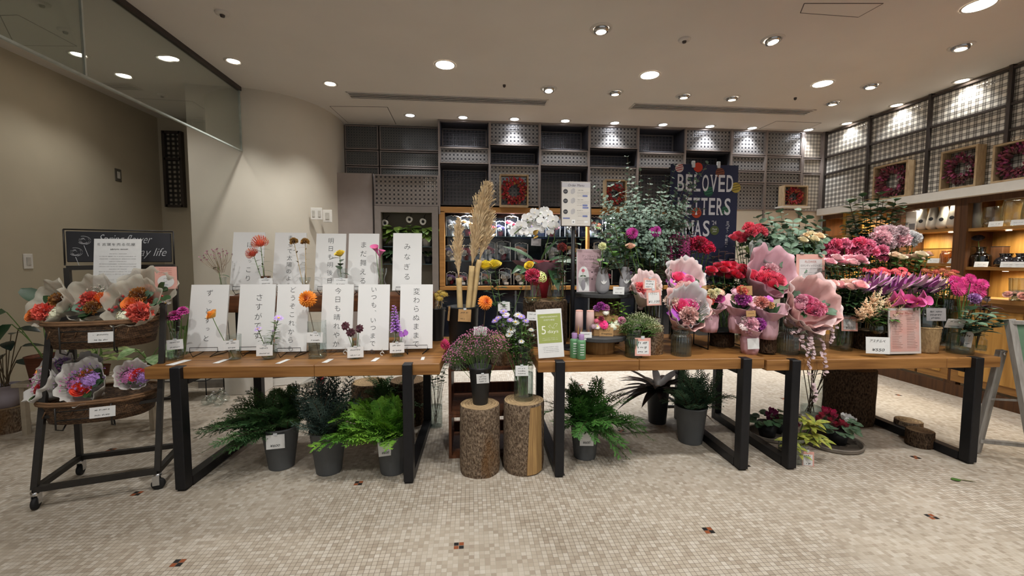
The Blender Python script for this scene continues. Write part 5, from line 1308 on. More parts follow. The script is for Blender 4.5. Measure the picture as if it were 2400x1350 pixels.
p = onb(1176, 858, cz, .08); log('log_stump', 'short bark log on the crate beside the asters', (p.x, p.y, cz), .085, .2, None, False, 0, 5)
# pampas bucket
pb = Vector((at(1086, 840, 3.22).x, 3.22, cz)); bk = bucket('black bucket of tall pampas grass with kraft price tag', pb, .118, .1, .405, M_blk); price_tag(bk, (1074, 725, 1104, 754), 3.095, 2, 'kraft'); price_tag(bk, (1048, 718, 1056, 752), 3.15, 2, 'kraft', clip=False, yaw=-1.0)
M_pamp = mat('pampas_plume', '#d3b485', .8, two='#ead4ac', sc=12, sheen=.3)
def pampas(label, pts_px, f0, rw, Yd, n=520):
    n = int(n*2.4)
    t = thing('pampas_grass', label, 'pampas grass', pb+Vector((0, 0, .12))); o = t.location; P = [at(x, y, Yd)-o for x, y in pts_px]
    k = len(P)-1
    def pos(u): j = min(int(u*k), k-1); return P[j].lerp(P[j+1], u*k-j)
    ms = MB(); kk = [pos(f0*i/6) for i in range(7)]; ms.tube([Vector((U(-.02, .02), U(-.02, .02), -.1))]+kk, .021, M_straw, 10); ms.tube([pos(f0+(1-f0)*i/6) for i in range(7)], .004, M_straw, 4); ms.build('stem', t)
    mb = MB()
    for i in range(n):
        u = f0+(1-f0)*(i/n)**.85*.97; p = pos(u); ax_ = (pos(min(1, u+.03))-pos(max(0, u-.03))).normalized(); a = U(0, 6.28); B = basis_to(ax_)
        v_ = (u-f0)/(1-f0); R = rw*(math.sin(math.pi*min(1, v_*.88+.1))**.7)*U(.55, 1.25); d = B @ Vector((math.cos(a)*R*.85, math.sin(a)*R*.85, R*1.9+.05*(1-v_)+.02))+Vector((U(-.4, .4), U(-.4, .4), U(-.3, .3)))*R; x = d.cross(Vector((U(-1, 1), U(-1, 1), U(-1, 1)))).normalized()*U(.0007, .0017)
        e = p+d; mid = p+d*.55+Vector((0, 0, .006)); g = Vector((0, 0, -.014-.018*U(0, 1)))*(1-v_*.5)
        mb.add([p-x, p+x, mid+x*1.3, mid-x*1.3, e+g+x*.4, e+g-x*.4], [(0, 1, 2, 3), (3, 2, 4, 5)], M_pamp)
        if i % 2 == 0:
            y = d.cross(x).normalized()*.004; q = p+d*.75
            mb.add([q-x, q+x, q+d*.42+y+g, q+d*.4-y+g], [(0, 1, 2, 3)], M_pamp)
    mb.build('plume', t)
pampas('slimmer pampas plume on the outer side of the black bucket', [(1078, 716), (1076, 660), (1073, 600), (1075, 515)], .38, .033, 3.18, 480); pampas('tallest pampas plume rising over the wreath box corner', [(1098, 716), (1106, 625), (1118, 540), (1143, 432)], .34, .055, 3.2, 900); pampas('broad pampas plume bending beside the tallest one', [(1108, 716), (1120, 625), (1132, 580), (1146, 500)], .45, .045, 3.24, 560)
# dry yarrow bucket behind the last board
p = Vector((at(1024, 800, 3.42).x, 3.42, TZ)); bk = bucket('slim dark bucket of dry yellow yarrow behind the last board', (p.x, p.y, TZ), .07, .052, 1.4-(722-611)*3.42/991-TZ, M_blk)
bunch('dry_yarrow', 'dry mustard yarrow head behind the last board', 'flower', 'dry yarrow', 'mum', [(1033, 686, 9), (1040, 690, 9), (1024, 692, 8), (1018, 700, 8), (1030, 700, 8), (1010, 705, 8)], 3.42, (p.x, p.y, TZ+.05), '#8c7428', spread=.03, nl=4, L=.06, W=.008, lm=M_straw, sm=M_straw)
# cylinder with orange dahlia, jars with yellow roses, brass stands
v = vase('clear glass cylinder of one orange dahlia with white card', (at(1126, 836, 3.04).x, 3.04, cz), .072, .245, 'cyl', None, .4); price_tag(v, (1110, 766, 1141, 786), 2.965, 1, 'white')
flower('dahlia', 'ball-shaped orange dahlia in the glass cylinder by the pampas bucket', 'flower', 'dahlia', '#e07320', v.location+Vector((0, 0, .02)), at(1139, 708, 3.0), .058, (.35, -.7, .35), None, None, 0, sm=M_stemb)
v = vase('clear glass jar with yellow roses and white tag beside the crate', (at(1182, 800, 3.3).x, 3.3, TZ), .062, .31, 'jar', None, .35); price_tag(v, (1167, 708, 1195, 729), 3.22, 3, 'white'); vb = v.location+Vector((0, 0, .02))
bunch('yellow_rose', ['broad open yellow rose over the pampas bucket, outer of two', 'broad open yellow rose over the jar, inner of two'], 'flower', None, 'rose', [(1138, 622, 17), (1158, 620, 17)], 3.28, vb, '#ddb92e', nl=9, L=.1, W=.05, t0=.35, t1=.9, axis=(-.1, -.45, 1), dy=.02)
flower('ranunculus', 'single yellow ranunculus bud leaning under the white orchid', 'flower', 'rose', '#e0b224', vb, at(1240, 622, 3.24), .042, (-.35, -.6, .6), None, None, 5, .07, .035)
M_brass = mat('brass_wire', '#a8823c', .35, .85, var=.1)
lg = log('log_stump', 'dark log block on the oak table under the brass wire stands', (at(1276, 800, 3.22).x, 3.22, TZ), .17, .34, None, True, 0, 8)
bt = TZ+.343
def brass(label, gl, px, pyt, pyb, w, zb, Yd=3.16):
    c = at(px, pyb, Yd); s = mpp(c); r = w*s/2; t = thing('brass_stand', label, 'plant stand', (c.x, Yd, zb)); zt = c.z-zb+.02; mb = MB()
    mb.tube([(r*1.02*math.cos(a/3), r*1.02*math.sin(a/3), zt+.03) for a in range(20)], .0022, M_brass, 5)
    for k in range(4):
        a = k*math.pi/2+.5; b = a+.8; mb.tube([(r*1.02*math.cos(a), r*1.02*math.sin(a), zt+.03), (r*.9*math.cos(b), r*.9*math.sin(b), 0.002)], .0022, M_brass, 5); mb.tube([(r*1.02*math.cos(b), r*1.02*math.sin(b), zt+.03), (r*.9*math.cos(a), r*.9*math.sin(a), .002)], .0022, M_brass, 5)
    mb.build('wire_frame', t)
    h = (pyb-pyt)*s; g = vase(gl, (c.x, Yd, zb+zt-.02), r, h, 'bowl', None, .42, name='glass_bowl', cat='glass bowl'); return g
g1 = brass('brass wire stand holding the bowl of celosia', 'clear glass bowl of celosia in a brass stand', 1248, 668, 712, 40, bt, 3.13)
brass('brass wire stand holding the front empty bowl', 'empty clear glass bowl in the low brass stand', 1302, 668, 712, 40, bt, 3.14)
brass('tall brass wire stand holding the upper empty bowl', 'empty clear glass bowl raised in the tall brass stand', 1303, 630, 668, 34, bt, 3.3)
flower('celosia', 'crimson pink celosia head in the glass bowl', 'flower', 'celosia', '#b0284a', g1.location+Vector((0, 0, .01)), at(1249, 647, 3.12), .062, (-.1, -.7, .7), '#c43a64', None, 2)
flower('hydrangea', 'pale green hydrangea beside the crimson celosia', 'flower', 'hydrangea', '#c3cf86', g1.location+Vector((.01, 0, .01)), at(1267, 650, 3.13), .05, (.3, -.6, .7), '#b2c06e', None, 1)
t = thing('card_stand', 'white price card standing behind the green guarantee sheet', 'price card', Vector((at(1248, 752, 2.97).x, 2.97, TZ))); MB().tube([(0, .004, 0), (0, .004, at(1248, 745, 2.97).z-TZ)], .002, M_wire, 4).build('clip_wire', t); price_tag(t, (1235, 731, 1262, 751), 2.97, 2, 'white', clip=False)
def d_days(k, w, h, M):
    g = mat('sage_print', '#9aa45c', .8, var=.04); wt = mat('white_print', '#e9ead8', .8, var=.02); quad(k, -w*.45, w*.45, h*.3, h*.9, g, M, .0006)
    text(k, 'HIBIYA-KADAN', (-.05*w, h*.84), h*.032, wt, M, w*.6); text(k, 'の', (w*.3, h*.84), h*.03, wt, M); text(k, '日持ち保証', (0, h*.775), h*.036, wt, M, w*.42)
    text(k, '5', (-w*.24, h*.57), h*.17, wt, M, w*.17); text(k, 'days', (w*.12, h*.525), h*.085, wt, M, w*.42)
    for a, b in (((-.05, .62), (.02, .67)), ((.02, .67), (.1, .6)), ((.1, .6), (.22, .69)), ((.22, .69), (.32, .68)), ((.32, .68), (.24, .62)), ((.1, .6), (.2, .6)), ((-.05, .65), (.02, .6))):
        p, q = (a[0]*w, a[1]*h), (b[0]*w, b[1]*h); k.add([(p[0], p[1], .0012), (q[0], q[1], .0012), (q[0], q[1]+.002, .0012), (p[0], p[1]+.002, .0012)], [(0, 1, 2, 3)], wt, False, M)
    for i in range(2): scribble(k, -w*.3, w*.3, h*(.4-.035*i), h*.016, wt, M)
    for i in range(4): scribble(k, -w*.3, w*.3, h*(.22-.035*i), h*.014, M_inkg, M)
r5 = sheet_px('guarantee_card', 'white card with a sage green panel reading 5 days at the table corner', 'sign card', (1262, 724, 1323, 838), 2.66, .12, d_days, None, .002); r5[0].rotation_euler = (0, -.05, 0)
# white phalaenopsis in a red wrapped pot
oc = Vector((at(1268, 650, 3.42).x, 3.42, bt-.02)); t = thing('orchid_plant', 'white moth orchid with arched blooms in a red wrapped pot', 'orchid', oc); M_redw = mat('red_wrap', '#8c1f2b', .5, var=.2, sc=8)
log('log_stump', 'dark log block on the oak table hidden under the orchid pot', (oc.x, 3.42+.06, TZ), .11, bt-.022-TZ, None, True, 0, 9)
zt = at(1268, 600, 3.42).z-oc.z; mb = MB(); mb.lathe([(.001, 0), (.075, 0), (.11, zt*.9), (.1, zt*.9), (.001, zt*.8)], M_redw, 28); mb.build('wrapped_pot', t)
mb = MB(); wrap_cone(mb, mat('mauve_wrap', '#7a5560', .55, var=.15), .1, .19, .11, 40, 6, .3, .1, .1, 1, .8, zt*.55); mb.build('wrap_collar', t)
mb = MB()
for (x, y, L, W, dx, dz) in ((-.05, -.03, .3, .085, -1.0, .8), (-.02, -.08, .24, .09, -.5, -.1), (.05, -.08, .26, .09, .15, -.45), (.1, -.02, .3, .09, .9, .15), (.03, -.05, .22, .08, .5, .3), (-.08, -.02, .2, .09, -.9, -.25), (.0, .05, .25, .08, .3, .8)): mb.leaf((x, y, zt*.85), (dx, -.45, dz), (0, -.5, 1), L, W, mat('leaf_orchid', '#3a5a3a', .35, var=.2, sc=9), .25, .12, 6, 'leaf')
mb.build('foliage', t)
ob = [(1208, 545, 13), (1222, 528, 13), (1236, 512, 13), (1247, 527, 14), (1262, 505, 13), (1270, 521, 14), (1262, 540, 15), (1240, 545, 13), (1283, 530, 13), (1284, 503, 12), (1276, 494, 11), (1296, 515, 13), (1228, 546, 11), (1253, 498, 11), (1298, 530, 12), (1214, 536, 12), (1290, 545, 9), (1245, 508, 12)]
mb = MB(); mb.tube([Vector((0, 0, zt*.8)), at(1285, 560, 3.42)-oc, at(1297, 505, 3.42)-oc, at(1262, 500, 3.38)-oc, at(1205, 548, 3.34)-oc], .004, M_stem, 5); mb.tube([Vector((.02, 0, zt*.8)), at(1300, 560, 3.45)-oc, at(1290, 495, 3.42)-oc, at(1240, 520, 3.36)-oc], .004, M_stem, 5); mb.build('stem', t)
for i, (x, y, r) in enumerate(ob): p = at(x, y, 3.36+U(-.05, .05)); bloom(t, 'orchid', '#dedddb', p-oc, r*1.15*mpp(p), (U(-.3, .3), -1, U(-.1, .35)), None, 'bloom', U(-.3, .3))
mb = MB(); mb.leaf(at(1250, 550, 3.3)-oc+Vector((0, 0, 0)), (.5, -.2, .5), (0, -1, .2), .055, .04, mat('gold_ribbon', '#9a7a3a', .35, .6), .2, .3, 4, 'leaf'); mb.leaf(at(1262, 552, 3.3)-oc, (-.6, -.2, -.3), (0, -1, .2), .05, .025, mat('gold_ribbon'), .2, .3, 4, 'leaf'); mb.build('ribbon', t)
price_tag(t, (1245, 559, 1268, 576), 3.3, 2, 'grey', clip=False)
# ------------------------------------------------------------------ oak table with the tiered stands
M_slate = mat('slate_disc', '#3a3a3b', .6, var=.12)
def vat(label, px, Yd, z, rpx, h, kind='cyl', m=None, water=.4, name='glass_vase', **kw):
    """vase standing at photo column px, depth Yd, on height z; rpx = half width in photo pixels, h in metres"""
    p = Vector((at(px, 800, Yd).x, Yd, z)); return vase(label, p, rpx*mpp(p), h, kind, m, water, name=name, **kw)
lo_z = .885; up_z = 1.15
ds = thing('display_stand', 'low round slate stand on a cut log base behind the green bottles', 'display stand', (at(1402, 800, 2.87).x, 2.87, TZ)); mb = MB(); mb.lathe([(.001, lo_z-TZ-.03), (.185, lo_z-TZ-.03), (.19, lo_z-TZ-.025), (.19, lo_z-TZ-.004), (.186, lo_z-TZ), (.001, lo_z-TZ)], M_slate, 44, smooth=False); mb.build('slate_disc', ds)
mb = MB(); mb.lathe([(.001, 0), (.1, 0), (.102, .05), (.1, lo_z-TZ-.03)], M_bare, 32, Matrix.Translation((.01, 0, 0)), barkwob(3, .02)); mb.build('log_base', ds)
du = thing('display_stand', 'higher round slate stand on a dark log carrying the pink poster and frosted vases', 'display stand', (at(1412, 700, 3.2).x, 3.2, TZ)); mb = MB(); mb.lathe([(.001, up_z-TZ-.03), (.205, up_z-TZ-.03), (.21, up_z-TZ-.025), (.21, up_z-TZ-.004), (.206, up_z-TZ), (.001, up_z-TZ)], M_slate, 44, smooth=False); mb.build('slate_disc', du)
MB().lathe([(.001, 0), (.12, 0), (.122, .2), (.12, up_z-TZ-.03)], M_barkd, 32, Matrix.Translation((.03, .03, 0)), barkwob(6)).build('log_base', du)
# order menu stand
c = at(1350, 478, 3.0); s = mpp(c); t = thing('menu_stand', 'pole stand with a framed order menu above the slate discs', 'menu stand', (at(1344, 700, 3.0).x, 3.03, TZ)); o = t.location
zb_, zt_ = at(1350, 531, 3.0).z-TZ, at(1350, 425, 3.0).z-TZ; mb = MB(); mb.tube([(0, 0, .01), (0, 0, zb_+.05)], .015, M_black, 12); mb.lathe([(.001, 0), (.11, 0), (.11, .008), (.001, .012)], M_black, 28); mb.build('pole', t)
w, h = 74*s, zt_-zb_; Mm = Matrix.Translation((c.x-o.x, -.03, zb_)) @ Matrix.Rotation(math.pi/2-.04, 4, 'X')
mb = MB(); mb.box((0, h/2, 0), (w, h, .014), M_darkmetal, None, .003); mb.v = [tuple(Mm @ Vector(v)) for v in mb.v]; fr_m = mb.build('menu_frame', t)
k = MB(); Q = Mm @ Matrix.Translation((0, 0, .0075)); gp = mat('menu_paper', '#c4bfb8', .8, var=.02); bl = mat('slate_blue_ink', '#68709a', .8); bk_ = mat('disc_ink', '#3a3a3e', .8); gy = mat('pale_grey_ink', '#a8a5a6', .8)
quad(k, -w*.46, w*.46, h*.015, h*.985, gp, Q, .0005); quad(k, -w*.46, w*.46, h*.87, h*.97, mat('menu_band', '#b3b0b4', .8, var=.02), Q, .0009); text(k, 'Order Menu', (0, h*.915), h*.052, M_ink, Q, w*.52, .2, z=.0014)
for i, y in enumerate((.775, .565, .325)):
    circ(k, -w*.34, h*y, w*.075, bk_, Q, .0012); line(k, -w*.38, -w*.3, h*y, .002, gp, Q, .0016)
    for q in range(4): circ(k, -w*.12+w*.035*(q % 2), h*(y-.02+.018*q), w*.055, gy, Q, .001+.0001*q, 12)
    scribble(k, w*.03, w*.24, h*(y+.03), h*.02, M_ink, Q)
    for q in range(3): scribble(k, w*.03, w*.42, h*(y-.01-.022*q), h*.011, M_inkg, Q)
    quad(k, w*.21, w*.37, h*(y-.115), h*(y-.075), bl, Q, .0012); scribble(k, w*.03, w*.2, h*(y-.095), h*.014, M_ink, Q)
quad(k, w*.21, w*.4, h*.4, h*.435, bl, Q, .0012); quad(k, -w*.42, -w*.2, h*.165, h*.195, bl, Q, .0012); quad(k, -w*.14, -w*.03, h*.06, h*.15, M_paper, Q, .0012); circ(k, -w*.085, h*.1, w*.025, M_inkg, Q, .0016); quad(k, w*.27, w*.38, h*.085, h*.12, M_paper, Q, .0012); scribble(k, w*.03, w*.25, h*.13, h*.012, M_inkg, Q); scribble(k, w*.03, w*.25, h*.07, h*.012, M_inkg, Q)
k.build('menu_sheet', fr_m)
# pink poster on the upper disc
def d_anf(k, w, h, M):
    quad(k, -w*.48, w*.48, h*.01, h*.99, mat('rose_print', '#b79aa0', .8, var=.04), M, .0005); ik = mat('plum_ink', '#4a3a44', .8)
    scribble(k, -w*.2, w*.12, h*.93, h*.015, ik, M); text(k, 'アンフルール', (0, h*.83), h*.055, ik, M, w*.56, thin=-.01); text(k, 'UNE FLEUR', (0, h*.765), h*.04, ik, M, w*.42)
    for i in range(4): scribble(k, -w*.4+w*.04*i, w*.36, h*(.69-.03*i), h*.014, ik, M)
    circ(k, -w*.22, h*.34, w*.22, M_paper, M, .0009, 24, h*.26); quad(k, -w*.44, 0, h*.02, h*.34, M_paper, M, .0009)
    pk = PM('#b05a68'); circ(k, -w*.24, h*.5, w*.07, pk, M, .0014, 12); line(k, -w*.25, -w*.238, h*.41, h*.14, M_stem, M, .0013)
    for s in (-1, 1): k.leaf(tuple(M @ Vector((-w*.244, h*.38, .0016))), M.to_3x3() @ Vector((s, -.2, 0)), M.to_3x3() @ Vector((0, 0, 1)), w*.14, w*.06, M_leaf, 0, 0, 3)
    circ(k, -w*.24, h*.16, w*.09, mat('vase_print', '#8e8a90', .8), M, .0013, 18, h*.13)
    for i in range(3): scribble(k, w*.08, w*.4, h*(.57-.05*i), h*.02, ik, M)
    for y in (.46, .3): circ(k, w*.12, h*y, w*.03, ik, M, .0012, 12); scribble(k, w*.2, w*.42, h*(y+.01), h*.012, ik, M); scribble(k, w*.2, w*.42, h*(y-.02), h*.012, ik, M)
sheet_px('poster_card', 'pink poster with a single rose in a vase on the higher slate stand', 'poster', (1351, 584, 1410, 684), 3.12, .06, d_anf, None, .004)
M_frost = mat('frosted_grey', '#8f8d90', .45, var=.06, spec=.5)
def frostvase(label, px, pyt, pyb, wpx, Yd):
    p = Vector((at(px, pyb, Yd).x, Yd, up_z+.001)); s = mpp(p); h = (pyb-pyt)*s; t = thing('frosted_vase', label, 'vase', p); pr = smooth_prof([(.35, 0), (.85, .12), (1, .38), (.8, .7), (.55, 1)], wpx*s/2, h, 5)
    MB().lathe([(.001, .002)]+pr+[(pr[-1][0]*.9, h), (pr[-1][0]*.85, h*.7)], M_frost, 30, Matrix.Diagonal((1, .45, 1, 1))).build('vase_body', t)
    mb = MB(); Mv = Matrix.Translation((0, -wpx*s*.226, h*.42)) @ Matrix.Rotation(math.pi/2, 4, 'X')
    for a in (-.7, 0, .7): mb.leaf(tuple(Mv @ Vector((0, -.01, .002))), Mv.to_3x3() @ Vector((math.sin(a), math.cos(a), .08)), Mv.to_3x3() @ Vector((0, 0, 1)), .035, .014, M_paper, 0, 0, 3)
    mb.build('leaf_emblem', t); return t
v1 = frostvase('frosted grey teardrop vase beside the pink poster', 1412, 628, 690, 34, 3.06); v2 = frostvase('frosted grey teardrop vase behind the small price card', 1465, 626, 688, 30, 3.1)
t = thing('price_card', 'small white price card between the frosted vases', 'price card', at(1450, 689, 2.995)); price_tag(t, (1437, 672, 1463, 690), 2.995, 2, 'white', clip=False)
M_lem = mat('leaf_salal', '#3f6a34', .4, two='#6f9a4c', sc=14)
def leafbranch(label, base_, ends, m, L=.1, W=.06, n=9, name='leafy_branch', t0=.35, sm=None, bend=.25, kind='leaf'):
    t = thing(name, label, 'leafy branch', base_); mb = MB(); ms = MB()
    for (px, py, Yd) in ends: e = at(px, py, Yd)-Vector(base_); pts = curve3((0, 0, 0), e, (0, 0, .03)); ms.tube(pts, .0028, sm or M_stemb, 5, False); stem_leaves(mb, pts, m, n, L, W, t0, 1.0, bend=bend, kind=kind)
    ms.build('stem', t); mb.build('foliage', t); return t
leafbranch('broad glossy salal leaves rising from the frosted vases under the eucalyptus', v2.location+Vector((0, 0, .05)), [(1405, 535, 3.05), (1440, 525, 3.1), (1465, 545, 3.08), (1425, 575, 3.0), (1480, 575, 3.05)], M_lem, .095, .062, 7, t0=.45)
leafbranch('broad green leaf sprig drooping over the first frosted vase', v1.location+Vector((0, 0, .1)), [(1436, 605, 2.98), (1402, 612, 2.98), (1446, 615, 2.99)], M_lem, .08, .05, 4, t0=.3)
flower('globe_chrysanthemum', 'cream ball chrysanthemum above the first frosted vase', 'flower', 'globe', '#d3d4a6', v1.location+Vector((0, 0, .05)), at(1412, 578, 3.03), .033, (0, -.8, .5), None, None, 0)
leafbranch('round grey-green eucalyptus leaves beside the menu pole', Vector((at(1322, 690, 3.3).x, 3.3, TZ+.02)), [(1310, 560, 3.25), (1330, 545, 3.25), (1365, 560, 3.3), (1320, 600, 3.2), (1305, 620, 3.22), (1358, 610, 3.28)], M_euc2, .06, .055, 8, 'eucalyptus', .6, kind='round')
vat('slim dark vase holding the eucalyptus beside the menu pole', 1322, 3.3, TZ, 14, .3, 'cyl', G_smoke, .3)
flower('anthurium', 'dull red bloom among the round eucalyptus leaves', 'flower', 'ruffle', '#7e2a24', (at(1322, 690, 3.28).x, 3.28, TZ+.05), at(1317, 581, 3.2), .04, None, None, None, 0)
# lower disc goods
for px, s_ in ((1357, 'nearest the menu pole'), (1381, 'beside the flower box')):
    p = Vector((at(px, 780, 2.86).x, 2.86 if px < 1370 else 2.84, lo_z)); t = thing('paper_tube', 'pale pink printed paper tube '+s_, 'paper tube', p); MB().lathe([(.001, 0), (.028, 0), (.027, .1), (.025, .165), (.001, .165)], mat('blush_paper', '#c2a29c', .6, var=.05), 22).build('tube_body', t)
    mb = MB()
    for k in range(7): a = -1.57+(k-3)*.22; mb.leaf((.0285*math.cos(a), .0285*math.sin(a), .005), (U(-.2, .2), -.02, 1), (math.cos(a), math.sin(a), 0), U(.03, .07), .008, PM(('#7a4a3a', '#b0853a', '#3a3048')[k % 3]), 0, 0, 3, 'tip')
    mb.build('printed_grass', t); MB().lathe([(.0255, .163), (.026, .168), (.02, .17), (.001, .168)], M_pinkp, 20).build('rim', t)
def flowerbox(label, px0, px1, pyt, pyb, Yd, z, blooms, tag_=None):
    c = Vector((at((px0+px1)/2, pyb, Yd).x, Yd+.05, z)); s = mpp(c); w = (px1-px0)*s; h = (pyb-pyt)*s; t = thing('flower_box', label, 'flower box', c); m = mat('light_wood_box', '#8d6b47', .7, two='#a98457', sc=20, stretch=(1, 4, 4)); mb = MB()
    for y in (-.045, .045): mb.box((0, y, h/2), (w, .006, h), m, None, .002)
    for x in (-w/2, w/2): mb.box((x, 0, h/2), (.006, .09, h), m)
    mb.box((0, 0, h*.8), (w-.006, .086, .006), M_soil); mb.build('box_body', t); fo = MB()
    for i in range(26): fo.leaf((U(-w/2, w/2), U(-.04, .04), h*.9), (U(-1, 1), U(-1, .6), U(.5, 1.5)), (0, 0, 1), .04, .02, M_leafm, .3, .1, 3)
    fo.build('foliage', t)
    for (kind, col, bx_, by_, r) in blooms: p = at(bx_, by_, Yd+U(0, .04)); bloom(t, kind, col, p-c, r*mpp(p), (U(-.2, .2), -.8, .7))
    if tag_: price_tag(t, tag_[:4], Yd-.006, 3, 'kraft', tag_[4], clip=False)
flowerbox('wooden flower box with a hot pink gerbera and a kraft arrangement card', 1393, 1470, 773, 797, 2.78, lo_z, [('gerbera', '#c2246a', 1415, 760, 13), ('aster', '#c8c8c2', 1400, 765, 8), ('mum', '#a8455f', 1399, 752, 7), ('ruffle', '#c98aa6', 1457, 752, 10), ('mum', '#c9cbb8', 1437, 765, 10), ('mum', '#c4c6b4', 1447, 758, 8), ('mum', '#b8b8a8', 1464, 764, 8), ('mum', '#a88c98', 1392, 765, 7), ('ruffle', '#8e2a44', 1409, 747, 7)], (1405, 767, 1437, 798, ('アレンジ', 'Arrangement', '¥2,500')))
rb_ = thing('wooden_block', 'small wooden block raising the purple flower box on the lower slate stand', 'block', (at(1422, 780, 2.95).x, 2.98, lo_z)); MB().box((0, 0, .055), (.16, .09, .11), M_bare, None, .003).build('block_body', rb_); MB().box((0, 0, .112), (.16, .09, .004), M_bare).build('top_plate', rb_)
flowerbox('small wooden flower box with purple pink mums and white filler', 1396, 1428, 738, 752, 2.93, lo_z+.115, [('ruffle', '#8e2a86', 1408, 718, 11), ('ruffle', '#a05aa0', 1398, 724, 9), ('ruffle', '#b86aa0', 1420, 722, 9), ('mum', '#c9c9c0', 1405, 731, 8), ('mum', '#c9c9c0', 1420, 732, 8)])
leafbranch('bright green trailing sprig behind the arrangement boxes', Vector((at(1452, 760, 3.0).x, 3.0, lo_z+.0)), [(1435, 712, 2.95), (1450, 708, 2.97), (1463, 718, 2.97), (1425, 740, 2.95), (1470, 738, 2.96)], M_leafl, .05, .035, 7, 'trailing_plant', .3)
vat('small clear glass holding the bright green trailing sprig', 1452, 3.0, lo_z, 8, .06, 'tumbler')
t = thing('price_card', 'small white card beside the paper tubes on the lower slate stand', 'price card', at(1373, 797, 2.73)); price_tag(t, (1360, 778, 1387, 797), 2.73, 2, 'white', clip=False)
for px, pb_, pt_, s_ in ((1346, 838, 780, 'half hidden behind its twin'), (1362, 841, 783, 'in front, beside the slate stand')):
    p = on(px, pb_, TZ); s = mpp(p); r = 10.5*s; h = (pb_-pt_)*s; t = thing('flower_food_bottle', 'green plastic bottle with lilac cap '+s_, 'bottle', p); MB().lathe([(.001, 0), (r*.96, 0), (r, .004), (r, h*.68), (r*.92, h*.75), (r*.55, h*.79)], mat('green_plastic', '#5b8a62', .4, var=.04), 24).build('bottle_body', t)
    MB().lathe([(r*.62, h*.78), (r*.62, h*.99), (r*.55, h), (.001, h)], mat('lilac_cap', '#9a7aa6', .4, var=.04), 20).build('cap', t); mb = MB()
    for k in range(5):
        z = h*(.6-.1*k)
        for a in (-1.9, -1.6, -1.3): mb.box((r*1.003*math.cos(a), r*1.003*math.sin(a), z), (.008, .0015, .004 if k else .008), M_paper, rotz(a+math.pi/2).to_3x3())
    mb.build('label_print', t)
v, p_, s_ = vz('green ribbed glass jar of pale lace flowers with pink-edged card', 1485, 836, TZ, 38, 56, 'jar', G_green, .5, rib=24); price_tag(v, (1488, 792, 1525, 834), p_.y-.058, 3, 'pink', yaw=.1)
bunch('lace_flower', 'greenish white lace flower over the green ribbed jar', 'flower', 'lace flowers in the green jar', 'spray', [(1470, 758), (1485, 750), (1500, 745), (1515, 752), (1530, 758), (1478, 770), (1495, 765), (1512, 768), (1538, 770), (1465, 772), (1522, 776)], 2.74, p_+Vector((0, .0, .03)), ['#a7ab86', '#9aa27c', '#b3b494'], rpx=17, spread=.015, nl=2, dy=.05, tr=.0015, lm=M_leafm)
p = onb(1527, 833, TZ, .077); log('log_stump', 'light bark log on the oak table beside the green ribbed jar', (p.x, p.y, TZ), .077, .195, None, False, 0, 31)
# bouquets
PKW = mat('pink_wrap', '#dcb0ac', .65, var=.08, sc=12); PKL = mat('pale_pink_wrap', '#e0c9c8', .65, var=.05, sc=12); MVW = mat('mauve_paper', '#cfa5b0', .6, var=.08, sc=10); GRW = mat('grey_wrap', '#cbc6c8', .6, var=.06, sc=12)
bx_ = thing('wooden_box', 'grey weathered wooden box behind the bark log', 'box', (at(1512, 760, 3.0).x, 3.05, TZ)); MB().box((0, 0, .11), (.21, .17, .22), mat('grey_wood', '#77706b', .8, two='#948c84', sc=16, stretch=(1, 1, 8)), None, .004).build('box_body', bx_); MB().box((0, 0, .222), (.2, .16, .004), M_barkd).build('lid', bx_)
posy('peach pink paper bouquet with two framed price cards on the grey box', None, 1512, 682, 2.97, 70, [('ruffle', '#d56a70', -.35, .1, .34), ('ruffle', '#d9a39a', -.65, .15, .28), ('spray', '#c9bfae', .6, .0, .35), ('leaf', M_leaf, -.75, -.3, .3), ('ruffle', '#e0b8ae', .7, .05, .2)], PKL, (0, -.55, .9), 'wrapped_bouquet', hgt=1.6, inner=PKL)
t = thing('card_clip_stand', 'two pink-edged price cards on a wire clip before the peach pink bouquet', 'price card', Vector((at(1512, 740, 2.85).x, 2.85, TZ))); price_tag(t, (1508, 652, 1538, 678), 2.87, 3, 'pink'); price_tag(t, (1516, 679, 1549, 716), 2.85, 2, 'pink', ('バラミニ', '¥1,100')); MB().tube([(0, 0, 0), (.02, .0, .2), (at(1531, 716, 2.855).x-t.location.x, .006, at(1531, 716, 2.855).z-TZ)], .0018, M_wire, 4).build('clip_wire', t)
M_lv = '#a650a0'
posy('upper bouquet in grey pink paper with two pink roses and orchids', None, 1600, 662, 3.0, 92, [('rose', '#d0507c', -.15, .25, .3), ('rose', '#d9608c', .2, -.2, .32), ('rose', '#d98aa0', .35, .15, .22), ('orchid', '#a24fae', .1, .6, .26), ('orchid', M_lv, -.55, -.1, .28), ('orchid', M_lv, .6, -.35, .22), ('ruffle', '#d9a09a', -.2, -.45, .26), ('leaf', M_leaf, .75, .1, .3)], GRW, (0, -.75, .75), 'wrapped_bouquet', inner=PKL, hgt=1.35)
v, p_, s_ = vz('clear ribbed glass jar holding the large front pink bouquet', 1596, 832, TZ, 44, 58, 'jar', G_ribbed, .6, rib=24)
posy('large front bouquet in pale pink paper with two hot pink roses over the ribbed jar', None, 1606, 730, 2.78, 100, [('rose', '#d24a7e', -.15, .2, .34), ('rose', '#dd6a9a', .3, .3, .3), ('ruffle', '#d9a6a0', .0, -.35, .34), ('ruffle', '#d9b8ac', -.55, .5, .28), ('orchid', '#8e3a9a', -.65, -.25, .26), ('spray', '#b8a8a4', .6, .0, .4), ('leaf', M_leaf, .35, -.5, .35), ('orchid', M_lv, .0, .55, .2)], PKW, (-.05, -.8, .7), 'wrapped_bouquet', inner=GRW, hgt=1.5)
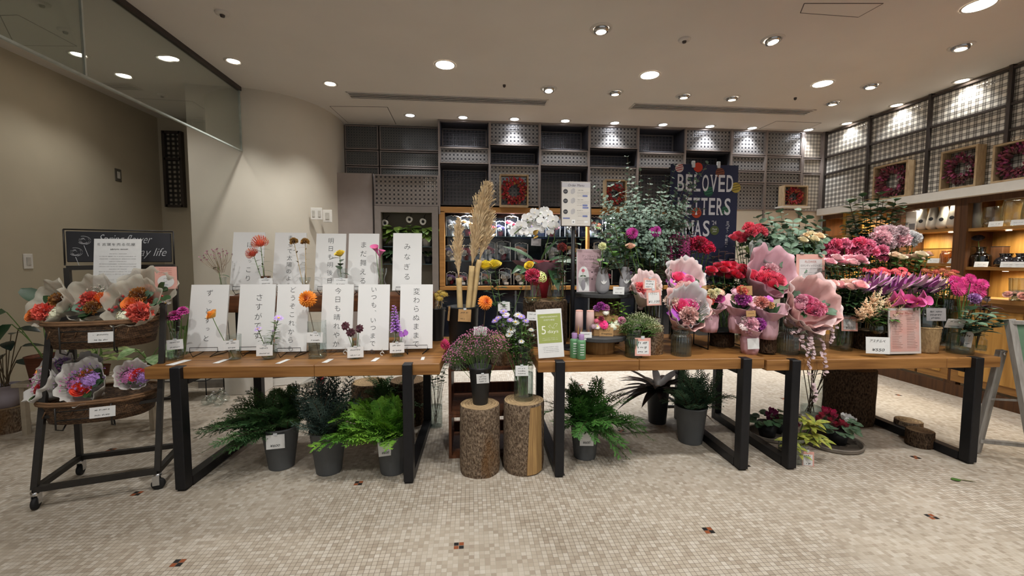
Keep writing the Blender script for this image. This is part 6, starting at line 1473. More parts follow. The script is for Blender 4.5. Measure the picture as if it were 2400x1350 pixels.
# wire riser and little wrapped pots
wrz = .885; p = Vector((at(1690, 800, 2.98).x, 2.98, TZ)); t = thing('wire_riser', 'black wire riser holding two pink wrapped pots', 'riser', p); mb = MB(); w = .16
for x in (-w, w):
    for y in (-.1, .1): mb.tube([(x, y, 0), (x, y, wrz-TZ)], .004, M_wire, 5)
for y in (-.1, .1): mb.tube([(-w, y, wrz-TZ-.003), (w, y, wrz-TZ-.003)], .004, M_wire, 5)
for x in (-w, w): mb.tube([(x, -.1, .004), (x, .1, .004)], .004, M_wire, 5); mb.tube([(x, -.1, wrz-TZ-.003), (x, .1, wrz-TZ-.003)], .004, M_wire, 5)
mb.build('wire_frame', t); MB().box((0, 0, wrz-TZ-.002), (2*w, .2, .004), M_black).build('tray', t)
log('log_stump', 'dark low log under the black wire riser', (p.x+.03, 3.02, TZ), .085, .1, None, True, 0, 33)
def wpot(label, px, pyb, z, wpx, hpx, spread_, blooms, cards=(), lv_=0):
    b = on(px, pyb, z); s = mpp(b); r = wpx*s/2; b = onb(px, pyb, z, r); h = hpx*s; t = thing('wrapped_pot', label, 'wrapped flower pot', b); m = MVW
    cr = lambda a, zz: 1+.05*math.sin(7*a+zz*30)+.03*math.sin(13*a)
    MB().lathe([(.001, 0), (r*.82, 0), (r*.95, h*.3), (r*1.0, h*.8), (r*.9, h)], m, 36, None, cr).build('paper_wrap', t)
    mb = MB(); R = spread_*s/2; H = hpx*s*1.0; wrap_cone(mb, m, r*.85, R, H*.85, 72, 4, .4, .2, .5, U(0, 3), 1.25, h*.95, 4); mb.build('paper_collar', t, solid=.0006)
    MB().lathe([(r*.93, h*.93), (r*.9, h*.97), (r*.93, h*1.01)], mat('ribbon_pink', '#c890a4', .4), 24).build('ribbon', t)
    fo = MB()
    for i in range(14): fo.leaf((0, 0, h*1.0), (U(-1, 1), U(-1, .5), U(.8, 2)), (0, -.4, 1), H*.95, H*.35, M_leaf, .1, .1, 3)
    fo.build('foliage', t)
    for (kind, col, bx_, by_, rr) in blooms: p = at(bx_, by_, b.y+U(-.05, 0)); bloom(t, kind, col, p-b, rr*1.3*mpp(p), (U(-.2, .2), -.8, .75))
    for q in cards: price_tag(t, q[:4], b.y-r-.012, 0 if q[4] == 'white' else 1, q[4], clip=False, yaw=.2)
wpot('wrapped pot with cream, coral and magenta blooms on the wire riser end', 1660, 781, wrz, 44, 42, 84, [('ruffle', '#d8c3a0', 1668, 690, 10), ('ruffle', '#d5604c', 1660, 702, 12), ('rose', '#a62a78', 1682, 698, 13), ('ruffle', '#d9c9a8', 1680, 684, 7), ('ruffle', '#d6b49a', 1645, 697, 8), ('mum', '#cfae98', 1690, 685, 7)], ((1645, 670, 1656, 688, 'kraft'),))
wpot('wrapped pot with coral and violet blooms on the wire riser', 1728, 783, wrz, 42, 42, 84, [('ruffle', '#d9665a', 1738, 684, 12), ('ruffle', '#9a3a8a', 1738, 700, 13), ('rose', '#a02a82', 1750, 698, 11), ('mum', '#b890a0', 1724, 684, 8), ('ruffle', '#b05a96', 1742, 710, 9), ('ruffle', '#d8c8a8', 1722, 700, 8)], ((1736, 670, 1763, 692, 'kraft'),))
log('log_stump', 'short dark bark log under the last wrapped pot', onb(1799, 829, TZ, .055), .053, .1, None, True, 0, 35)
wpot('wrapped pot with a leaning orchid petal on the short bark log', 1799, 798, TZ+.101, 42, 46, 86, [('ruffle', '#d58a80', 1785, 710, 12), ('ruffle', '#d9a8a0', 1776, 706, 9), ('orchid', '#8e3a8a', 1801, 703, 12), ('ruffle', '#c9a87a', 1806, 716, 7)], ())
wpot('front wrapped pot with a pale pink carnation and a blank white card', 1756, 833, TZ, 40, 42, 64, [('ruffle', '#d3a3ae', 1757, 762, 16), ('ruffle', '#9a3a92', 1779, 760, 12), ('spray', '#c2beb8', 1744, 750, 9), ('mum', '#cbbcbc', 1745, 766, 9), ('ruffle', '#cfa0b0', 1762, 775, 11)], ((1752, 793, 1779, 818, 'white'), (1749, 728, 1771, 742, 'kraft')))
# red roses, big coral bouquet, stock and company
v = vat('clear glass vase under the crimson rose bunch', 1705, 3.2, TZ, 22, .34, 'cyl', None, .5); bq = v.location+Vector((0, 0, .03))
RR = [(1668, 632, 13), (1685, 624, 13), (1702, 620, 12), (1718, 620, 12), (1688, 640, 14), (1706, 645, 14), (1722, 640, 14), (1738, 632, 12), (1745, 645, 11), (1664, 640, 11), (1696, 632, 13), (1716, 630, 12), (1730, 646, 13), (1742, 625, 10)]
bunch('red_rose', 'crimson rose of the dense bunch over the wrapped pots', 'flower', 'crimson roses over the wrapped pots', 'rose', RR, 3.15, bq, ['#b01238', '#a50f30', '#b8163e'], spread=.03, nl=7, L=.085, W=.05, t0=.45, t1=.9, axis=(0, -.65, 1))
v = vat('dark glass vase under the big coral rose bouquet', 1800, 3.12, TZ, 20, .2, 'cyl', G_smoke, .4)
posy('big bouquet of coral pink roses in dusty pink paper', None, 1798, 652, 3.08, 118, [('rose', '#d0566a', -.15, .0, .22), ('rose', '#d4486a', -.35, -.1, .22), ('rose', '#d8607a', .1, .0, .24), ('rose', '#c9405e', -.05, -.35, .23), ('rose', '#d65a72', .35, -.15, .24), ('rose', '#d0486a', .05, .25, .2), ('rose', '#d24a66', -.55, .1, .22), ('ruffle', '#d6a8ae', .25, .35, .22), ('leaf', M_leaf, .5, -.45, .3), ('leaf', M_leaf, .1, -.6, .3)], MVW, (.05, -.75, .75), 'wrapped_bouquet', inner=None, hgt=1.5)
posy('pale translucent paper wrap with striped leaves behind the coral bouquet', None, 1782, 600, 3.25, 62, [('leaf', M_drac, -.5, .6, .5), ('leaf', M_drac, .5, .5, .5), ('ruffle', '#cfcabb', .1, -.1, .2)], veilmat('clear_wrap', '#b9bcb8', .6), (.1, -.5, .9), 'wrapped_foliage', hgt=1.4, cat='wrapped foliage')
bks = vat('black vase of coral carnations before the navy banner', 1752, 3.4, TZ, 20, .5, 'cyl', G_smoke, .3)
bunch('coral_rose', 'coral pink rose of the high bunch before the navy banner edge', 'flower', 'coral roses by the banner', 'rose', [(1722, 556, 13), (1737, 562, 12), (1748, 552, 12), (1730, 548, 10)], 3.38, bks.location+Vector((0, 0, .03)), ['#cf5068', '#c8445e'], spread=.02, nl=4, axis=(-.2, -.5, 1)); bunch('carnation', 'frilled coral carnation of the high bunch beside the round eucalyptus', 'flower', 'coral carnations by the banner', 'ruffle', [(1755, 535, 13), (1768, 542, 12), (1785, 546, 13), (1760, 546, 12), (1778, 536, 11)], 3.38, bks.location+Vector((0, 0, .03)), ['#d0586a', '#c84a60'], spread=.02, nl=3)
vv = vat('dark vase of magenta stock behind the upper bouquet', 1588, 3.3, TZ, 20, .4, 'cyl', G_smoke, .3)
bunch('stock_flower', 'magenta stock spike arching before the navy banner', 'flower', 'magenta stocks', 'spike', [(1572, 572, 30), (1585, 575, 32), (1596, 585, 34), (1606, 596, 30), (1580, 592, 30), (1610, 575, 24), (1568, 590, 24)], 3.28, vv.location+Vector((0, 0, .03)), ['#8e2a5e', '#a03a70', '#7e2252'], spread=.03, nl=3, axis=(-.15, -.4, .6))
bunch('celosia', 'hot crimson plumed celosia in front of the banner', 'flower', 'crimson celosia', 'celosia', [(1622, 572, 15), (1640, 568, 16), (1656, 576, 14), (1632, 582, 14), (1650, 588, 12), (1664, 584, 11)], 3.34, vv.location+Vector((.1, .05, .03)), ['#c01a4a', '#b81444'], spread=.03, nl=3, axis=(.1, -.3, 1))
leafbranch('dusky purple heuchera leaves between the celosia and the roses', Vector((at(1690, 700, 3.3).x, 3.35, TZ+.02)), [(1670, 600, 3.28), (1685, 585, 3.3), (1700, 590, 3.3), (1678, 618, 3.25), (1710, 605, 3.3), (1660, 620, 3.25), (1695, 612, 3.24)], mat('leaf_heuchera', '#4a2a38', .5, two='#7a5a62', sc=30), .07, .06, 6, 'heuchera', .55, kind='round')
vat('dark vase of purple heuchera leaves', 1690, 3.35, TZ, 16, .34, 'cyl', G_smoke, .3)
vl = vat('clear glass vase of dark lance-leaved foliage behind the price cards', 1535, 3.15, TZ, 17, .5, 'cyl', None, .3)
leafbranch('dark lance-leaved dracaena stems beside the magenta stock', vl.location+Vector((0, 0, .03)), [(1500, 590, 3.1), (1520, 585, 3.1), (1550, 590, 3.12), (1535, 575, 3.15), (1490, 610, 3.08), (1560, 605, 3.1)], mat('leaf_lance', '#26361f', .45, two='#4d6230', sc=20), .13, .032, 12, 'dracaena', .6, bend=.35)
bunch('zinnia', ['bright magenta zinnia under the eucalyptus, nearer the menu stand', 'bright magenta zinnia under the eucalyptus, turned aside'], 'flower', None, 'dahlia', [(1483, 546, 14), (1537, 541, 14)], 3.1, vl.location+Vector((0, 0, .03)), ['#a3287e', '#a8328a'], dy=.02, nl=0, axis=(.05, -1, .2))
bunch('peach_rose', 'pale peach rose peeping below the magenta zinnia', 'flower', None, 'rose', [(1477, 577, 11)], 3.06, vl.location+Vector((0, 0, .03)), '#d8a894', nl=2)
# great silver eucalyptus
ev = vat('tall smoky glass vase of the great silver eucalyptus', 1508, 3.36, TZ, 24, .56, 'cyl', G_smoke, .3); eb = ev.location+Vector((0, 0, .45)); t = thing('eucalyptus', 'great arrangement of silver eucalyptus branches before the lattice wall', 'eucalyptus', eb); mb = MB()
ET = [(1400, 440, .2), (1420, 470, -.2), (1445, 430, .1), (1470, 365, 0), (1480, 420, -.2), (1505, 400, .2), (1530, 420, -.1), (1590, 390, .1), (1560, 470, -.2), (1620, 430, .05), (1655, 385, .1), (1640, 470, 0), (1600, 500, -.2), (1410, 510, -.1), (1450, 500, -.3), (1490, 470, -.3), (1540, 510, -.3), (1570, 540, -.25), (1520, 460, .1), (1460, 455, .2), (1580, 440, -.05), (1545, 445, .15), (1440, 540, -.25), (1500, 530, -.35), (1620, 500, .1), (1395, 470, .05), (1475, 395, .1), (1610, 410, .15), (1555, 415, .2), (1510, 500, -.35), (1465, 480, -.2), (1570, 500, .1), (1530, 480, -.3), (1640, 410, .1), (1490, 440, .2), (1425, 440, .1)]
for (x, y, dy_) in ET:
    e = at(x, y, 3.36+dy_*.8)-eb; b0 = Vector((U(-.03, .03), U(-.03, .03), .05)); euc_branch(mb, b0, e+Vector((0, 0, .06)), e.length*1.03, M_euc, M_stemb, .08, 17, .052, .45, 1)
for i in range(60):
    e = at(U(1405, 1655), U(430, 600), 3.36+U(-.3, .3))-eb; euc_branch(mb, e*.35+Vector((0, 0, .04)), e, e.length*.65, M_euc, M_stemb, .1, 14, .05, .4, 1)
mb.build('foliage', t); ms = MB()
for (x, y, dy_) in ET[::3]: e = at(x, y, 3.36+dy_*.8)-eb; ms.tube([Vector((U(-.02, .02), U(-.02, .02), -.3)), e*.3], .004, M_stemb, 5)
ms.build('stem', t)

# ------------------------------------------------------------------ pink end of the display
def vb3(label, px, Yd, rpx, h, m=None, kind='cyl'): v = vat(label, px, Yd, TZ3, rpx, h, kind, m, .4); return v.location+Vector((0, 0, .03))
b = vb3('tall clear vase of cream roses under the round eucalyptus', 1900, 3.3, 20, .55)
bunch('cream_rose', 'cream rose of the bunch above the flower sign', 'flower', 'cream roses over the flower sign', 'rose', [(1882, 562, 11), (1895, 553, 12), (1908, 560, 12), (1920, 553, 12), (1902, 548, 10), (1917, 565, 10), (1890, 568, 9)], 3.25, b, ['#d9c1a6', '#d4b89c'], spread=.02, nl=7, L=.08, W=.05, lm=M_leafm, axis=(0, -.6, 1))
t = thing('eucalyptus', 'arching round-leaved eucalyptus over the cream roses', 'eucalyptus', Vector((at(1850, 700, 3.42).x, 3.42, TZ3+.3))); o = t.location; mb = MB()
for (x, y, d_) in [(1755, 520, 0), (1775, 490, .1), (1800, 480, 0), (1830, 475, .1), (1880, 470, .1), (1920, 500, 0), (1945, 545, -.1), (1860, 500, -.1), (1810, 520, -.1), (1790, 560, -.1), (1840, 540, -.15), (1750, 545, 0), (1900, 520, -.1), (1815, 590, -.15), (1870, 560, 0), (1780, 530, .1), (1935, 580, -.15), (1850, 600, -.2)]:
    for jx, jy in ((0, 0), (14, 22)): e = at(x+jx, y+jy, 3.42+d_-.1*(jx > 0))-o; euc_branch(mb, (0, 0, 0), e+Vector((0, 0, .07)), e.length*1.05, M_euc2, M_stem, .14, 14, .085, .3, 1)
mb.build('foliage', t); ms = MB()
for i in range(6): ms.tube([(U(-.03, .03), U(-.03, .03), -.27), (U(-.05, .05), 0, .2)], .004, M_stemb, 5)
ms.build('stem', t); vb3('smoky vase of round-leaved eucalyptus', 1850, 3.42, 22, .45, G_smoke)
t = thing('sign_stand', 'clear acrylic stand with the pink FLOWER rose sign', 'sign', at(1899, 694, 3.05)); o = t.location; o2 = o.copy()
s = mpp(o); w, h = 72*s, 98*s; Mm = board_frame(.05); pole_h = o.z-TZ3
mb = MB(); mb.box((0, h/2, 0), (w, h, .003), M_pinkp); mb.v = [tuple(Mm @ Vector(v)) for v in mb.v]; mb.build('sign_sheet', t)
k = MB(); Q = Mm @ Matrix.Translation((0, 0, .0018)); ik = mat('rose_ink', '#a5655c', .8); quad(k, -w*.4, w*.4, h*.03, h*.88, mat('pale_card', '#cfcac9', .8, var=.02), Q, .0005); text(k, 'FLOWER', (0, h*.82), h*.055, ik, Q, w*.4); text(k, 'ロマンティックローズ', (0, h*.73), h*.05, M_ink, Q, w*.68); scribble(k, -w*.36, w*.36, h*.655, h*.018, M_ink, Q)
for i in range(10): scribble(k, -w*(.22+.06*(i % 3)), w*(.2+.06*(i % 3)), h*(.56-.05*i-(.03 if i > 5 else 0)), h*.02, M_inkg, Q)
k.build('print', t); mb = MB(); mb.box((0, .004, -pole_h/2), (.012, .006, pole_h), G_acrylic); mb.box((0, .05, -pole_h+.004), (.1, .12, .006), G_acrylic); mb.build('acrylic_foot', t)
mb = MB()
for x in (-w*.32, w*.32): q = Mm @ Vector((x, h+.008, 0)); mb.box(q, (.03, .012, .03), G_acrylic); mb.tube([q+Vector((-.015, -.008, 0)), q+Vector((.015, -.008, .0))], .004, M_clip, 6)
mb.build('clip', t)
b = vb3('tall dark vase of pink carnations behind the pale roses', 2000, 3.25, 26, .5, G_smoke)
bunch('carnation', 'bright pink carnation of the broad cluster above the pale roses', 'flower', 'pink carnation cluster', 'ruffle', [(1942, 585, 14), (1958, 576, 15), (1978, 574, 14), (1996, 580, 15), (2015, 572, 15), (2034, 578, 15), (1950, 597, 14), (1968, 592, 15), (2022, 592, 15), (2044, 592, 13), (1985, 594, 12), (2066, 588, 13), (2068, 606, 11), (2005, 588, 13)], 3.2, b, ['#cf6a8a', '#c9607f', '#d67a96'], spread=.04, nl=4, L=.07, W=.02, lm=M_leaf)
b = vb3('clear vase of pale pink roses in the middle row', 1985, 3.02, 24, .42)
bunch('pale_rose', 'pale pink rose of the middle row under the carnations', 'flower', 'pale pink roses, middle row', 'rose', [(1946, 613, 13), (1962, 604, 13), (1972, 613, 14), (1992, 606, 14), (2000, 615, 13), (2016, 606, 14), (2024, 614, 11)], 3.0, b, ['#d6a0a8', '#daa9ac', '#cf94a0'], spread=.04, nl=8, L=.09, W=.05, axis=(0, -.55, 1))
v, p_, s_ = vz('tall clear vase of blush roses at the table edge, pink card', 1970, 819, TZ3, 44, 84, 'cyl', None, .5); price_tag(v, (1975, 742, 2007, 776), p_.y-.07, 3, 'pink', ('バラ', '¥550'))
bunch('blush_rose', 'blush rose of the lowest row over the tall clear vase', 'flower', 'blush roses, lowest row', 'rose', [(1952, 664, 13), (1968, 668, 15), (1985, 662, 13), (2003, 662, 13), (2017, 668, 16), (2034, 668, 13), (1995, 672, 13)], 2.82, p_+Vector((0, 0, .03)), ['#dba9a4', '#d8a0a2', '#dfb4a8'], spread=.025, nl=12, L=.1, W=.055, axis=(0, -.55, 1), t0=.4, t1=.9)
b = vb3('dark vase of pale peonies before the shelf cabinet', 2090, 3.3, 24, .6, G_smoke)
bunch('peony', 'pale pink peony mass before the shelf cabinet', 'flower', 'pale peonies', 'peony', [(2062, 560, 20), (2080, 548, 20), (2100, 562, 24), (2078, 570, 18), (2066, 545, 15), (2108, 545, 16)], 3.25, b, ['#e8a9b0', '#ecb8bc'], spread=.03, nl=6, L=.09, W=.05); bunch('peony', 'creamy white peony beside the pale pink peonies', 'flower', 'white peonies', 'peony', [(2128, 566, 16), (2142, 558, 14), (2134, 552, 12)], 3.25, b, ['#d8d2cc'], spread=.03, nl=4)
leafbranch('dark glossy leaves between the carnations and the peonies', b+Vector((-.1, 0, 0)), [(2045, 548, 3.2), (2055, 575, 3.15), (2030, 560, 3.2), (2050, 600, 3.1), (2090, 590, 3.1)], M_leaf, .1, .05, 7)
b = vb3('clear vase of ivory roses beside the peonies', 2135, 3.1, 20, .42)
bunch('ivory_rose', 'ivory pink rose of the small bunch under the peonies', 'flower', 'ivory roses', 'rose', [(2098, 598, 12), (2113, 603, 11), (2128, 602, 10), (2146, 602, 12), (2160, 596, 12), (2174, 596, 11), (2155, 606, 11)], 3.08, b, ['#d4b8a4', '#d9c0ac', '#d2ac9c'], spread=.03, nl=8, L=.09, W=.045, lm=M_leafm)
t0_ = vb3('dark vase of coral spray mums', 2075, 3.02, 26, .38, G_smoke)
bunch('spray_mum', 'coral spray mum of the flat cluster under the ivory roses', 'flower', 'coral spray mums', 'mum', [(2020+8*i, 632+(7 if i % 2 else 0)+(i % 3)*3, 8) for i in range(14)], 2.98, t0_, ['#b8404c', '#c25a5e', '#a83440'], spread=.05, nl=4, L=.05, W=.025)
t0_ = vb3('dark vase of rust brown spray mums', 2205, 2.98, 24, .36, G_smoke)
bunch('spray_mum', 'rust brown spray mum of the flat cluster before the shelves', 'flower', 'rust spray mums', 'mum', [(2168+7*i, 634+(8 if i % 2 else 0)+(i % 3)*3, 7) for i in range(12)], 2.95, t0_, ['#8e4a2a', '#9a3a2a', '#7e3a22'], spread=.05, nl=7, L=.05, W=.025)
t0_ = vb3('low dark vase of purple curcuma', 2070, 2.86, 26, .3, G_smoke)
bunch('curcuma', 'purple curcuma bloom fanning behind the pink menu board', 'flower', 'purple curcuma, inner vase', 'bud', [(2022, 662, 15), (2040, 655, 17), (2058, 660, 17), (2072, 655, 17), (2088, 662, 17), (2050, 672, 16), (2078, 676, 16), (2098, 672, 15), (2032, 674, 14), (2108, 660, 16), (2064, 682, 14)], 2.84, t0_, ['#8a3f80', '#7a3474', '#965090'], '#b294a0', spread=.05, nl=3, axis=(.25, -.5, 1)); t0_ = vb3('low dark vase of purple curcuma, nearer the gerberas', 2160, 2.84, 26, .3, G_smoke)
bunch('curcuma', 'purple curcuma bloom of the second fan beside the gerberas', 'flower', 'purple curcuma, outer vase', 'bud', [(2118, 665, 17), (2134, 658, 18), (2150, 662, 18), (2166, 660, 18), (2180, 664, 17), (2194, 660, 16), (2206, 662, 15), (2142, 676, 16), (2172, 678, 16), (2190, 676, 15)], 2.82, t0_, ['#7e356e', '#8a4078', '#70305f'], '#a88a94', spread=.05, nl=3, axis=(.3, -.5, 1))
t0_ = vb3('clear vase of pink callas behind the pink menu board', 2120, 2.74, 22, .26)
bunch('calla_lily', 'rose pink calla spilling over the pink menu board', 'flower', 'rose pink callas', 'calla', [(2092, 700, 14), (2107, 696, 14), (2120, 706, 15), (2136, 702, 14), (2146, 714, 15), (2128, 716, 13), (2160, 696, 13), (2168, 710, 13), (2155, 710, 12), (2108, 708, 13)], 2.7, t0_, ['#b0447e', '#b85088', '#a23c72'], spread=.03, nl=0, axis=(.25, -.7, .6))
v = vat('slim clear vase of magenta gerberas before the counter', 2250, 2.78, TZ3, 17, .32, 'cyl', None, .4); 
bunch('gerbera', 'magenta gerbera of the cluster before the wooden counter', 'flower', 'magenta gerberas', 'gerbera', [(2240, 660, 15), (2247, 678, 16), (2266, 662, 14), (2284, 668, 15), (2296, 684, 15), (2304, 666, 13), (2276, 653, 12), (2268, 676, 12)], 2.76, v.location+Vector((0, 0, .03)), ['#b0126a', '#a81a62', '#b82a74'], spread=.015, nl=0, tr=.004, axis=(0, -1, .35))
fb = (at(2300, 760, 2.72).x, 2.74, TZ3+.02); vat('small clear vase of a mauve bloom near the table end', 2300, 2.74, TZ3, 10, .14, 'bottle', None, .4)
flower('globe_chrysanthemum', 'mauve pompon bloom beside the dark leaves at the table end', 'flower', 'globe', '#9a6aa4', fb, at(2283, 700, 2.7), .04, (0, -.8, .6), '#b48aba', None, 2)
leafbranch('dark maroon leaves at the table end', Vector(fb), [(2318, 695, 2.72), (2300, 705, 2.7), (2325, 712, 2.7), (2310, 718, 2.68)], mat('leaf_maroon', '#2e1c20', .5, two='#4a2e30', sc=20), .09, .045, 5, t0=.5)
v, p_, s_ = vz('clear glass jar of broad grey-green leaves at the table end', 2249, 827, TZ3, 48, 56, 'jar', None, .5, sqr=False); price_tag(v, (2264, 777, 2277, 814), p_.y-.07, 2, 'white', yaw=-.8); price_tag(v, (2222, 746, 2256, 771), p_.y-.03, 2, 'white', clip=False, lean=-.5)
leafbranch('broad grey-green eucalyptus leaves arching over the table end', p_+Vector((0, 0, .05)), [(2275, 725, 2.6), (2300, 735, 2.58), (2325, 745, 2.56), (2345, 765, 2.55), (2335, 722, 2.6), (2310, 775, 2.52), (2350, 755, 2.58), (2285, 755, 2.54)], M_euc2, .1, .062, 8, 'eucalyptus', .3)
v, p_, s_ = vz('woven straw basket beside the pink menu board', 2194, 830, TZ3, 2, 2, 'cyl')
for ch in list(v.children): bpy.data.objects.remove(ch)
v.name = 'straw_basket'; v['category'] = 'basket'; r = 33*s_; h = 60*s_
mb = MB(); K = 15
mb.lathe([(.001, .002), (r*.88, 0)]+[(r*(.88+.12*i/K)*(1+.018*(i % 2)), h*i/K) for i in range(1, K+1)]+[(r*.95, h), (r*.9, h*.4)], mat('straw_weave', '#a58a62', .85, two='#7c6242', sc=50, stretch=(1, 1, .3), bump=.6), 44, Matrix.Translation((0, r, 0)), lambda a, z: 1+.012*math.sin(34*a+z*900)); mb.build('woven_body', v); MB().lathe([(r*1.01, h-.006), (r*1.04, h), (r*1.0, h+.006), (r*.96, h)], mat('straw_weave'), 40, Matrix.Translation((0, r, 0))).build('braided_rim', v)
v2 = vase('clear jar with a printed label and pale succulents in the straw basket', p_+Vector((0, r, .015)), r*.75, h*1.75, 'jar', None, 0, name='glass_jar'); price_tag(v2, (2176, 722, 2212, 752), p_.y+.02, 3, 'grey', clip=False); mb = MB()
for i in range(34): a = i*2.4; q = math.sqrt(i/34)*r*.6; mb.leaf((q*math.cos(a), q*math.sin(a), h*.7), (math.cos(a), math.sin(a)-.3, .9), (0, 0, 1), .045, .03, mat('leaf_succulent', '#7f9a8a', .6, two='#a3b5a4'), .1, .15, 3)
mb.build('succulent_foliage', v2)
def d_menu(k, w, h, M):
    quad(k, -w*.45, w*.45, h*.05, h*.95, mat('coral_print', '#c48f84', .8, two='#b9a49e', sc=9), M, .0006); ik = mat('brick_ink', '#9c4a3c', .8); ig = mat('brown_ink', '#7a5a50', .8)
    text(k, 'Rose Menu', (0, h*.885), h*.05, ik, M, w*.5, .25); scribble(k, -w*.14, w*.14, h*.83, h*.016, ig, M)
    for i in range(19):
        line(k, w*.06, w*.06+w*U(.22, .34), h*(.78-.036*i), .0022, ig, M)
        if i > 1: line(k, -w*.4, -w*.4+w*U(.2, .34), h*(.78-.036*i), .0022, ig, M)
sheet_px('menu_board', 'pink printed rose menu in a clear frame at the table edge', 'menu board', (2079, 722, 2162, 829), 2.64, .08, d_menu, mat('clear_frame', '#c3bcb8', .4, var=.02), .006)
p = onb(2040, 826, TZ3, .12); log('log_stump', 'dark brown log block under the astilbe vase', (p.x, p.y, TZ3), .115, .14, None, True, 0, 41)
v = vat('waisted clear vase of cream astilbe on the dark log', 2056, 2.72, TZ3+.143, 15, .17, 'hour', None, .5); price_tag(v, (2034, 790, 2080, 829), 2.6, 3, 'white', ('アスチルベ', '¥550'), clip=False)
M_ast = '#cfae8e'
bunch('astilbe', 'cream astilbe plume fanning beside the pink menu board', 'flower', 'cream astilbe', 'plume', [(2030, 720), (2045, 708), (2058, 702), (2072, 712), (2085, 722), (2095, 735), (2022, 735), (2040, 735), (2060, 728), (2078, 738), (2015, 742), (2068, 745), (2050, 742)], 2.7, v.location+Vector((0, 0, .03)), [M_ast, '#c2a07e', '#d6bb9e'], rpx=19, spread=.012, nl=3, lm=M_leafm, L=.07, W=.04, dy=.04, tr=.0015, t0=.4, t1=.7)
# the large pink bouquet and the trailing vine
v, p_, s_ = vz('textured glass jar holding the large pink rose bouquet', 1846, 828, TZ3, 46, 60, 'jar', G_ribbed, .6, rib=28); price_tag(v, (1861, 785, 1874, 821), p_.y-.05, 3, 'pink', clip=False, yaw=-.6)
posy('largest bouquet of pink roses and eucalyptus in wide pale pink paper', None, 1893, 722, 2.72, 128, [('rose', '#cf6a90', .0, .2, .22), ('rose', '#d8839a', .2, .1, .2), ('ruffle', '#d67a92', .28, -.1, .2), ('rose', '#c85a80', -.05, -.15, .2), ('rose', '#daa0ac', -.35, .05, .22), ('ruffle', '#d693a6', -.2, .25, .18), ('ruffle', '#cf7a98', .12, -.2, .18), ('leafr', M_euc2, .55, -.2, .3), ('leafr', M_euc2, -.35, .4, .28), ('leafr', M_euc2, .6, .15, .22), ('leaf', M_leaf, -.3, -.3, .22)], PKL, (.0, -.85, .65), 'wrapped_bouquet', inner=PKW, hgt=1.2)
v = vat('square clear glass of variegated trailing vine', 1897, 2.74, TZ3, 24, .15, 'cyl', None, .4, sqr=True); t = thing('string_of_hearts', 'pink variegated vine trailing over the table edge', 'vine', v.location+Vector((0, 0, .14))); o = t.location; mb = MB(); ml = MB(); M_vine = mat('leaf_vine', '#8f7a80', .5, two='#c2a8a8', sc=30)
for pts in ([(1897, 775, 2.74), (1860, 760, 2.68), (1846, 745, 2.66)], [(1897, 775, 2.74), (1930, 762, 2.66), (1950, 775, 2.62), (1945, 800, 2.6)], [(1897, 775, 2.74), (1895, 790, 2.62), (1905, 825, 2.56), (1895, 860, 2.53), (1903, 900, 2.53), (1912, 940, 2.53)], [(1897, 775, 2.74), (1925, 800, 2.62), (1930, 832, 2.54), (1932, 880, 2.52)], [(1897, 775, 2.74), (1875, 790, 2.64), (1880, 815, 2.6)], [(1897, 775, 2.74), (1915, 768, 2.66), (1960, 765, 2.63)], [(1890, 770, 2.7), (1870, 775, 2.64), (1850, 780, 2.63)], [(1897, 775, 2.74), (1898, 800, 2.6), (1889, 830, 2.56)]):
    P = [at(*q)-o for q in pts]; mb.tube(P, .0012, mat('vine_stem', '#9a6a70', .6), 4, False)
    for i in range(len(P)-1):
        for j in range(8): q = P[i].lerp(P[i+1], (j+.5)/8); ml.leaf(q, (U(-1, 1), U(-1, -.1), U(-.5, .5)), (0, -.6, .5), U(.018, .03), U(.02, .03), M_vine, .1, .1, 4, 'round')
mb.build('stem', t); ml.build('foliage', t)
leafbranch('tall dark green smilax branch before the cabinet corner', Vector((at(2040, 700, 3.42).x, 3.42, TZ3+.3)), [(1990, 470, 3.4), (2020, 455, 3.45), (2060, 450, 3.4), (2100, 465, 3.4), (2115, 480, 3.38), (1985, 520, 3.35), (2040, 480, 3.3), (2080, 500, 3.3), (2010, 540, 3.3), (2000, 500, 3.35), (2070, 470, 3.4), (2030, 510, 3.3)], mat('leaf_smilax', '#2f4a33', .4, two='#4a6a46', sc=16), .095, .06, 30, 'smilax', .4)
vb3('tall dark vase of smilax', 2040, 3.42, 20, .5, G_smoke)

# ------------------------------------------------------------------ under the oak tables
u1 = fbucket('grey bucket of dark cypress under the middle table with white price card', 1370, 1081, 990, 68, 52, None, 'grey buckets under the middle table', (1359, 1011, 1391, 1046), ('', '¥600'))
sprig('cypress_branch', 'lush green cypress sprays spilling from the bucket under the middle table', u1[1], u1[2], u1[3], mat('needle_arborvitae', '#2f5a24', .6, two='#4f8236', sc=9), [(-.6, 0, .9, .32), (-.2, -.3, 1, .32), (.3, 0, 1, .32), (.8, -.1, .8, .36), (1, -.3, .3, .4), (.7, -.5, -.1, .32), (-.7, -.3, .4, .26), (-.3, -.6, .3, .24), (.2, -.6, .5, .26), (0, .2, 1, .36)], nf=60, wid=.33, n=12, fine=4, droop=.4)
u2 = fbucket('black bucket of dark cordyline in the shade of the middle table', 1540, 997, 905, 52, 40, M_blk); t = thing('cordyline', 'dark bronze cordyline leaves arching under the middle table', 'foliage bunch', (u2[1][0], u2[1][1], u2[2]-.06)); mb = MB(); M_cord = mat('leaf_cordyline', '#2a201e', .4, two='#3f332b', sc=12)
for i in range(36): a = i*2.4; mb.leaf((0, 0, 0), (math.cos(a), math.sin(a)*.7-.2, U(.3, 1.4)), (0, 0, 1), U(.26, .42), .07, M_cord, U(.4, .9), .1, 7, 'leaf')
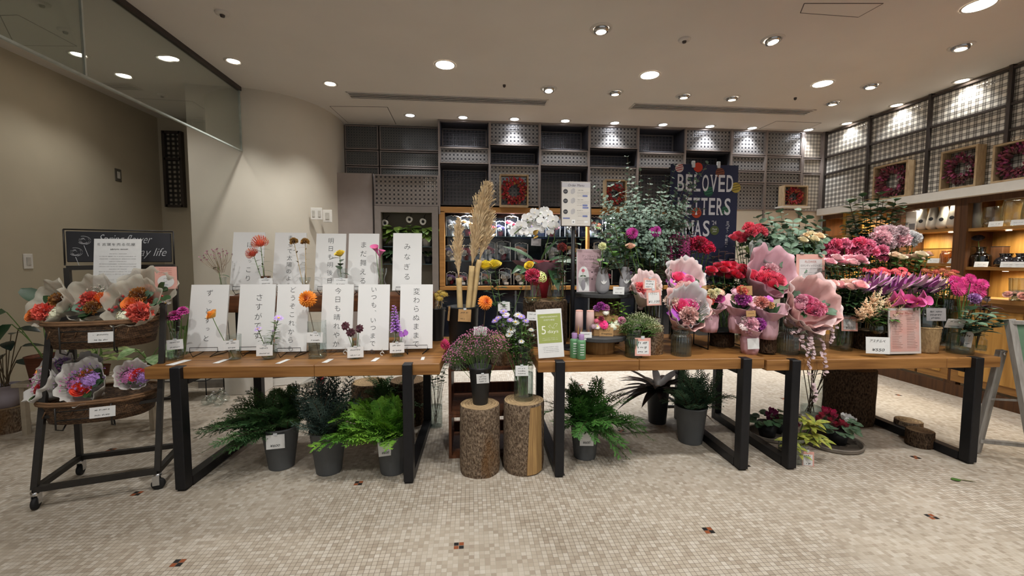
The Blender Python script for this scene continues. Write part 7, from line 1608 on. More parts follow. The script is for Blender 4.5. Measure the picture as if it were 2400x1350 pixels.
mb.build('foliage', t); MB().tube([(0, 0, -.06), (0, 0, .05)], .02, M_stemb, 8).build('stem', t)
u3 = fbucket('grey bucket of feathery cypress without a card under the middle table', 1617, 1046, 957, 70, 54, None, 'grey buckets under the middle table')
sprig('cypress_branch', 'grey-green feathery cypress twigs reaching toward the steel leg', u3[1], u3[2], u3[3], M_cyp, [(-.6, -.1, .7, .3), (0, 0, 1, .36), (.4, 0, 1, .34), (.8, -.1, .6, .34), (-.3, -.4, .8, .26), (.2, -.5, .7, .26), (1, -.1, .3, .3), (.5, .2, .9, .36)], nf=34, wid=.26, n=11, fine=3, droop=.35)
v = vz('clear tall cylinder of woody leafed branches under the far oak table', 1899, 970, 0, 42, 86, 'cyl', None, .35); t = thing('leafy_branch', 'woody branches with dark leaves under the far oak table', 'branch', v[1]+Vector((0, 0, .02))); mb = MB(); ml = MB()
for i in range(10):
    e = Vector((U(-.14, .2), U(-.08, .08), U(.4, .6))); pts = curve3((U(-.05, .05), U(-.04, .04), 0), e, (U(-.03, .03), 0, 0)); mb.tube(pts, .004, M_stemb, 5, False); stem_leaves(ml, pts, M_leaf, 12, .06, .038, .68, 1.0)
mb.build('stem', t); ml.build('foliage', t)
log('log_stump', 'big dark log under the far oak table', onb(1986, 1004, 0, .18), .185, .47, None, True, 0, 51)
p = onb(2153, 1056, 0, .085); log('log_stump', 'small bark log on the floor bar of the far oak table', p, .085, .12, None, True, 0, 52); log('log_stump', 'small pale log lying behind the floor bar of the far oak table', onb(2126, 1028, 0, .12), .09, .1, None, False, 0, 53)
def tray(label, px, py, rx_, Yo=None):
    p = on(px, py, 0); t = thing('round_tray', label, 'tray', p); MB().lathe([(.001, .004), (rx_*.93, .004), (rx_*.95, .03), (rx_, .032), (rx_, .01), (rx_*.96, 0), (.001, 0)], mat('grey_tray', '#6f665c', .6, var=.08), 44).build('tray_body', t); MB().lathe([(rx_*.95, .031), (rx_*1.01, .036), (rx_*1.01, .026)], mat('grey_tray'), 44).build('rim', t); return p
tp = tray('round grey tray under the red and white cyclamen', 1948, 1040, .2); tp2 = tray('round dark tray under the purple cyclamen', 1806, 1022, .16)
def cyclamen(label, p, cols, heads, Yd, nleaf=26, lm=None):
    t = thing('cyclamen', label, 'potted plant', p); mb = MB(); mb.lathe([(.001, 0), (.055, 0), (.075, .11), (.07, .11), (.001, .1)], M_blk, 24); mb.build('pot', t); fo = MB()
    for i in range(nleaf): a = i*2.4; q = .04+.06*math.sqrt(i/nleaf); fo.leaf((q*math.cos(a), q*math.sin(a), .11+U(0, .05)), (math.cos(a), math.sin(a)-.3, U(-.4, .3)), (0, -.3, 1), .065, .06, lm or mat('leaf_cyclamen', '#3f6a48', .5, two='#86a086', sc=50), .2, .08, 4, 'round')
    fo.build('foliage', t); st_ = MB()
    for i, hd in enumerate(heads): q = at(hd[0], hd[1], Yd+U(-.05, .05)); st_.tube([(0, 0, .1), (q-p)*.6+Vector((0, 0, .02)), q-p], .0018, mat('stem_red', '#6a3038', .6), 4, False); bloom(t, 'cyclamen', cols[hd[2]], q-p, hd[3]*1.5*mpp(q), (U(-.3, .3), -.3, 1))
    st_.build('stem', t)
P_ = tp+Vector((.05, 0, .005)); cyclamen('deep red and crimson cyclamen in a black pot on the grey tray', P_, ['#7e1028', '#a3164a', '#d9d9d6', '#d0a8a8'], [(1915, 985, 0, 9), (1925, 978, 0, 9), (1918, 995, 0, 8), (1938, 968, 1, 10), (1950, 972, 1, 10), (1930, 965, 1, 9), (1955, 980, 1, 9), (1945, 990, 0, 9), (1958, 1000, 0, 9), (1970, 995, 0, 9), (1980, 1002, 0, 9), (1965, 1010, 0, 8), (1940, 1012, 3, 6), (1985, 1015, 3, 7)], P_.y)
P2_ = tp+Vector((.13, .07, .005)); cyclamen('white cyclamen behind the crimson ones on the grey tray', P2_, ['#d9d9d6'], [(1975, 980, 0, 9), (1985, 983, 0, 10), (1995, 990, 0, 10), (1988, 993, 0, 9), (2000, 988, 0, 7), (1980, 988, 0, 8)], P2_.y, 10)
P3_ = tp2+Vector((-.03, .0, .005)); cyclamen('purple cyclamen in a black pot on the dark tray', P3_, ['#6a1648', '#7e1e58'], [(1798, 975, 0, 8), (1806, 967, 0, 9), (1815, 972, 1, 9), (1820, 980, 1, 8), (1812, 985, 0, 8), (1824, 990, 0, 8), (1800, 985, 0, 7), (1818, 1000, 1, 8)], P3_.y, 22, mat('leaf_cyclamen_dark', '#2c4a30', .5, two='#4a6a4c', sc=50))
P4_ = tp2+Vector((.12, .06, .005)); cyclamen('white cyclamen half hidden behind the steel table leg', P4_, ['#d6d6d4', '#6e1a3a'], [(1858, 978, 0, 8), (1868, 980, 0, 9), (1876, 985, 0, 8), (1864, 988, 0, 8), (1858, 995, 1, 8), (1866, 1000, 1, 8)], P4_.y, 16)
p = on(1876, 1089, 0); s = mpp(p); t = vase('ribbed smoky glass pot of yellow-leaved croton with pink price card', p+Vector((0, .075, 0)), .085, .17, 'jar', G_ribbed, .3, rib=24, name='glass_pot'); price_tag(t, (1881, 1058, 1906, 1095), p.y-.02, 2, 'pink', lean=.0)
t = thing('coleus', 'yellow and green variegated plant in the ribbed pot under the table', 'potted plant', p+Vector((0, .075, .03))); fo = MB(); M_cro = mat('leaf_croton', '#b0a848', .5, two='#5f7a30', sc=28); o = t.location
for (x, y, k) in ((1900, 1000, 6), (1885, 985, 5), (1865, 1020, 5), (1858, 1045, 7), (1870, 1060, 6), (1905, 1020, 6), (1890, 1030, 5), (1910, 990, 4), (1850, 1030, 5), (1925, 1030, 4)):
    q = at(x, y, o.y-.04)-o
    for j in range(k): a = j*6.28/k; fo.leaf(q, (math.cos(a), math.sin(a)-.5, U(-.2, .5)), (0, -.5, 1), .095, .036, M_cro, .3, .1, 5)
fo.build('foliage', t); ms = MB()
for (x, y) in ((1900, 1000), (1865, 1020), (1858, 1045), (1905, 1020), (1885, 985)): ms.tube([(0, 0, 0), at(x, y, o.y-.04)-o], .004, M_stem, 5)
ms.build('stem', t)
p = on(2240, 1125, 0); t = thing('fallen_leaf', 'single green leaf lying on the open mosaic floor', 'leaf', p); mb = MB(); mb.leaf((-.03, 0, .004), (1, -.1, .05), (0, 0, 1), .06, .045, M_leafm, .05, .05, 5); mb.build('blade', t); mb = MB(); mb.leaf((.02, 0, .004), (1, -.5, 0), (0, 0, 1), .09, .02, mat('leaf_dry', '#7d765c', .7), 0, .05, 3); mb.build('dry_tip', t)
# white wooden A-board
M_ww = mat('weathered_white', '#a5a29d', .75, two='#86807a', sc=10, stretch=(4, 4, .6)); f0, f1 = on(2286, 1062, 0), on(2430, 1108, 0)
t = thing('a_board', 'weathered white wooden A-board easel at the edge of the counter', 'a-board', (f0+f1)/2); o = t.location.copy(); wv = Vector((.48, -.2, 0))
apx = at(2366, 748, (f0.y*.5+f1.y*.5)+.02)-o; a0, b0 = f0-o, f1-o; q0 = a0.lerp(apx, .78)
for d in (Vector(), wv):
    mb = MB(); mb.bar(a0+d+Vector((0, 0, .01)), q0+d, .055, M_ww, .03, (0, -1, .3)); mb.build('strut_leg', t)
    mb = MB(); mb.bar(b0+d+Vector((0, 0, .01)), apx+d, .055, M_ww, .03, (0, -1, .3)); mb.build('leg', t)
    mb = MB(); mb.bar(a0.lerp(apx, .42)+d, b0.lerp(apx, .46)+d, .022, M_ww, .012); mb.build('side_brace', t)
for p, k_ in ((a0.lerp(apx, .1), 'cross_rail'), (b0.lerp(apx, .98), 'cross_rail')): mb = MB(); mb.bar(p, p+wv, .035, M_ww, .025); mb.build(k_, t)
nv = (apx-b0).cross(wv).normalized()*.012; q = [b0.lerp(apx, .97)+wv*.06, b0.lerp(apx, .97)+wv*.94, b0.lerp(apx, .35)+wv*.94, b0.lerp(apx, .35)+wv*.06]
mb = MB(); mb.add([tuple(x) for x in q]+[tuple(x+nv) for x in q], [(3, 2, 1, 0), (4, 5, 6, 7), (0, 1, 5, 4), (1, 2, 6, 5), (2, 3, 7, 6), (3, 0, 4, 7)], mat('green_chalkboard', '#5d7a62', .7), False); mb.build('board_panel', t)
mb = MB(); mb.lathe([(.001, 0), (.012, 0), (.01, .006), (.001, .008)], M_chrome, 12, Matrix.Translation(q0+Vector((-.005, -.02, -.02))) @ Matrix.Rotation(math.pi/2, 4, 'X')); mb.build('bolt', t)
# ------------------------------------------------------------------ glass case in the back wall
M_ash = woodmat('honey_frame', '#9a6c36', '#bd8a4e', 3, 0, .45, .1)
M_navy = mat('navy_glass', '#101520', .12, var=.3, sc=2, spec=.8)
M_steel = mat('brushed_steel', '#8a8f96', .3, .8, var=.1)
cx0, cx1 = bx(1030, 580), bx(1713, 590); z1c, z0c = bz(1200, 487), bz(1200, 680)
case = thing('display_case', 'honey wood framed glass case of gift boxes in the lattice wall', 'display case', ((cx0+cx1)/2, YB, 0)); o = case.location.copy(); W = cx1-cx0; dpt = .36
fb_ = MB(); fz = (z0c+z1c)/2
for z in (z0c+.03, z1c-.035): fb_.box((0, .03, z), (W, .1, .07 if z > fz else .05), M_ash)
for x in (-W/2+.035, W/2-.035, bx(1378, 580)-o.x): fb_.box((x, .03, fz), (.07 if abs(x) > W*.4 else .03, .1, z1c-z0c-.12), M_ash)
fb_.build('wood_frame', case)
MB().box((0, dpt, fz), (W-.02, .02, z1c-z0c), M_navy).build('back_panel', case)
mb = MB()
for x in (-W/2+.01, W/2-.01): mb.box((x, .08+dpt/2, fz), (.02, dpt-.16, z1c-z0c), M_box)
mb.box((0, .22, z1c-.01), (W-.04, .27, .02), mat('case_top', '#8a8078', .6)); mb.box((0, .22, z0c+.04), (W-.04, .27, .02), M_navy); mb.build('case_lining', case)
zs = [bz(1200, 670)+.005, bz(1200, 612), bz(1200, 554)]
for z in zs[1:]: MB().box((0, .21, z), (W-.05, .26, .008), mat('shelf_glass', '#3a5258', .15, var=.1, spec=.6)).build('glass_shelf', case)
MB().box((0, .05, z0c/2), (W, .02, z0c-.02), M_navy).build('base_glass', case)
mb = MB()
for x in (-W/2+.02, -W/4, 0, W/4, W/2-.02): mb.box((x, .035, z0c/2), (.025, .02, z0c-.02), M_steel)
mb.build('steel_post', case)
for px in (1095, 1150, 1206, 1270, 1330, 1432, 1500, 1580):
    p = at(px, 495, YB+.2); t = MB().disc(.03, 0, M_emitc, 18, flip=True).build('case_lamp', case); t.location = (p.x-o.x, .2, z1c-.025)
    l = bpy.data.lights.new('case_spot', 'SPOT'); l.energy = 34; l.spot_size = 2.4; l.spot_blend = .6; l.color = COOL; l.shadow_soft_size = .03; q = bpy.data.objects.new('case_beam', l); COL.objects.link(q); q.location = (p.x, YB+.1, z1c-.06); q.rotation_euler = (.2, 0, 0)
CB = [('white', '#cfcac6'), ('rose', '#c26a7c'), ('white', '#d2cfca'), ('cream', '#c8b088'), ('lilac', '#8f84b0'), ('pink', '#c9909c'), ('white', '#cfcfcf'), ('red', '#9a3038'), ('lilac', '#a08ab0'), ('peach', '#c89a80')]
def giftbox(px, w, h, zi, cn, col, kind):
    sh = ('lowest', 'middle', 'upper')[zi]; x = bx(px, 580); s = mpp((x, YB, 1.4)); y = YB+.21
    t = thing('gift_box', 'clear gift box of %s preserved flowers on the %s case shelf' % (cn, sh), 'gift box', (x, y, zs[zi]+.005), 0, '%s gift boxes, %s shelf' % (cn, sh)); w_, h_ = w*s, h*s
    mb = MB(); mb.box((0, 0, h_/2), (w_, w_*.85, h_), G_acrylic); mb.build('clear_box', t)
    mb = MB()
    for a in (-1, 1): mb.box((a*w_/2, -w_*.43, h_/2), (.006, .006, h_), M_paper)
    mb.tube([(-w_*.45, -w_*.2, h_+.004), (-w_*.1, -w_*.2, h_+.02), (0, -w_*.2, h_+.005), (w_*.1, -w_*.2, h_+.02), (w_*.45, -w_*.2, h_+.004)], .006, M_paper, 5); mb.build('ribbon', t)
    mb = MB(); mb.lathe([(.001, .003), (w_*.18, .003), (w_*.26, h_*.38), (.001, h_*.38)], M_paper if kind else M_redw, 16); mb.build('cup', t)
    for i in range(5): bloom(t, 'ruffle' if i % 2 else 'rose', col if i != 3 else '#d0cdc8', (w_*.26*math.cos(i*1.4), -w_*.1+w_*.2*math.sin(i*1.4), h_*(.48+.14*(i % 3))), w_*.27, (U(-.3, .3), -.6, 1))
    if kind: MB().box((w_*.1, -w_*.47, .018), (.06, .002, .034), M_paper).build('price_tag', t)
i = 0
for zi, row in ((2, ((1061, 32, 46), (1096, 32, 46), (1132, 30, 40), (1154, 22, 34), (1176, 22, 34), (1201, 30, 46), (1240, 30, 42), (1300, 34, 44), (1345, 34, 44), (1400, 36, 46), (1440, 30, 44), (1480, 34, 44), (1540, 34, 40))),
                (1, ((1056, 30, 34), (1092, 36, 34), (1128, 26, 42), (1150, 24, 42), (1182, 32, 44), (1225, 30, 40), (1300, 34, 40), (1350, 34, 40), (1415, 34, 42), (1470, 34, 40), (1530, 30, 40))),
                (0, ((1056, 22, 28), (1082, 24, 26), (1118, 24, 28), (1140, 22, 30), (1186, 28, 36), (1222, 30, 30), (1270, 26, 34), (1318, 24, 34), (1400, 30, 36), (1432, 24, 34), (1500, 30, 34)))):
    for px, w_, h_ in row: cn, col = CB[(i*7+zi*3) % 10]; giftbox(px, w_, h_, zi, cn, col, (i+zi) % 3); i += 1
# wreath boxes
M_pine = mat('raw_pine', '#a48a6a', .75, two='#c8b08c', sc=14, stretch=(1, 6, 1))
def wreathbox(label, c, w, h, rz, cols, R=None, dp=.11, cut=False):
    t = thing('wreath_box', label, 'framed wreath', c, rz); mb = MB(); b = .018
    for s in (-1, 1): mb.box((s*(w/2-b/2), 0, h/2), (b, dp, h), M_pine); mb.box((0, 0, b/2 if s < 0 else h-b/2), (w-2*b, dp, b), M_pine)
    mb.build('wood_frame', t); R = R or min(w, h)*.42; mb = MB()
    for i in range(300):
        a = i*2.39996; q = R*(.72+U(-.3, .28)); d = Vector((math.cos(a)+U(-.6, .6), -.9+U(-.4, .5), math.sin(a)+U(-.6, .6))); m = PM(cols[i % len(cols)])
        mb.leaf((q*math.cos(a), U(-.035, .01), h/2+q*math.sin(a)), d, (U(-1, 1), -1, U(-1, 1)), R*.26, R*.17, m, .2, .2, 3, 'petal' if i % 3 else 'leaf')
    mb.build('wreath_foliage', t); mb = MB(); mb.tube([(R*.72*math.cos(a/4), .015, h/2+R*.72*math.sin(a/4)) for a in range(26)], .02, M_stemb, 6); mb.build('wreath_base', t)
    return t
WR = ['#8a1a22', '#a3222a', '#6a141c', '#8a6a2a', '#7a2a24', '#b03038']; WD = ['#4a1420', '#5e1a28', '#3a1018', '#6e2434', '#4a2a20', '#7a2a50']
s = mpp(at(1203, 445, YB)); wreathbox('red dried wreath in a raw wood box frame on top of the glass case', (bx(1203, 480), YB-.07, z1c+.002), 66*s, 73*s, 0, WR)
wreathbox('dried wreath box half hidden by the great eucalyptus', (bx(1436, 480), YB-.07, z1c+.002), 52*s, 66*s, 0, WR)
s = mpp(at(1848, 470, YB-.1)); cw_ = MB().box((0, 0, 0), (.42, .16, .02), M_white).build('wall_ledge'); cw_.location = (bx(1848, 480), YB-.07, bz(1848, 486)-.011); tag(cw_, 'short pale ledge under the wreath box in the lattice corner', 'ledge'); wreathbox('red wreath box in the corner beside the plaid wall', (bx(1848, 480), YB-.08, bz(1848, 486)), 60*s, 48*s, 0, WR)
for px0, px1, py, hpx, s_ in ((2048, 2128, 487, 78, 'dark wreath box on the white ledge nearest the corner'), (2206, 2292, 456, 90, 'dark wreath box in the middle of the white ledge'), (2328, 2440, 437, 88, 'dark wreath box on the white ledge cut by the photo edge')):
    a, c = ax(px0, py, XR-.06), ax(px1, py-8, XR-.06); y0, y1 = c.y, a.y; q = (y0+y1)/2; zc = 2.137; hh = (ax(px0, py-hpx, XR-.06).z-ax(px0, py, XR-.06).z); wreathbox(s_, (XR-.045, q, zc), y1-y0, min(hh, .42), math.radians(-90), WD, None, .1)

# ------------------------------------------------------------------ plant shelf unit beside the case
ux0, ux1 = bx(881, 600), bx(1028, 600); zt = bz(950, 484); M_ug = mat('unit_grey', '#857c76', .55, var=.06); M_uc = mat('unit_cream', '#9c9484', .7, var=.03)
un = thing('plant_shelf', 'grey built-in shelf niche of potted pothos beside the glass case', 'shelf unit', ((ux0+ux1)/2, YB, 0)); W = ux1-ux0; mb = MB()
for x in (-W/2+.04, W/2-.04): mb.box((x, .0, zt/2), (.08, .08, zt), M_ug)
mb.box((0, 0, zt-.04), (W-.16, .08, .08), M_ug); mb.box((0, 0, .05), (W-.16, .08, .1), M_ug); mb.build('unit_frame', un)
mb = MB(); mb.box((0, .33, zt/2), (W-.04, .02, zt), M_uc)
for x in (-W/2+.03, W/2-.03): mb.box((x, .18, zt/2), (.02, .3, zt), M_uc)
mb.box((0, .18, zt-.05), (W-.08, .3, .02), M_uc); mb.build('niche_lining', un)
sh_z = [at(950, 579, YB+.15).z, at(950, 619, YB+.15).z, at(950, 700, YB+.15).z]
for z in sh_z: MB().box((0, .16, z), (W-.1, .26, .008), mat('shelf_glass')).build('glass_shelf', un)
def pothos(label, px, zi, spread=.2, n=26, cols=None, hgt=.14):
    p = Vector((at(px, 560, YB+.12).x, YB+.12, sh_z[zi]+.005)); t = thing('pothos', label, 'potted plant', p); pot(t, .05, .065, .11, M_white); mb = MB()
    for i in range(n): a = i*2.4; r = spread*math.sqrt(U(.1, 1)); mb.leaf((r*.6*math.cos(a), r*.22*math.sin(a)-.03, .12+U(0, hgt)), (math.cos(a), min(.05, math.sin(a)*.6)-.3, U(-.6, .4)), (0, -.5, 1), .14, .095, cols or mat('leaf_pothos', '#3f6030', .45, two='#86a04a', sc=14), .3, .1, 5)
    mb.build('foliage', t); ms = MB()
    for i in range(8): a = i*.8; ms.tube([(0, 0, .1), (.12*math.cos(a), .06*math.sin(a), .2)], .003, M_stem, 4)
    ms.build('stem', t)
for px, s_ in ((930, 'at the outer end of'), (958, 'in the middle of'), (1000, 'nearest the glass case on')): pothos('green pothos in a white pot '+s_+' the niche shelf', px, 0, .15)
p = Vector((at(1004, 615, YB+.12).x, YB+.12, sh_z[1]+.005)); potplant('succulent', 'small dark succulent in a black pot on the second niche shelf', p, .04, .06, .1, M_blk, [((.05*math.cos(a), .03*math.sin(a), .03), (math.cos(a), math.sin(a), .8), .12, .04, 'leaf', M_leaf) for a in (0, 1, 2, 3, 4, 5)])
pothos('trailing dark pothos low in the niche behind the calla vase', 926, 1, .12, 26, M_leaf, .05)
for px, py, s_ in ((904, 522, 'first'), (961, 514, 'second'), (993, 519, 'third')):
    p = at(px, py, YB+.06); t = thing('clip_lamp', s_+' small clip lamp with a white shade over the pothos row', 'lamp', p); MB().lathe([(.012, .05), (.03, .02), (.045, -.03), (.04, -.03), (.001, .0)], M_white, 20, basis_to((.3, .8, .2))).build('lamp_shade', t); MB().lathe([(.001, -.02), (.02, -.022), (.001, -.03)], M_black, 14, basis_to((.3, .8, .2))).build('bulb', t)
    MB().tube([(0, .03, 0), (0, .1, .08), (0, .26, .12)], .004, M_black, 5).build('lamp_arm', t)
# ------------------------------------------------------------------ navy banner
yb = 3.74; q0, q1 = at(1572, 384, yb), at(1731, 384, yb); w = q1.x-q0.x; z1b = q0.z; z0b = at(1650, 640, yb).z-.1; hB = z1b-z0b
bn = thing('banner', 'navy Christmas banner with large white serif letters and dotted ornaments', 'banner', ((q0.x+q1.x)/2, yb, 0)); M_nv = mat('navy_cloth', '#232742', .8, var=.06, sc=30)
Q = Matrix.Translation((0, -.0035, 0)) @ Matrix.Rotation(math.pi/2, 4, 'X'); k = MB().box((0, 0, z0b+hB/2), (w, .004, hB), M_nv); wt = mat('banner_white', '#cfcfd3', .8, var=.02); s = mpp((bn.location.x, yb, 1.8))
def bp_(px, py): p = at(px, py, yb); return p.x-bn.location.x, p.z
def slab_text(words, px0, px1, py0, py1):
    n = len(words); x0, zb = bp_(px0, py1); x1, zt_ = bp_(px1, py0); stp = (x1-x0)/n
    for i, ch in enumerate(words):
        cx = x0+stp*(i+.5); wd = stp*(.98 if ch in 'MW' else .8); text(k, ch, (cx, (zb+zt_)/2), zt_-zb, wt, Q, wd, thin=.012, z=.001)
        v_, f_, bb = glyphs(ch); sw = wd*.34; th = (zt_-zb)*.075
        feet = {'B': [(-.3, 0), (-.3, 1)], 'E': [(-.3, 0), (-.3, 1)], 'L': [(-.3, 0), (-.3, 1)], 'D': [(-.3, 0), (-.3, 1)], 'R': [(-.3, 0), (-.3, 1), (.38, 0)], 'T': [(0, 0)], 'V': [(-.38, 1), (.38, 1)], 'X': [(-.38, 0), (.38, 0), (-.38, 1), (.38, 1)], 'M': [(-.4, 0), (.4, 0), (-.4, 1), (.4, 1)], 'A': [(-.4, 0), (.4, 0)]}.get(ch, [])
        for fx, fz_ in feet: quad(k, cx+fx*wd-sw/2, cx+fx*wd+sw/2, zb if not fz_ else zt_-th, zb+th if not fz_ else zt_, wt, Q, .0012)
slab_text('BELOVED', 1585, 1720, 411, 448); slab_text('LETTERS', 1585, 1714, 465, 503); slab_text('XMAS', 1585, 1665, 517, 554); x, z = bp_(1673, 522); text(k, "'24", (x, z), 10*s, wt, Q, 11*s)
for i, ch in enumerate('花って、手紙だ。'): x, z = bp_(1705-.6*i, 522+8*i-(2 if ch in '、' else 0)); text(k, ch, (x, z), 7*s if ch not in '、。' else 2*s, wt, Q, z=.0012)
for (px, py, r, col, st_) in ((1592, 394, 10, '#c9b8b4', '#a33030'), (1636, 384, 11, '#b83a24', None), (1687, 405, 11, '#7a4632', '#4f2c22'), (1660, 449, 12, '#1f4a3c', '#2f6a50'), (1724, 440, 12, '#a8923e', '#6e6024'), (1632, 499, 12, '#b0401e', '#8a2e14'), (1700, 493, 11, '#1f4436', '#356a50'), (1674, 540, 11, '#4f5a30', None)):
    x, z = bp_(px, py); z = min(z, z1b-r*s*.6); circ(k, x, z, r*s, mat('orn_'+col, col, .8, var=.05), Q, .0008, 24)
    if st_:
        for j in (-.5, 0, .5): a = r*s*math.sqrt(1-j*j)*.85; k.add([(x-a, z+j*r*s-a*.25, .00095), (x+a, z+j*r*s+a*.25, .00095), (x+a, z+j*r*s+a*.25+r*s*.2, .00095), (x-a, z+j*r*s-a*.25+r*s*.2, .00095)], [(0, 1, 2, 3)], mat('orn_'+st_, st_, .8, var=.05), False, Q)
x, z = bp_(1674, 537); text(k, 'Thank', (x, z), 4*s, wt, Q, 13*s, .3, z=.0014); text(k, 'you', (x, z-6*s), 4*s, wt, Q, 9*s, .3, z=.0014)
k.build('banner_cloth', bn); mb = MB(); mb.tube([(-w*.2, .05, .01), (-w*.2, .05, z1b-.1)], .011, M_black, 10); mb.tube([(-w*.45, .05, .012), (w*.1, .05, .012)], .011, M_black, 8); mb.tube([(-w*.2, .02, .012), (-w*.2, .3, .012)], .011, M_black, 8); mb.tube([(-w/2, .03, z1b-.03), (w/2, .03, z1b-.03)], .008, M_black, 8); mb.build('stand_pole', bn)
for px in (1625, 1684): x, z = bp_(px, 380); MB().box((x, -.002, z1b), (.03, .02, .06), M_clip, None, .004).build('clip', bn)

# ------------------------------------------------------------------ wooden shelf cabinets of the plaid wall
M_hon = woodmat('honey_panel', '#96692f', '#c8974f', 2.2, 2, .4, .08); M_pst = woodmat('dark_post', '#3f2716', '#5f3d22', 3, 2, .5, .1); M_shf = woodmat('shelf_wood', '#7a5228', '#a5783f', 3, 1, .45, .1)
yv = [YB-.04, ax(2099, 560, XR).y, ax(2250, 560, XR).y]; yv.append(yv[-1]-1.3); yv.append(yv[-1]-1.3); dep = .36; ztop = 2.045
lab = ['first shelf cabinet at the corner with a gilt mirror', 'second shelf cabinet with tall pale vases on its upper shelf', 'third shelf cabinet with bubbled glass vases', 'last shelf cabinet mostly beyond the photo edge']
hz2 = [(ax(2180, 541, XR).z, ax(2180, 620, XR).z), (ax(2180, 541, XR).z, ax(2180, 620, XR).z), (ax(2330, 535, XR).z, ax(2330, 630, XR).z), (ax(2330, 535, XR).z, ax(2330, 630, XR).z)]
ctz = 1.02; SHZ = []
for i in range(4):
    y1, y0 = yv[i], yv[i+1]; t = thing('shelf_cabinet', lab[i], 'cabinet', (XR, (y0+y1)/2, 0)); L = y1-y0
    MB().box((dep, 0, (ztop+ctz)/2), (.02, L-.02, ztop-ctz), M_hon).build('back_panel', t); mb = MB()
    for s in (-1, 1): mb.box((.02, s*(L/2-.03), ztop/2), (.06, .058, ztop), M_pst); mb.box((dep/2+.03, s*(L/2-.012), (ztop+ctz)/2), (dep-.06, .02, ztop-ctz), M_pst)
    mb.box((.02, 0, ztop-.03), (.06, L-.12, .06), M_pst); mb.build('post_frame', t)
    for z in hz2[i]: MB().box((dep/2+.0, 0, z), (dep-.02, L-.03, .03), M_shf).build('shelf', t)
    MB().box((.0, 0, .06), (.03, L, .12), M_pst).build('plinth', t)
    for k_ in range(2):
        yy = -L/4+k_*L/2; d = MB(); d.box((.0, yy, .57), (.03, L/2-.03, .84), M_shf); d.box((-.018, yy, .57), (.012, L/2-.17, .7), M_hon, None, .004); d.build('door', t)
    for k_ in (-1, 1):
        for zl in (ztop-.04, hz2[i][0]-.03, hz2[i][1]-.03):  # ledge lamps on top; the two rows below the shelves are added as fill
            l = bpy.data.lights.new('shelf_spot_and_fill', 'SPOT'); l.energy = 10; l.spot_size = 2.5; l.spot_blend = .7; l.color = (1, .88, .68); l.shadow_soft_size = .03; q = bpy.data.objects.new('shelf_beam_and_fill', l); COL.objects.link(q); q.location = (XR+.1, (y0+y1)/2+k_*L*.25, zl); q.rotation_euler = (0, -.35, 0)
            dd = MB().disc(.022, 0, M_emit, 16, flip=True).build('shelf_lamp_and_fill', t); dd.location = (.1, k_*L*.25, zl+.006)
ct = MB().box((0, 0, 0), (.28, yv[0]-yv[-1], .045), M_shf, None, .004).build('wooden_counter'); ct.location = (XR+.05, (yv[0]+yv[-1])/2, ctz); tag(ct, 'continuous wooden counter top along the shelf cabinets', 'counter')
def onshelf(px, i, k_, dx=.12): z = hz2[i][k_]+.016; p = ax(px, 560, XR+dx); return Vector((XR+dx, p.y, z))
for n_, (px, r, h) in enumerate(((2160, .055, .3), (2184, .06, .34), (2208, .06, .3), (2232, .055, .33))):
    t = thing('tall_vase', ('pale tall vase beside the printed carton', 'brightest pale tall vase of the row', 'pale tall vase with a round side hole', 'pale tall vase against the dark post')[n_], 'vase', onshelf(px, 1, 0)); MB().lathe(smooth_prof([(.6, 0), (1, .1), (.95, .3), (.55, .75), (.5, 1)], r, h)+[(r*.42, h), (r*.4, h*.8)], mat('pale_ceramic', '#b5b0a6', .35, var=.05), 24, None, lambda a, z: 1+.08*math.cos(a)).build('vase_body', t)
    MB().lathe([(.001, .002), (.02, .0)], M_dark, 14, Matrix.Translation((-r*.82, -r*.3, h*.35)) @ basis_to((-1, -.35, .1))).build('side_hole', t)
p = onshelf(2127, 1, 0, .1); t = thing('printed_carton', 'white printed product carton on the upper shelf beside the tall vases', 'carton', p, math.radians(-80)); MB().box((0, 0, .115), (.2, .08, .23), M_white, None, .002).build('carton_body', t); k = MB(); Mk = Matrix.Translation((0, -.0415, .115)) @ Matrix.Rotation(math.pi/2, 4, 'X')
scribble(k, -.08, -.01, .08, .025, M_inkg, Mk); scribble(k, -.08, -.02, .03, .01, M_inkg, Mk); scribble(k, -.08, -.02, -.01, .01, M_inkg, Mk); quad(k, .03, .09, -.1, -.03, mat('carton_grey', '#77787a', .8), Mk); quad(k, 0, .02, -.04, -.02, M_inkg, Mk); k.build('print', t)
def shelfcard(px, i, k_, label): p = onshelf(px, i, k_, .015); t = thing('shelf_card', label, 'price card', p, math.radians(-75)); M_ = Matrix.Rotation(math.pi/2-.3, 4, 'X'); mb = MB(); mb.box((0, .027, 0), (.1, .055, .002), M_paper); mb.v = [tuple(M_ @ Vector(v)) for v in mb.v]; scribble(mb, -.03, .03, .025, .01, M_inkg, M_, z=.0016); mb.build('card_sheet', t); MB().box((0, .01, .004), (.05, .02, .006), M_clip).build('card_foot', t)
def bubbled(px, i, k_, r, h, label): t = vase(label, onshelf(px, i, k_), r, h, 'tulip', G_ribbed, 0, rib=9); return t
bubbled(2323, 2, 0, .075, .2, 'smaller bubbled glass vase on the third cabinet'); bubbled(2372, 2, 0, .085, .25, 'larger bubbled glass vase on the third cabinet'); bubbled(2420, 2, 0, .08, .24, 'bubbled glass vase cut by the photo edge')
for px, i_, k_, s_ in ((2330, 2, 0, 'before the smaller bubbled vase'), (2383, 2, 0, 'before the larger bubbled vase'), (2303, 2, 1, 'before the olive bottle vase'), (2366, 2, 1, 'before the dark round vase'), (2395, 2, 1, 'beside the photo edge on the middle shelf')): shelfcard(px, i_, k_, 'small white price card '+s_)
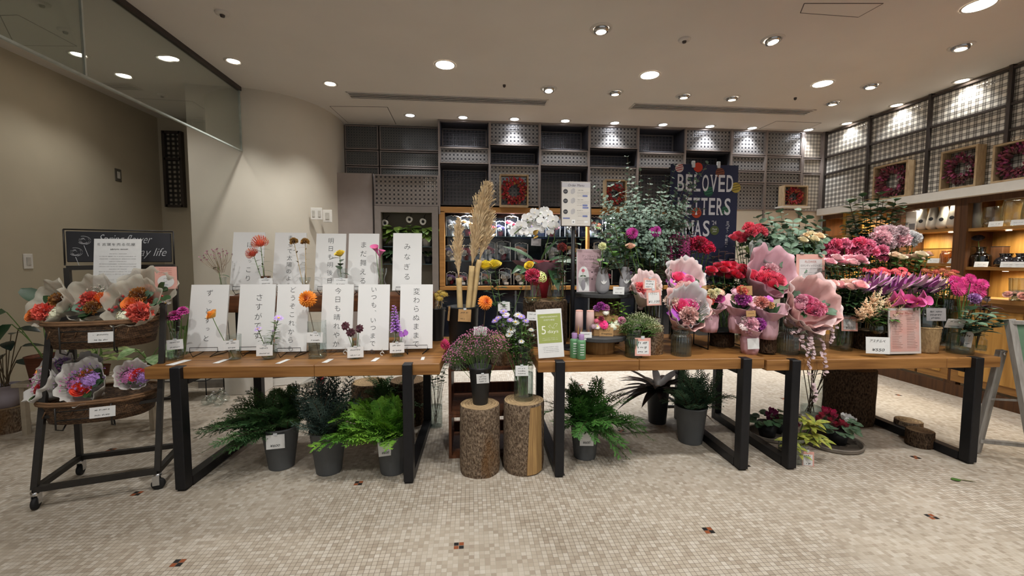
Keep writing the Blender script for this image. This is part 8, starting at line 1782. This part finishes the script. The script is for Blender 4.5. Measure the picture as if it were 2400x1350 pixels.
t = thing('tall_vase', 'slim grey vase beside the dark cabinet post', 'vase', onshelf(2284, 2, 0)); MB().lathe(smooth_prof([(.8, 0), (1, .2), (.7, .8), (.75, 1)], .05, .28), mat('grey_ceramic', '#77706a', .4), 22).build('vase_body', t); MB().lathe([(.036, .278), (.039, .283), (.03, .28)], mat('grey_ceramic'), 22).build('rim', t)
p = onshelf(2302, 2, 1); ov = vase('olive glass bottle vase with a black ranunculus', p, .075, .2, 'bottle', G_smoke, .3); flower('ranunculus', 'black purple ranunculus in the olive bottle vase', 'flower', 'rose', '#1f1218', p+Vector((0, 0, .02)), p+Vector((-.02, .02, .29)), .05, (-.5, -.3, .8), None, None, 3, .06, .03)
for px, r, h, s_ in ((2362, .08, .13, 'dark round glass vase on the middle shelf'), (2402, .085, .13, 'dark round glass vase cut by the photo edge')): t = vase(s_, onshelf(px, 2, 1), r, h, 'bulb', mat('black_glass', '#17161a', .1, spec=.8), 0)
p = onshelf(2346, 2, 1, .2); t = thing('dark_carton', 'dark upright carton behind the dark round vase', 'carton', p); MB().box((0, 0, .1), (.08, .1, .2), M_pst, None, .003).build('carton_body', t); MB().box((0, 0, .202), (.082, .102, .006), M_dark).build('lid', t)
p = onshelf(2205, 1, 1, .15); t = thing('glass_terrarium', 'large clear glass box on the middle shelf of the second cabinet', 'terrarium', p); MB().box((0, 0, .08), (.2, .34, .16), G_acrylic).build('glass_body', t); mb = MB()
for z in (.005, .158):
    for s in (-1, 1): mb.box((s*.1, 0, z), (.006, .34, .006), M_brass); mb.box((0, s*.17, z), (.2, .006, .006), M_brass)
mb.build('brass_edge', t)
for px, s_ in ((2190, 'hanging from the terrarium rim'), (2238, 'leaning beside the terrarium')): shelfcard(px, 1, 1, 'small white card '+s_)
p = onshelf(2226, 1, 1, .06); vase('amber cut glass jar before the clear terrarium', p, .065, .13, 'jar', glassmat('amber_glass', (.75, .5, .28), .1, .5), .0, rib=12)
t = thing('gilt_mirror', 'small gilt framed mirror at the cabinet corner', 'mirror', ax(1996, 556, XR-.02)+Vector((-.0, 0, 0)), math.radians(-90)); mb = MB()
q_ = ax(1975, 530, XR-.02).y-ax(2018, 530, XR-.02).y; hm = .33
for s in (-1, 1): mb.box((s*(q_/2-.02), 0, hm/2), (.04, .03, hm), M_brass, None, .006); mb.box((0, 0, .02 if s < 0 else hm-.02), (q_-.08, .03, .04), M_brass, None, .006)
mb.build('gilt_frame', t); MB().box((0, .005, hm/2), (q_-.06, .008, hm-.06), mat('mirror_pane', '#b3aa98', .08, .9, var=.02)).build('mirror_pane', t)
p = Vector((XR-.02, ax(2385, 740, XR-.02).y, ctz+.024)); ev_ = vase('bubbled clear vase of pale ranunculus on the counter behind the A-board', p, .07, .2, 'tumbler', G_ribbed, .5, rib=9)
bunch('ranunculus', 'pale pink ranunculus on the counter at the photo edge', 'flower', 'pale ranunculus on the counter', 'rose', [(2362, 690, 8), (2380, 688, 9), (2395, 694, 9)], p.y-.02, p+Vector((0, 0, .02)), ['#c9a49c', '#cfb0a4'], nl=3)
for (px, py, r, s_) in ((2180, 700, .05, 'small ribbed glass vase on the counter'), (2215, 705, .045, 'plain small glass on the counter')): p = ax(px, py, XR+.0); p.z = ctz+.023; vase(s_, p, r, .16, 'cyl', G_ribbed if r > .046 else None, .2, rib=16 if r > .046 else 0)
